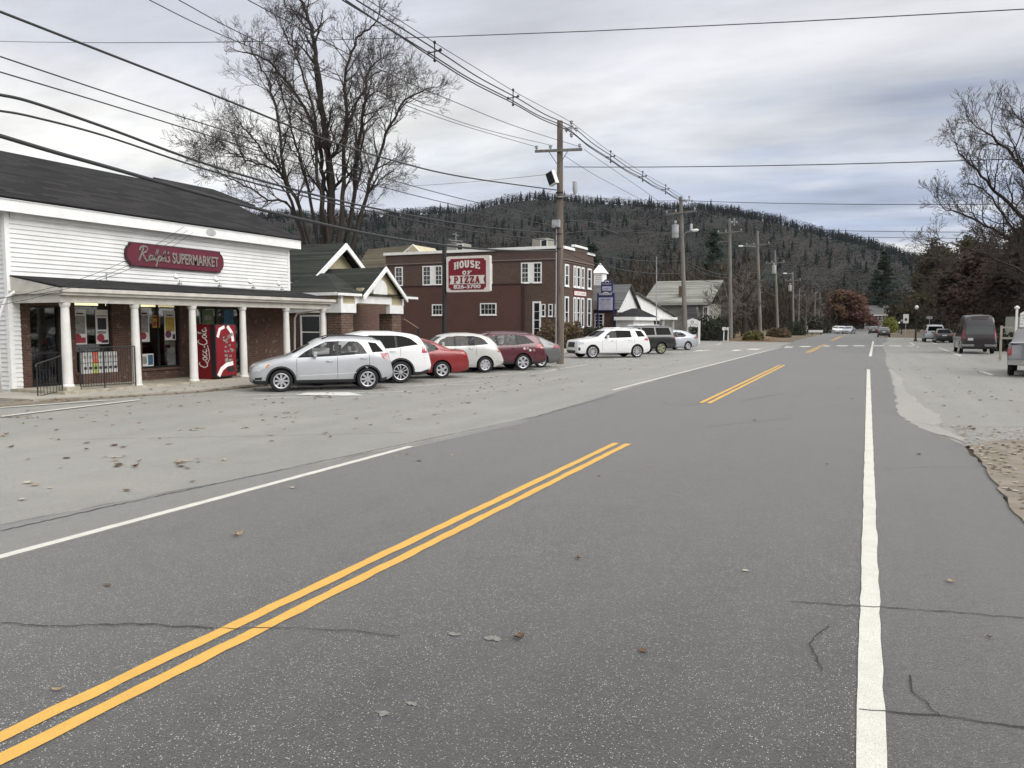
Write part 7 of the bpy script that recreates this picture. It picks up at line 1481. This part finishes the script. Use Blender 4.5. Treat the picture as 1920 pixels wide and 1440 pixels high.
def scatter(n, az0, az1, r0, r1, pw=1.0):
    az_ = np.radians(rng.uniform(az0, az1, n)); r_ = r0 + (r1 - r0) * rng.uniform(0, 1, n) ** pw; x_, y_ = r_ * np.sin(az_), r_ * np.cos(az_); return np.stack([x_, y_, hill_z(x_, y_) - .3], 1)
def hmat(name, c, c2):
    m = newmat(name); b = NB(m); v = b.pos(False); f = b.noise(v, .014, 4, .6); g = b.noise(v, .12, 3, .6)
    b.out(b.mix(b.math('MULTIPLY', b.ramp(g, .35, .65), .6), b.mix(b.ramp(f, .4, .6), c, c2), tuple(q * .45 for q in c)), .95, 0, .05); return m
F_BARE = hmat('bare_wood', (.027, .023, .020), (.019, .021, .020)); F_CON = hmat('conifer_wood', (.012, .021, .017), (.017, .026, .019)); F_NEAR = hmat('near_bare_wood', (.070, .055, .042), (.055, .045, .034))
c = scatter(6500, -66, 12, 330, 1165, .8); npmesh('bare_forest', slivers(c, 60, rng.uniform(7, 11, len(c)), rng.uniform(5, 8, len(c)), .26, rng, up=.3, ln=.075), F_BARE, label='grey brown leafless forest covering the hills')
def conifers(C_, H, rng, k=16):
    V = []
    for j in range(k):
        t = j / k; a = rng.uniform(0, 2 * np.pi, len(C_)); R_ = H * .17 * (1 - t) ** .8 + .15; z_ = H * (.1 + .86 * t)
        for q in range(3):
            b_ = a + q * 2.1 + rng.normal(0, .3, len(C_)); rr_ = R_ * rng.uniform(.7, 1.25, len(C_)); dx, dy = np.cos(b_), np.sin(b_); px_, py_ = -dy, dx
            P0 = C_ + np.stack([dx * .0, dy * .0, z_ + H * .10], 1); P2 = C_ + np.stack([dx * rr_, dy * rr_, z_ - H * .02], 1); mid = C_ + np.stack([dx * rr_ * .6, dy * rr_ * .6, z_], 1); w_ = (rr_ * .6)[:, None]; s_ = np.stack([px_, py_, np.zeros(len(C_))], 1)
            V.append(np.stack([P0, mid + s_ * w_, P2, mid - s_ * w_], 1).reshape(-1, 3))
    return np.concatenate(V)
cl = scatter(70, -64, 10, 380, 1165, .7); c = np.concatenate([cl[rng.integers(0, 70, 1500)] + np.concatenate([rng.normal(0, 30, (1500, 2)), np.zeros((1500, 1))], 1), scatter(500, -64, 12, 340, 1165, .8), scatter(1500, -64, 6, 1050, 1190)]); c[:, 2] = hill_z(c[:, 0], c[:, 1]) - .5
hh_ = rng.uniform(5, 11.5, len(c)); hh_[-1500:] = rng.uniform(5, 18, 1500) * np.where(rng.random(1500) < .3, 1, .65); npmesh('conifer_forest', conifers(c, hh_, rng), F_CON, label='dark conifers scattered through the hillside forest and along its skyline')
c = np.concatenate([scatter(560, -36, -2.2, 205, 330), scatter(120, -2.2, 4, 278, 335), scatter(170, -34, -7.5, 130, 205), scatter(160, 3.6, 20, 180, 330)]); npmesh('bare_woodland', slivers(c, 120, rng.uniform(8, 14, len(c)), rng.uniform(3, 5, len(c)), .13, rng, base=.05), F_NEAR, label='brown leafless woodland along the foot of the hill')
az_ = rng.uniform(np.radians(25), np.radians(235), 420); r_ = rng.uniform(42, 62, 420); c = np.stack([r_ * np.sin(az_) + 6, r_ * np.cos(az_), 0 * r_], 1); npmesh('unseen_tree_belt', slivers(c, 150, rng.uniform(9, 14, len(c)), rng.uniform(3, 5, len(c)), .16, rng, up=.5, base=.03), F_NEAR, label='brown leafless trees added out of view to darken the car reflections')  # unseen belt of trees, added so the car sides reflect something dark
c = np.concatenate([scatter(60, -36, -7, 150, 330), scatter(50, 3, 22, 150, 330)]); npmesh('conifer_thicket', conifers(c, rng.uniform(7, 14, len(c)), rng, 26), F_CON, label='dark conifers between the leafless trees behind the houses')
# ================================================================== FALLEN LEAVES
def leaf_mesh(c, s_, a, curl, rnd, mb):
    """five lobed dry leaf, curled"""
    pts = []
    lob = [(0, .18), (.18, .45), (.05, .55), (.38, .75), (.62, .42), (.8, .98), (1.0, .42), (1.25, .75), (1.55, .5), (1.4, .42), (1.45, .18)]
    n = 11; V = [(0, 0, 0)]
    for k in range(n):
        t = 2 * math.pi * k / n; r_ = (1.0 if k % 2 else .7) * rnd.uniform(.8, 1.1); x_, y_ = math.cos(t) * r_ * 1.15, math.sin(t) * r_ * .85; V.append((x_, y_, curl * (x_ * x_ + .6 * y_ * y_) + rnd.uniform(0, .12)))
    ca, sa = math.cos(a), math.sin(a); o = len(mb.v)
    for x_, y_, z_ in V: mb.v.append((c[0] + (x_ * ca - y_ * sa) * s_, c[1] + (x_ * sa + y_ * ca) * s_, c[2] + z_ * s_))
    for k in range(n): mb.f.append([o, o + 1 + k, o + 1 + (k + 1) % n]); mb.m.append(mb.cur)
LM = [mat('leaf_tan', (.34, .24, .14), .8, .15, 30), mat('leaf_brown', (.14, .085, .05), .85, .15, 30), mat('leaf_pale', (.42, .37, .29), .8, .1, 30), mat('leaf_dark', (.05, .038, .028), .85, .1, 30)]
rnd = random.Random(77); mb = MB()
def drop(x_, y_, z_=.012, s_=None):
    mb.cur = rnd.choice((0, 0, 1, 1, 2, 2, 3)); leaf_mesh((x_, y_, z_), s_ or rnd.uniform(.035, .07), rnd.uniform(0, 6.3), rnd.uniform(.0, .35), rnd, mb)
for k in range(620):
    y_ = 3 + 60 * rnd.random() ** 1.4; x_ = -7.6 - rnd.random() ** .8 * (9.5 + min(y_ * .05, 1))
    drop(x_, y_)
for cx_, cy_, n_ in ((-13.6, 17.4, 60), (-16.5, 10.9, 60)):
    for k in range(n_): drop(cx_ + rnd.gauss(0, .35), cy_ + rnd.gauss(0, .12), .012, rnd.uniform(.02, .045))
for k in range(12):
    cx, cy = rnd.uniform(-12, -8), rnd.uniform(5, 30)
    for j in range(5): drop(cx + rnd.gauss(0, .12), cy + rnd.gauss(0, .1))
for k in range(700):   # along the kerb of the store walk
    y_ = rnd.uniform(13, 36); x_ = np.interp(y_, [11.6, 14.6, 16.95, 20, 28, 46], [-18.9, -18.35, -17.5, -17.42, -17.6, -17.8]) + rnd.gauss(-.15, .16); drop(x_, y_, .05, rnd.uniform(.03, .06))
for k in range(90): drop(rnd.uniform(-19.6, -17.8), rnd.uniform(14, 30), .1, rnd.uniform(.03, .06))
for k in range(120): drop(rnd.gauss(-19.6, .5), rnd.gauss(13.7, .35), .06, rnd.uniform(.03, .06))
for k in range(70): drop(rnd.uniform(-6.5, .5), rnd.uniform(4, 60), .012, rnd.uniform(.025, .05))
for k in range(170): drop(rnd.uniform(1.2, 7.5), 15.5 + 45 * rnd.random() ** 1.5, .01, rnd.uniform(.03, .07))
for k in range(420):
    y_ = 8.8 + 8.5 * rnd.random(); x_ = 1.5 + abs(rnd.gauss(0, .9)); drop(x_ + .05, y_, .03, rnd.uniform(.02, .05))
for k in range(1500): t = rnd.random(); x_ = -9.5 - t * 15 + rnd.gauss(0, .8); y_ = 88.3 + t * 26 + abs(rnd.gauss(0, 1.6)); drop(x_, y_, .1 + rnd.random() * .35, rnd.uniform(.08, .15))
tag(mb.build('fallen_leaves', LM), 'dry brown leaves littered over the parking lots, kerbs and verges', None, None, 'stuff')
for px, py, s_, mi, lb in ((446, 1003, .055, 0, 'lone tan maple leaf on the asphalt between the left white line and the yellow lines'), (972, 1195, .045, 1, 'curled brown leaf beside two pale stains in the middle of the road'), (108, 1293, .03, 0, 'small orange leaf just above the yellow lines at the lower left'), (1083, 1047, .03, 1, 'small brown leaf right of the yellow lines in the middle of the lane'), (1783, 1090, .035, 0, 'tan leaf on the shoulder right of the thick white line'), (253, 875, .06, 1, 'clump like brown leaf alone on the left lot'), (1723, 852, .04, 3, 'dark twiggy leaf on the right shoulder near the old patch'), (1856, 1195, .022, 3, 'dark pebble sized leaf low on the right shoulder')):
    c = G(px, py, .014); q = MB(); q.cur = 0; r2 = random.Random(px); leaf_mesh((0, 0, 0), s_, r2.uniform(0, 6), .45, r2, q); leaf_mesh((s_ * .3, 0, .002), s_ * .8, r2.uniform(0, 6), .8, r2, q) if mi == 1 else None
    o = q.build('dry_leaf', LM[mi]); o.location = c; tag(o, lb, 'leaf')
# ================================================================== HAZE
hz = MB().box(-2250, 2250, -2250, 2250, -1.6, 225)
m = newmat('thin_air'); b = NB(m); pv = b.n('ShaderNodeVolumePrincipled'); pv.inputs['Color'].default_value = (.72, .84, 1.0, 1); pv.inputs['Density'].default_value = .00003; o_ = b.n('ShaderNodeOutputMaterial'); b.l(pv.outputs[0], o_.inputs['Volume'])
hz = hz.build('haze', m); tag(hz, 'thin pale autumn haze that softens the far hills', None, None, 'stuff'); hz.display_type = 'WIRE'
